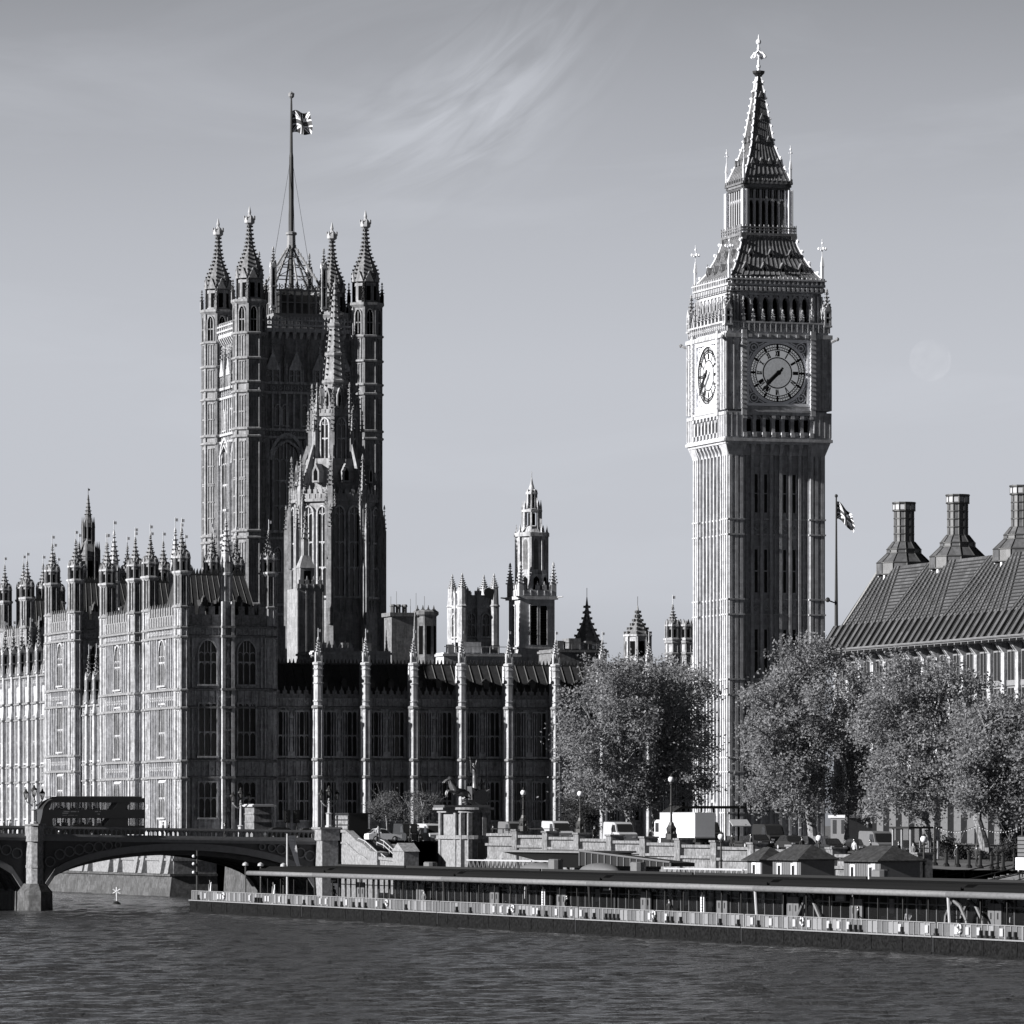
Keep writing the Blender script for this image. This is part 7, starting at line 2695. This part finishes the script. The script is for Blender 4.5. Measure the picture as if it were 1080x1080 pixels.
def bus():
    ly = BN + 5.2
    xa, xb = LX(38.5, ly), LX(150, ly)
    L_ = xb - xa
    zb = (zdeck(xa) + zdeck(xb)) / 2
    t = thing("double_decker_bus", "dark double-decker bus with a rounded back crossing the bridge", "bus", xa, ly, zb, 0, VG)
    Wd = 2.5
    H = 4.45
    b = MB()
    def side(y0, y1):
        b.prism([(.15, .35), (L_, .35), (L_, 1.05), (.0, 1.05)], y0, y1)
        b.prism([(.0, 1.05), (L_, 1.05), (L_, 1.3), (.05, 1.3)], y0, y1)
        b.prism([(.25, 2.1), (L_, 2.1), (L_, 3.05), (.42, 3.05)], y0, y1)
        b.prism([(1.3, 3.82), (L_, 3.82), (L_ - .06, 4.05), (L_ - .3, 4.3), (L_ - .8, H - .02), (2.6, H - .02), (1.7, H - .15), (1.0, H - .5)], y0, y1)
        # curved stern
        b.prism([(.0, 1.3), (1.5, 1.3), (1.5, 2.1), (.25, 2.1)], y0, y1)
        b.prism([(.42, 3.05), (1.1, 3.05), (1.4, 3.82), (1.0, 3.95), (.6, 3.5)], y0, y1)
        b.prism([(.42, 3.05), (.6, 3.5), (1.0, H - .5), (1.3, 3.82)], y0, y1)
        # diagonal sash of the stair window, seen from outside as a dark band
        b.prism([(7.6, 2.1), (9.0, 2.1), (10.1, 3.82), (8.7, 3.82)], y0 + .01, y1 - .01)
        b.prism([(7.0, 1.05), (8.6, 1.05), (9.5, 2.1), (7.9, 2.1)], y0 + .01, y1 - .01)
        b.prism([(8.6, 1.05), (9.9, 1.05), (9.9, 2.1), (9.5, 2.1)], y0 + .01, y1 - .01)
        for x in (2.9, 4.3, 5.7, 6.6):
            b.box(x - .05, x + .05, y0 + .02, y1 - .02, 3.0, 3.9)
        for x in (2.5, 3.6, 4.7, 5.8, 6.9):
            b.box(x - .06, x + .06, y0 + .02, y1 - .02, 1.25, 2.15)
        b.box(L_ - .12, L_, y0, y1, 1.0, 4.0)
    side(-Wd / 2, -Wd / 2 + .08)
    side(Wd / 2 - .08, Wd / 2)
    yy = Wd / 2 - .02
    b.box(1.2, L_ - .3, -yy, yy, H - .1, H)
    b.hexa([(.45, -yy, 3.0), (.55, -yy, 3.0), (.55, yy, 3.0), (.45, yy, 3.0)], [(1.7, -yy, H - .15), (1.8, -yy, H - .16), (1.8, yy, H - .16), (1.7, yy, H - .15)])
    b.hexa([(.0, -yy, .4), (.1, -yy, .4), (.1, yy, .4), (.0, yy, .4)], [(.42, -yy, 3.05), (.52, -yy, 3.05), (.52, yy, 3.05), (.42, yy, 3.05)])
    b.box(L_ - .1, L_ - .02, -yy, yy, .4, 1.1)
    b.box(L_ - .1, L_ - .02, -yy, yy, 2.2, 3.0)
    b.box(L_ - .3, L_ - .02, -yy, yy, 4.0, H - .15)
    b.box(.3, L_ - .1, -yy, yy, .4, .6)
    b.box(.5, L_ - .1, -yy, yy, 2.25, 2.33)
    for x in (2.2, 3.1, 4.0, 4.9, 5.8, 6.7):
        b.box(x, x + .12, -yy + .2, -.35, 2.35, 3.25)
        b.box(x, x + .12, .35, yy - .2, 2.35, 3.25)
        b.box(x, x + .12, -yy + .1, -.35, .6, 1.6)
    b.build('body', ['red_dk'], t)
    b = MB()
    b.box(1.9, L_ - .7, -Wd / 2 + .05, Wd / 2 - .05, H - .01, H + .05)
    b.build('roof_panel', ['offwhite'], t)
    b = MB()
    for y in (-Wd / 2 + .035, Wd / 2 - .045):
        b.box(1.3, L_ - .12, y, y + .01, 3.05, 3.82)
        b.box(1.5, L_ - .12, y, y + .01, 1.3, 2.1)
    b.build('side_window', ['bus_glass'], t)
    b = MB()
    b.box(L_ - .06, L_ - .04, -yy, yy, 1.1, 2.2)
    b.box(L_ - .06, L_ - .04, -yy, yy, 3.0, 4.0)
    b.build('windscreen', ['bus_glass'], t)
    for i, (x, y, z) in enumerate(((2.05, -.7, 3.2), (2.95, .6, 3.2), (3.85, -.7, 3.2), (5.65, -.6, 3.2), (6.55, .6, 3.2), (9.9, -.5, 3.2), (3.2, .5, 1.75), (4.9, -.5, 1.75), (6.1, .3, 1.75))):
        b = MB()
        b.loft(8, 0, 0, [(.2, -.55), (.24, -.15), (.08, -.02)], 0, 0)
        b.ball(0, 0, .12, .13, 1)
        o = b.build('person', ['cloth_m' if i % 3 else 'cloth_l', 'skin'], None, W(xa + x, ly + y, zb + z), ANG)
        tag(o, ('passenger seated on the upper deck of the bus' if z > 3 else 'passenger seated on the lower deck of the bus'), 'person', 'bus passengers')
    b = MB()
    for i, (x0, x1, z) in enumerate(((2.6, 4.5, 2.78), (2.6, 3.4, 2.6), (2.6, 4.4, 2.4), (6.2, 6.9, 2.78), (6.5, 6.9, 2.5))):
        n = int((x1 - x0) / .13)
        for k in range(n):
            if (k * 7 + i) % 6:
                b.box(x0 + k * .13, x0 + k * .13 + .09, -Wd / 2 - .006, -Wd / 2 + .02, z, z + (.1 if i != 2 else .04))
    b.build('advert_lettering', ['offwhite'], t)
    wm = wheel_mesh(.48, .3)
    for x in (2.6, L_ - 2.6):
        for s in (-1.05, 1.05):
            put('wheel', wm, t, (x, s, .48))
bus()

# ------------------------------------------------------------------ skinned figures
def skin(name, verts, edges, radii, mats, zones=None, sub=1):
    me = bpy.data.meshes.new(name)
    me.from_pydata(verts, edges, [])
    o = bpy.data.objects.new(name, me)
    COL.objects.link(o)
    sm = o.modifiers.new('s', 'SKIN')
    sd = me.skin_vertices[0].data
    for i, r in enumerate(radii):
        sd[i].radius = (r, r) if not isinstance(r, tuple) else r
        sd[i].use_root = (i == 0)
    if sub:
        ss = o.modifiers.new('d', 'SUBSURF')
        ss.levels = sub
        ss.render_levels = sub
    dg = bpy.context.evaluated_depsgraph_get()
    dg.update()
    m2 = bpy.data.meshes.new_from_object(o.evaluated_get(dg))
    bpy.data.objects.remove(o)
    m2.name = name
    m2.materials.clear()
    for m in mats:
        m2.materials.append(M[m])
    for p in m2.polygons:
        p.use_smooth = True
        p.material_index = zones(p.center) if zones else 0
    return m2
def person_mesh(top, legs, step=.12, lean=0.0, arm=.25):
    v = [(0, 0, .95), (0, .0, 1.2), (lean, 0, 1.43), (lean, 0, 1.53), (lean * 1.3, -.02, 1.68), (lean * 1.3, 0, 1.76),
         (.1, 0, .88), (.11, -step, .48), (.11, -step * .6, .06), (.11, -step * .6 - .16, .04),
         (-.1, 0, .88), (-.11, step, .5), (-.11, step * 1.4, .08), (-.11, step * 1.4 - .16, .05),
         (.19 + lean, 0, 1.4), (.25, .03, 1.12), (.24, -arm, .92), (.24, -arm - .08, .84),
         (-.19 + lean, 0, 1.4), (-.25, .03, 1.12), (-.24, -.08, .88), (-.24, -.1, .8)]
    e = [(0, 1), (1, 2), (2, 3), (3, 4), (4, 5), (0, 6), (6, 7), (7, 8), (8, 9), (0, 10), (10, 11), (11, 12), (12, 13), (2, 14), (14, 15), (15, 16), (16, 17), (2, 18), (18, 19), (19, 20), (20, 21)]
    r = [.13, .13, .14, .06, .1, .07, .095, .065, .045, .04, .095, .065, .045, .04, .065, .05, .038, .035, .065, .05, .038, .035]
    z = lambda c: 0 if (c.z > 1.5 or (c.z < .9 and abs(c.x) > .19)) else (1 if c.z > .92 else 2)
    return skin('person', v, e, r, ['skin', top, legs], z)
PM = [person_mesh('cloth_d', 'cloth_d'), person_mesh('cloth_l', 'cloth_d', .2), person_mesh('cloth_m', 'cloth_d', .05, .03, .1), person_mesh('cloth_d', 'cloth_m', .25, .02, .3)]
hb = MB()
hb.loft(10, 0, .01, [(.108, 1.66), (.118, 1.72), (.1, 1.79), (.04, 1.83)])
HAIR = hb.mesh('hair', ['black'])
def person(px, lx, ly, z, kind, rz, label, group="people on the bridge and quay"):
    o = put('person', PM[kind], None, W(lx, ly, z), ANG + rz)
    tag(o, label, 'person', group)
    put('hair', HAIR, o)
    return o
for px, k, rz, lab in ((4, 0, PI / 2, "person in dark clothes at the far left edge of the bridge"), (10.5, 2, -PI / 2, "person in grey walking on the bridge left of the pier lamp"),
                       (172, 0, PI / 2, "person in dark clothes just right of the bus on the bridge"), (178, 3, -PI / 2, "second person right of the bus, walking away from it"),
                       (237, 0, PI / 2, "person in dark clothes left of the mid-arch lamp")):
    p = LX(px, BN + 1.4)
    person(px, p, BN + 1.4, zdeck(p), k, rz, lab)
for px, k, rz, lab in ((399, 1, 0, "person in a pale top standing before the white car"), (433, 0, 1.2, "person in dark clothes at the railing left of the statue"), (441, 2, -.6, "person in grey beside the dark-clothed one left of the statue")):
    ly = -66.0
    p = LX(px, ly)
    person(px, p, ly, gz(ly), k, rz, lab)
for px, lx, k, rz, lab in ((1053, PX + 4.0, 1, 1.0, "left person of two in pale tops waiting on the pier at the right"), (1066, PX + 4.0, 1, -1.4, "right person of two in pale tops waiting on the pier"), (598, PX + 2.0, 3, .4, "person in dark clothes on the pier under the second roof joint")):
    ly = LY(px, lx)
    person(px, lx, ly, 1.34, k, rz, lab)
for px, lx, k, rz, lab in ((1009, -49, 2, .3, "person in grey walking at the top of the river steps"), (520, -49.0, 0, 0, "person in dark clothes near the plinth door"), (686, -49.5, 0, 0.5, "person in dark clothes behind the wall between two plane trunks")):
    ly = LY(px, lx)
    person(px, lx, ly, gz(ly), k, rz, lab)

for px, lx, k, rz, lab in ((352, 4.5, 0, .3, "person in dark clothes on the pier near its first roof joint"), (447, 2.2, 2, -1.0, "person in grey on the pier left of the second roof joint"),
                           (521, 4.2, 1, 1.4, "person in a pale top on the pier below the plinth's right side"), (706, 2.2, 0, -.4, "person in dark clothes on the pier below the white truck"),
                           (768, 4.4, 2, 2.0, "person in grey waiting left of the first pale mast post"), (905, 2.2, 0, 1.0, "person in dark clothes on the pier below the right-hand hut"),
                           (958, 4.2, 1, -.8, "person in a pale top left of the gangway arch")):
    ly = LY(px, PX + lx)
    person(px, PX + lx, ly, 1.34, k, rz, lab)
for px, lx, k, rz, lab in ((627, -50.0, 0, .5, "person in dark clothes walking between the two white vans"), (772, -50.5, 0, -.5, "person in dark clothes right of the white truck"),
                           (792, -50.5, 2, 1.0, "person in grey at the wall above the smallest hut"), (846, -50.5, 0, 0.2, "person in dark clothes left of the leaning trunk at the wall"),
                           (901, -49.5, 1, 2.2, "person in a pale top near the slim plane trunk"), (948, -49.5, 0, .4, "person in dark clothes in front of the glass kiosk"), (963, -49, 2, -1.2, "person in grey right of the glass kiosk"),
                           (918, -49, 2, .9, "person in grey walking behind the right-hand hut"), (1030, -48.5, 0, 1.7, "person in dark clothes beside the forked plane trunk")):
    ly = LY(px, lx)
    person(px, lx, ly, gz(ly), k, rz, lab)
# ------------------------------------------------------------------ the chariot statue on its plinth
def statue():
    lx = -57.0
    yc = LY(487, lx)
    Y0 = OY + SA * lx + CA * yc
    s = FPX / Y0
    Z = lambda y: HZ + (HPX - y) / s
    xw = 33 / (s * CA)
    yl = 24 / (s * .3)
    t = thing("statue_plinth", "tall pale granite plinth with pilasters and a small dark doorway", "plinth", lx, yc, 3.0)
    z = lambda y: Z(y) - 3.0
    b = MB()
    rr = xw / 2
    def drum(o, z0, z1):
        b.loft(28, rr, rr, [(rr + o, z0), (rr + o, z1)], 0)
        b.box(-o, xw + o, rr, yl + o, z0 + .004, z1 - .004)
    drum(0, -3, z(881))
    drum(.25, z(885), z(881))
    drum(-.25, z(881), z(857))
    drum(.2, z(857), z(854))
    drum(.55, z(854), z(851.5))
    for a in (-2.55, -2.05, -1.1, -.6):
        x, y = rr + rr * math.cos(a), rr + rr * math.sin(a)
        b.cbox(x, y, -3, z(857), .45, .45)
    for y in (rr + .5, yl - .4):
        b.box(-.12, .1, y - .35, y + .35, -3, z(857))
    b.build('masonry', ['stone_s'], t)
    b = MB()
    b.box(xw * .5, xw * .75, -.06, .4, z(905), z(889))
    b.build('door', ['black'], t)
    zb = Z(851.5)
    st = thing("chariot_statue", "dark bronze statue of a robed woman with raised arms driving two rearing horses", "statue", lx - .2, yc + yl * .35, zb)
    b = MB()
    b.box(-1.4, xw + .2, -1.8, 2.0, 0, .25)
    b.build('base', ['statue'], st)
    def horse(dx, dy, lift):
        # faces -x (left)
        V = [(.5, 0, 1.75), (0, 0, 1.8), (-.6, 0, 2.15), (-.95, 0, 2.75), (-1.2, 0, 3.35), (-1.6, 0, 3.2), (-2.0, 0, 2.85),
             (1.0, 0, 1.6), (1.15, .3, 1.1), (.75, .3, .75), (1.05, .3, .4), (.9, .3, .25),
             (1.15, -.3, 1.1), (.6, -.3, .8), (.95, -.3, .45), (.8, -.3, .25),
             (-.65, .3, 1.75), (-1.3, .32, 1.6 + lift), (-1.5, .32, 1.0 + lift), (-1.3, .32, .8 + lift),
             (-.65, -.3, 1.75), (-1.45, -.32, 1.9), (-1.7, -.32, 1.3), (-1.5, -.32, 1.1),
             (1.45, 0, 1.75), (1.75, 0, 1.2), (1.8, 0, .7)]
        E = [(0, 1), (1, 2), (2, 3), (3, 4), (4, 5), (5, 6), (0, 7), (7, 8), (8, 9), (9, 10), (10, 11), (7, 12), (12, 13), (13, 14), (14, 15), (2, 16), (16, 17), (17, 18), (18, 19), (2, 20), (20, 21), (21, 22), (22, 23), (7, 24), (24, 25), (25, 26)]
        Rr = [.46, .48, .45, .3, .2, .17, .1, .45, .22, .13, .08, .1, .22, .13, .08, .1, .2, .12, .08, .1, .2, .12, .08, .1, .08, .1, .04]
        me = skin('horse', V, E, Rr, ['statue'])
        o = put('horse', me, st, (dx, dy, .25), 0, (.78, .85, .8))
        mb = MB()
        for i in range(7):
            f = i / 6
            mb.box(-.55 - .55 * f, -.25 - .6 * f, -.05, .05, 2.45 + 1.05 * f, 2.85 + .85 * f)
        for q in (-.1, .1):
            mb.taper(-1.2, -1.08, q - .05, q + .05, 3.45, -1.16, -1.12, q - .01, q + .01, 3.75)
        put('mane', mb.mesh('mane', ['statue']), o)
    horse(.3, -1.2, .2)
    horse(.9, 1.2, .35)
    b = MB()
    for y in (-1.0, .9):
        b.loft(16, 0, 0, [(.85, -.06), (.85, .06)])
        n = len(b.v)
        for i in range(n - 32, n):
            x, yy, zz = b.v[i]
            b.v[i] = (x + 2.9, zz + y, yy + 1.05)
    b.prism([(2.0, .8), (3.7, .8), (3.9, 1.9), (3.4, 1.6), (2.5, 1.6), (1.9, 2.2)], -.8, .75)
    b.tube((2.0, 0, 1.0), (.2, 0, 1.4), .1, .1)
    b.build('chariot', ['statue'], st)
    V = [(2.5, 0, 2.6), (2.5, 0, 3.2), (2.45, 0, 3.75), (2.42, 0, 4.0), (2.4, 0, 4.25), (2.38, 0, 4.42), (2.55, .0, 1.9), (2.6, 0, 1.3),
         (2.45, -.32, 3.7), (2.1, -.6, 3.9), (1.85, -.65, 4.5), (1.8, -.65, 4.7), (2.45, .32, 3.7), (2.7, .6, 4.0), (2.9, .65, 4.55), (2.9, .65, 4.75)]
    E = [(0, 1), (1, 2), (2, 3), (3, 4), (4, 5), (0, 6), (6, 7), (2, 8), (8, 9), (9, 10), (10, 11), (2, 12), (12, 13), (13, 14), (14, 15)]
    Rr = [.3, .26, .28, .1, .19, .14, .42, .55, .13, .1, .07, .08, .13, .1, .07, .08]
    put('charioteer', skin('charioteer', V, E, Rr, ['statue']), st, (0, 0, .25))
    b = MB()
    b.tube((1.9, -.65, 3.6), (1.75, -.65, 5.3), .04, .04, 5)
    b.build('spear', ['statue'], st)
    V = [(3.4, .3, 2.0), (3.42, .3, 2.5), (3.3, .3, 2.75), (3.25, .3, 2.95), (3.5, .3, 1.5), (3.2, .05, 2.3), (2.9, 0, 2.0)]
    E = [(0, 1), (1, 2), (2, 3), (0, 4), (1, 5), (5, 6)]
    put('crouching_figure', skin('crouching_figure', V, E, [.26, .24, .09, .16, .4, .1, .08], ['statue']), st, (0, 0, .25))
statue()

# ------------------------------------------------------------------ kiosks, signals, shelter, railings, buoy
def kiosks():
    ly = -47.0
    x = LX(368, ly)
    t = thing("advert_kiosk", "black kiosk with a pale layered side at the top of the bridge stairs", "kiosk", x, ly, 7.4)
    w = LX(388, ly) - x
    b = MB()
    b.box(0, w, 0, 5, 0, 2.95)
    b.box(-.1, w + .5, -.15, 5.1, 2.95, 3.1)
    b.build('body', ['black'], t)
    b = MB()
    for i in range(5):
        b.box(-.12, 0, .1, 4.9, .2 + i * .55, .62 + i * .55)
    b.build('side_panel', ['granite'], t)
    ly = -13.5
    x = LX(268, ly)
    t = thing("stone_kiosk", "pale square stone kiosk with an overhanging flat top at the bridge end", "kiosk", x, ly, 7.0)
    w = LX(281, ly) - x
    h = ZP(848, x, ly) - 7.0
    b = MB()
    b.box(0, w + .6, 0, 4, 0, h - .3)
    for i in range(4):
        b.box(-.08, w + .68, -.08, 4.08, .7 + i * .9, .8 + i * .9)
    b.build('body', ['granite'], t)
    b = MB()
    b.box(-.3, w + 1.1, -.3, 4.3, h - .3, h - .1)
    b.box(-.1, w + .8, -.1, 4.1, h - .1, h)
    b.build('roof', ['offwhite'], t)
    for px, lab in ((303, "left of two traffic signals on the bridge"), (313, "right of two traffic signals on the bridge")):
        ly = -22.0
        x = LX(px, ly)
        b = MB()
        b.tube((0, 0, 0), (0, 0, 3.3), .07, .07, 6)
        b.box(-.25, .25, -.15, .15, 2.1, 3.35)
        b.box(-.4, .4, .15, .19, 2.0, 3.45)
        for i in range(3):
            b.tube((0, -.14, 2.3 + i * .4), (0, -.32, 2.32 + i * .4), .15, .16, 8)
        solo("traffic_signal", b, ['black'], lab, "traffic signal", x, ly, zdeck(x), group="traffic signals")
    # long flat bus shelter behind the truck
    lx = -22.0
    ya = LY(712, lx)
    b = MB()
    x1 = LX(783, ya)
    h = ZP(850, lx, ya) - gz(ya)
    t = thing("bus_shelter", "long dark flat-roofed shelter at the foot of the clock tower", "shelter", lx, ya, gz(ya))
    w = x1 - lx
    b.box(-.2, w, -3, 1, h - .3, h)
    b.hexa([(-1.2, -3, h - .7), (-.2, -3, h - .3), (-.2, 1, h - .3), (-1.2, 1, h - .7)], [(-1.2, -3, h - .6), (-.2, -3, h), (-.2, 1, h), (-1.2, 1, h - .6)])
    b.build('roof', ['dark'], t)
    b = MB()
    for i in range(6):
        b.cbox(.3 + i * (w - .6) / 5, .5, 0, h - .3, .15, .15)
    b.build('post', ['dark'], t)
    b = MB()
    b.hexa([(w * .66, -4.3, h - 2.3), (w * .93, -4.3, h - 2.3), (w * .93, -3, h - 1.6), (w * .66, -3, h - 1.6)], [(w * .66, -4.3, h - 2.2), (w * .93, -4.3, h - 2.2), (w * .93, -3, h - 1.5), (w * .66, -3, h - 1.5)])
    b.build('awning', ['offwhite'], t)
    # glass kiosk among the planes
    lx = -45.0
    ya = LY(942, lx)
    t = thing("glass_kiosk", "glazed kiosk with white frame beside a plane trunk", "kiosk", lx, ya, gz(ya))
    b = MB()
    L_, w, h = 4.2, 2.6, 2.7
    for x in (0, w):
        for y in (-L_, -L_ / 2, 0):
            b.cbox(x, y, 0, h, .16, .16)
    b.box(0, w, -L_, 0, 0, .25)
    for y in (-L_, 0):
        b.box(0, w, y - .05, y + .05, .9, .98)
    b.build('frame', ['offwhite'], t)
    b = MB()
    b.box(-.3, w + .3, -L_ - .3, .3, h, h + .18)
    b.build('roof', ['dark'], t)
    b = MB()
    b.box(.02, .05, -L_, 0, .25, h)
    b.box(0, w, -L_ + .02, -L_ + .05, .25, h)
    b.build('glazing', ['clear'], t)
    # vendor's cart at the right edge
    lx = -53.0
    ya = LY(1071, lx)
    t = thing("vendor_cart", "white vendor's cart with a dark stacked display at the right edge of the steps", "cart", lx, ya, gz(ya))
    b = MB()
    b.box(0, 1.6, -2.6, 0, .25, 1.25)
    b.build('body', ['white'], t)
    b = MB()
    b.box(.1, 1.4, -2.4, -.2, 1.25, 3.0)
    for i in range(5):
        b.box(.05, .1, -2.3, -.3, 1.35 + i * .33, 1.6 + i * .33, 1)
    b.build('display', ['dark', 'mid'], t)
    wm = wheel_mesh(.28)
    for y in (-.5, -2.1):
        for x in (.15, 1.45):
            put('wheel', wm, t, (x, y, .28), PI / 2)
    # pale site cabin under the planes
    lx = -24.0
    ya = LY(876, lx)
    t = thing("site_cabin", "dark cabin with a pale flat roof edge under the trees", "cabin", lx, ya, gz(ya))
    b = MB()
    b.box(0, 2.6, -5, 0, 0, 2.6)
    b.build('wall', ['mid'], t)
    b = MB()
    b.box(-.2, 2.8, -5.2, .2, 2.6, 2.9)
    b.build('roof', ['offwhite'], t)
    b = MB()
    b.box(-.05, .02, -.5, .5, 0, 1.4)
    wm = b.mesh('window', ['glass'])
    for y in (-1.2, -3.6):
        put('window', wm, t, (0, y, 1.0))
kiosks()
def steps_rail():
    # bollards along the head of the steps
    b = MB()
    b.loft(8, 0, 0, [(.3, 0), (.3, .15), (.16, .3), (.14, 1.15), (.2, 1.2), (.2, 1.32), (.08, 1.5)])
    me = b.mesh('bollard', ['black'])
    for i, px in enumerate((986, 998, 1010, 1022, 1034, 1046, 1052, 1058, 1070)):
        lx = -50.5 - (i % 2) * .3
        ly = LY(px, lx)
        o = put('bollard', me, None, W(lx, ly, gz(ly)), ANG)
        tag(o, "short black bollard in the row along the head of the river steps", 'bollard', "bollards at the head of the steps")
    for px, lab in ((990, "left raking black handrail on the river steps"), (1022, "middle raking black handrail on the river steps"), (1048, "right raking black handrail on the river steps")):
        ly = LY(px, -56)
        b = MB()
        dz = gz(ly) - QZ
        for h in (.55, 1.0):
            b.tube((9.4, 0, dz + h), (-.5, 0, h - .1), .05, .05, 6)
        for i in range(5):
            f = i / 4
            b.tube((-.5 + 9.9 * f, 0, -.2 + dz * f), (-.5 + 9.9 * f, 0, dz * f + .95), .05, .05, 6)
        solo("handrail", b, ['black'], lab, "handrail", EW - .2, ly, QZ, group="handrails on the steps")
    # festoon of small lamps strung between the planes
    b = MB()
    pa, pb = Vector((0, 0, 0)), None
    lx = -44.0
    y0, y1 = LY(985, lx), LY(1078, lx)
    n = 34
    pts = []
    for i in range(n + 1):
        f = i / n
        pts.append((0, (y1 - y0) * f, 3.1 - .5 * math.sin((f * 2 % 1) * PI)))
    b.path(pts, .02, 4, 0)
    for p in pts:
        b.ball(p[0], p[1], p[2] - .1, .045, 1, 6)
    for q in (0, n // 2, n):
        b.tube((0, pts[q][1], -.2), pts[q], .04, .04, 5, 0)
    solo("string_lights", b, ['iron', 'white'], "string of small white lamps hung between posts under the right-hand planes", "string lights", lx, y0, gz(y0))
steps_rail()
def buoy():
    Y0 = 655.0
    b = MB()
    b.loft(10, 0, 0, [(.5, -.3), (.5, .15), (.25, .35), (.06, .45)], 0, 1)
    b.tube((0, 0, .4), (0, 0, 1.6), .06, .06, 6, 0)
    for k in range(3):
        a = k * PI / 3 + PI / 6
        c, s_ = .5 * math.cos(a), .5 * math.sin(a)
        b.tube((-c, 0, 1.55 - s_), (c, 0, 1.55 + s_), .075, .075, 6, 0)
    o = b.build("river_buoy", ['white', 'black'], None, ((123 - 540) / FPX * Y0, Y0, 0), 0)
    tag(o, "small river buoy with a white star-shaped topmark under the bridge arch", "buoy")
buoy()
def moon():
    D = 14000.0
    b = MB()
    n = 48
    r = 22.0 / FPX * D
    b.loft(n, 0, 0, [(max(r * math.sin(PI * i / 24), .01), -r * math.cos(PI * i / 24)) for i in range(25)])
    m = bpy.data.materials.new('pale_moon')
    m.use_nodes = True
    t = m.node_tree
    p = t.nodes['Principled BSDF']
    t.nodes.remove(p)
    d = N(t, 'ShaderNodeBsdfDiffuse')
    d.inputs[0].default_value = grey(0.03)
    g = N(t, 'ShaderNodeTexCoord')
    nn = N(t, 'ShaderNodeTexNoise')
    nn.inputs['Scale'].default_value = .035
    nn.inputs['Detail'].default_value = 4
    t.links.new(g.outputs['Object'], nn.inputs['Vector'])
    t.links.new(ramp(t, nn.outputs[0], [(.35, .005), (.65, .016)]), d.inputs[0])
    tr = N(t, 'ShaderNodeBsdfTransparent')
    ad = N(t, 'ShaderNodeAddShader')
    t.links.new(d.outputs[0], ad.inputs[0])
    t.links.new(tr.outputs[0], ad.inputs[1])
    o = [q for q in t.nodes if q.type == 'OUTPUT_MATERIAL'][0]
    t.links.new(ad.outputs[0], o.inputs[0])
    M['moon'] = m
    o = b.build("moon", ['moon'], None, ((981 - 540) / FPX * D, D, HZ + (870 - 380) / FPX * D), smooth=True)
    tag(o, "faint pale gibbous moon in the sky right of the clock tower", "moon")
moon()
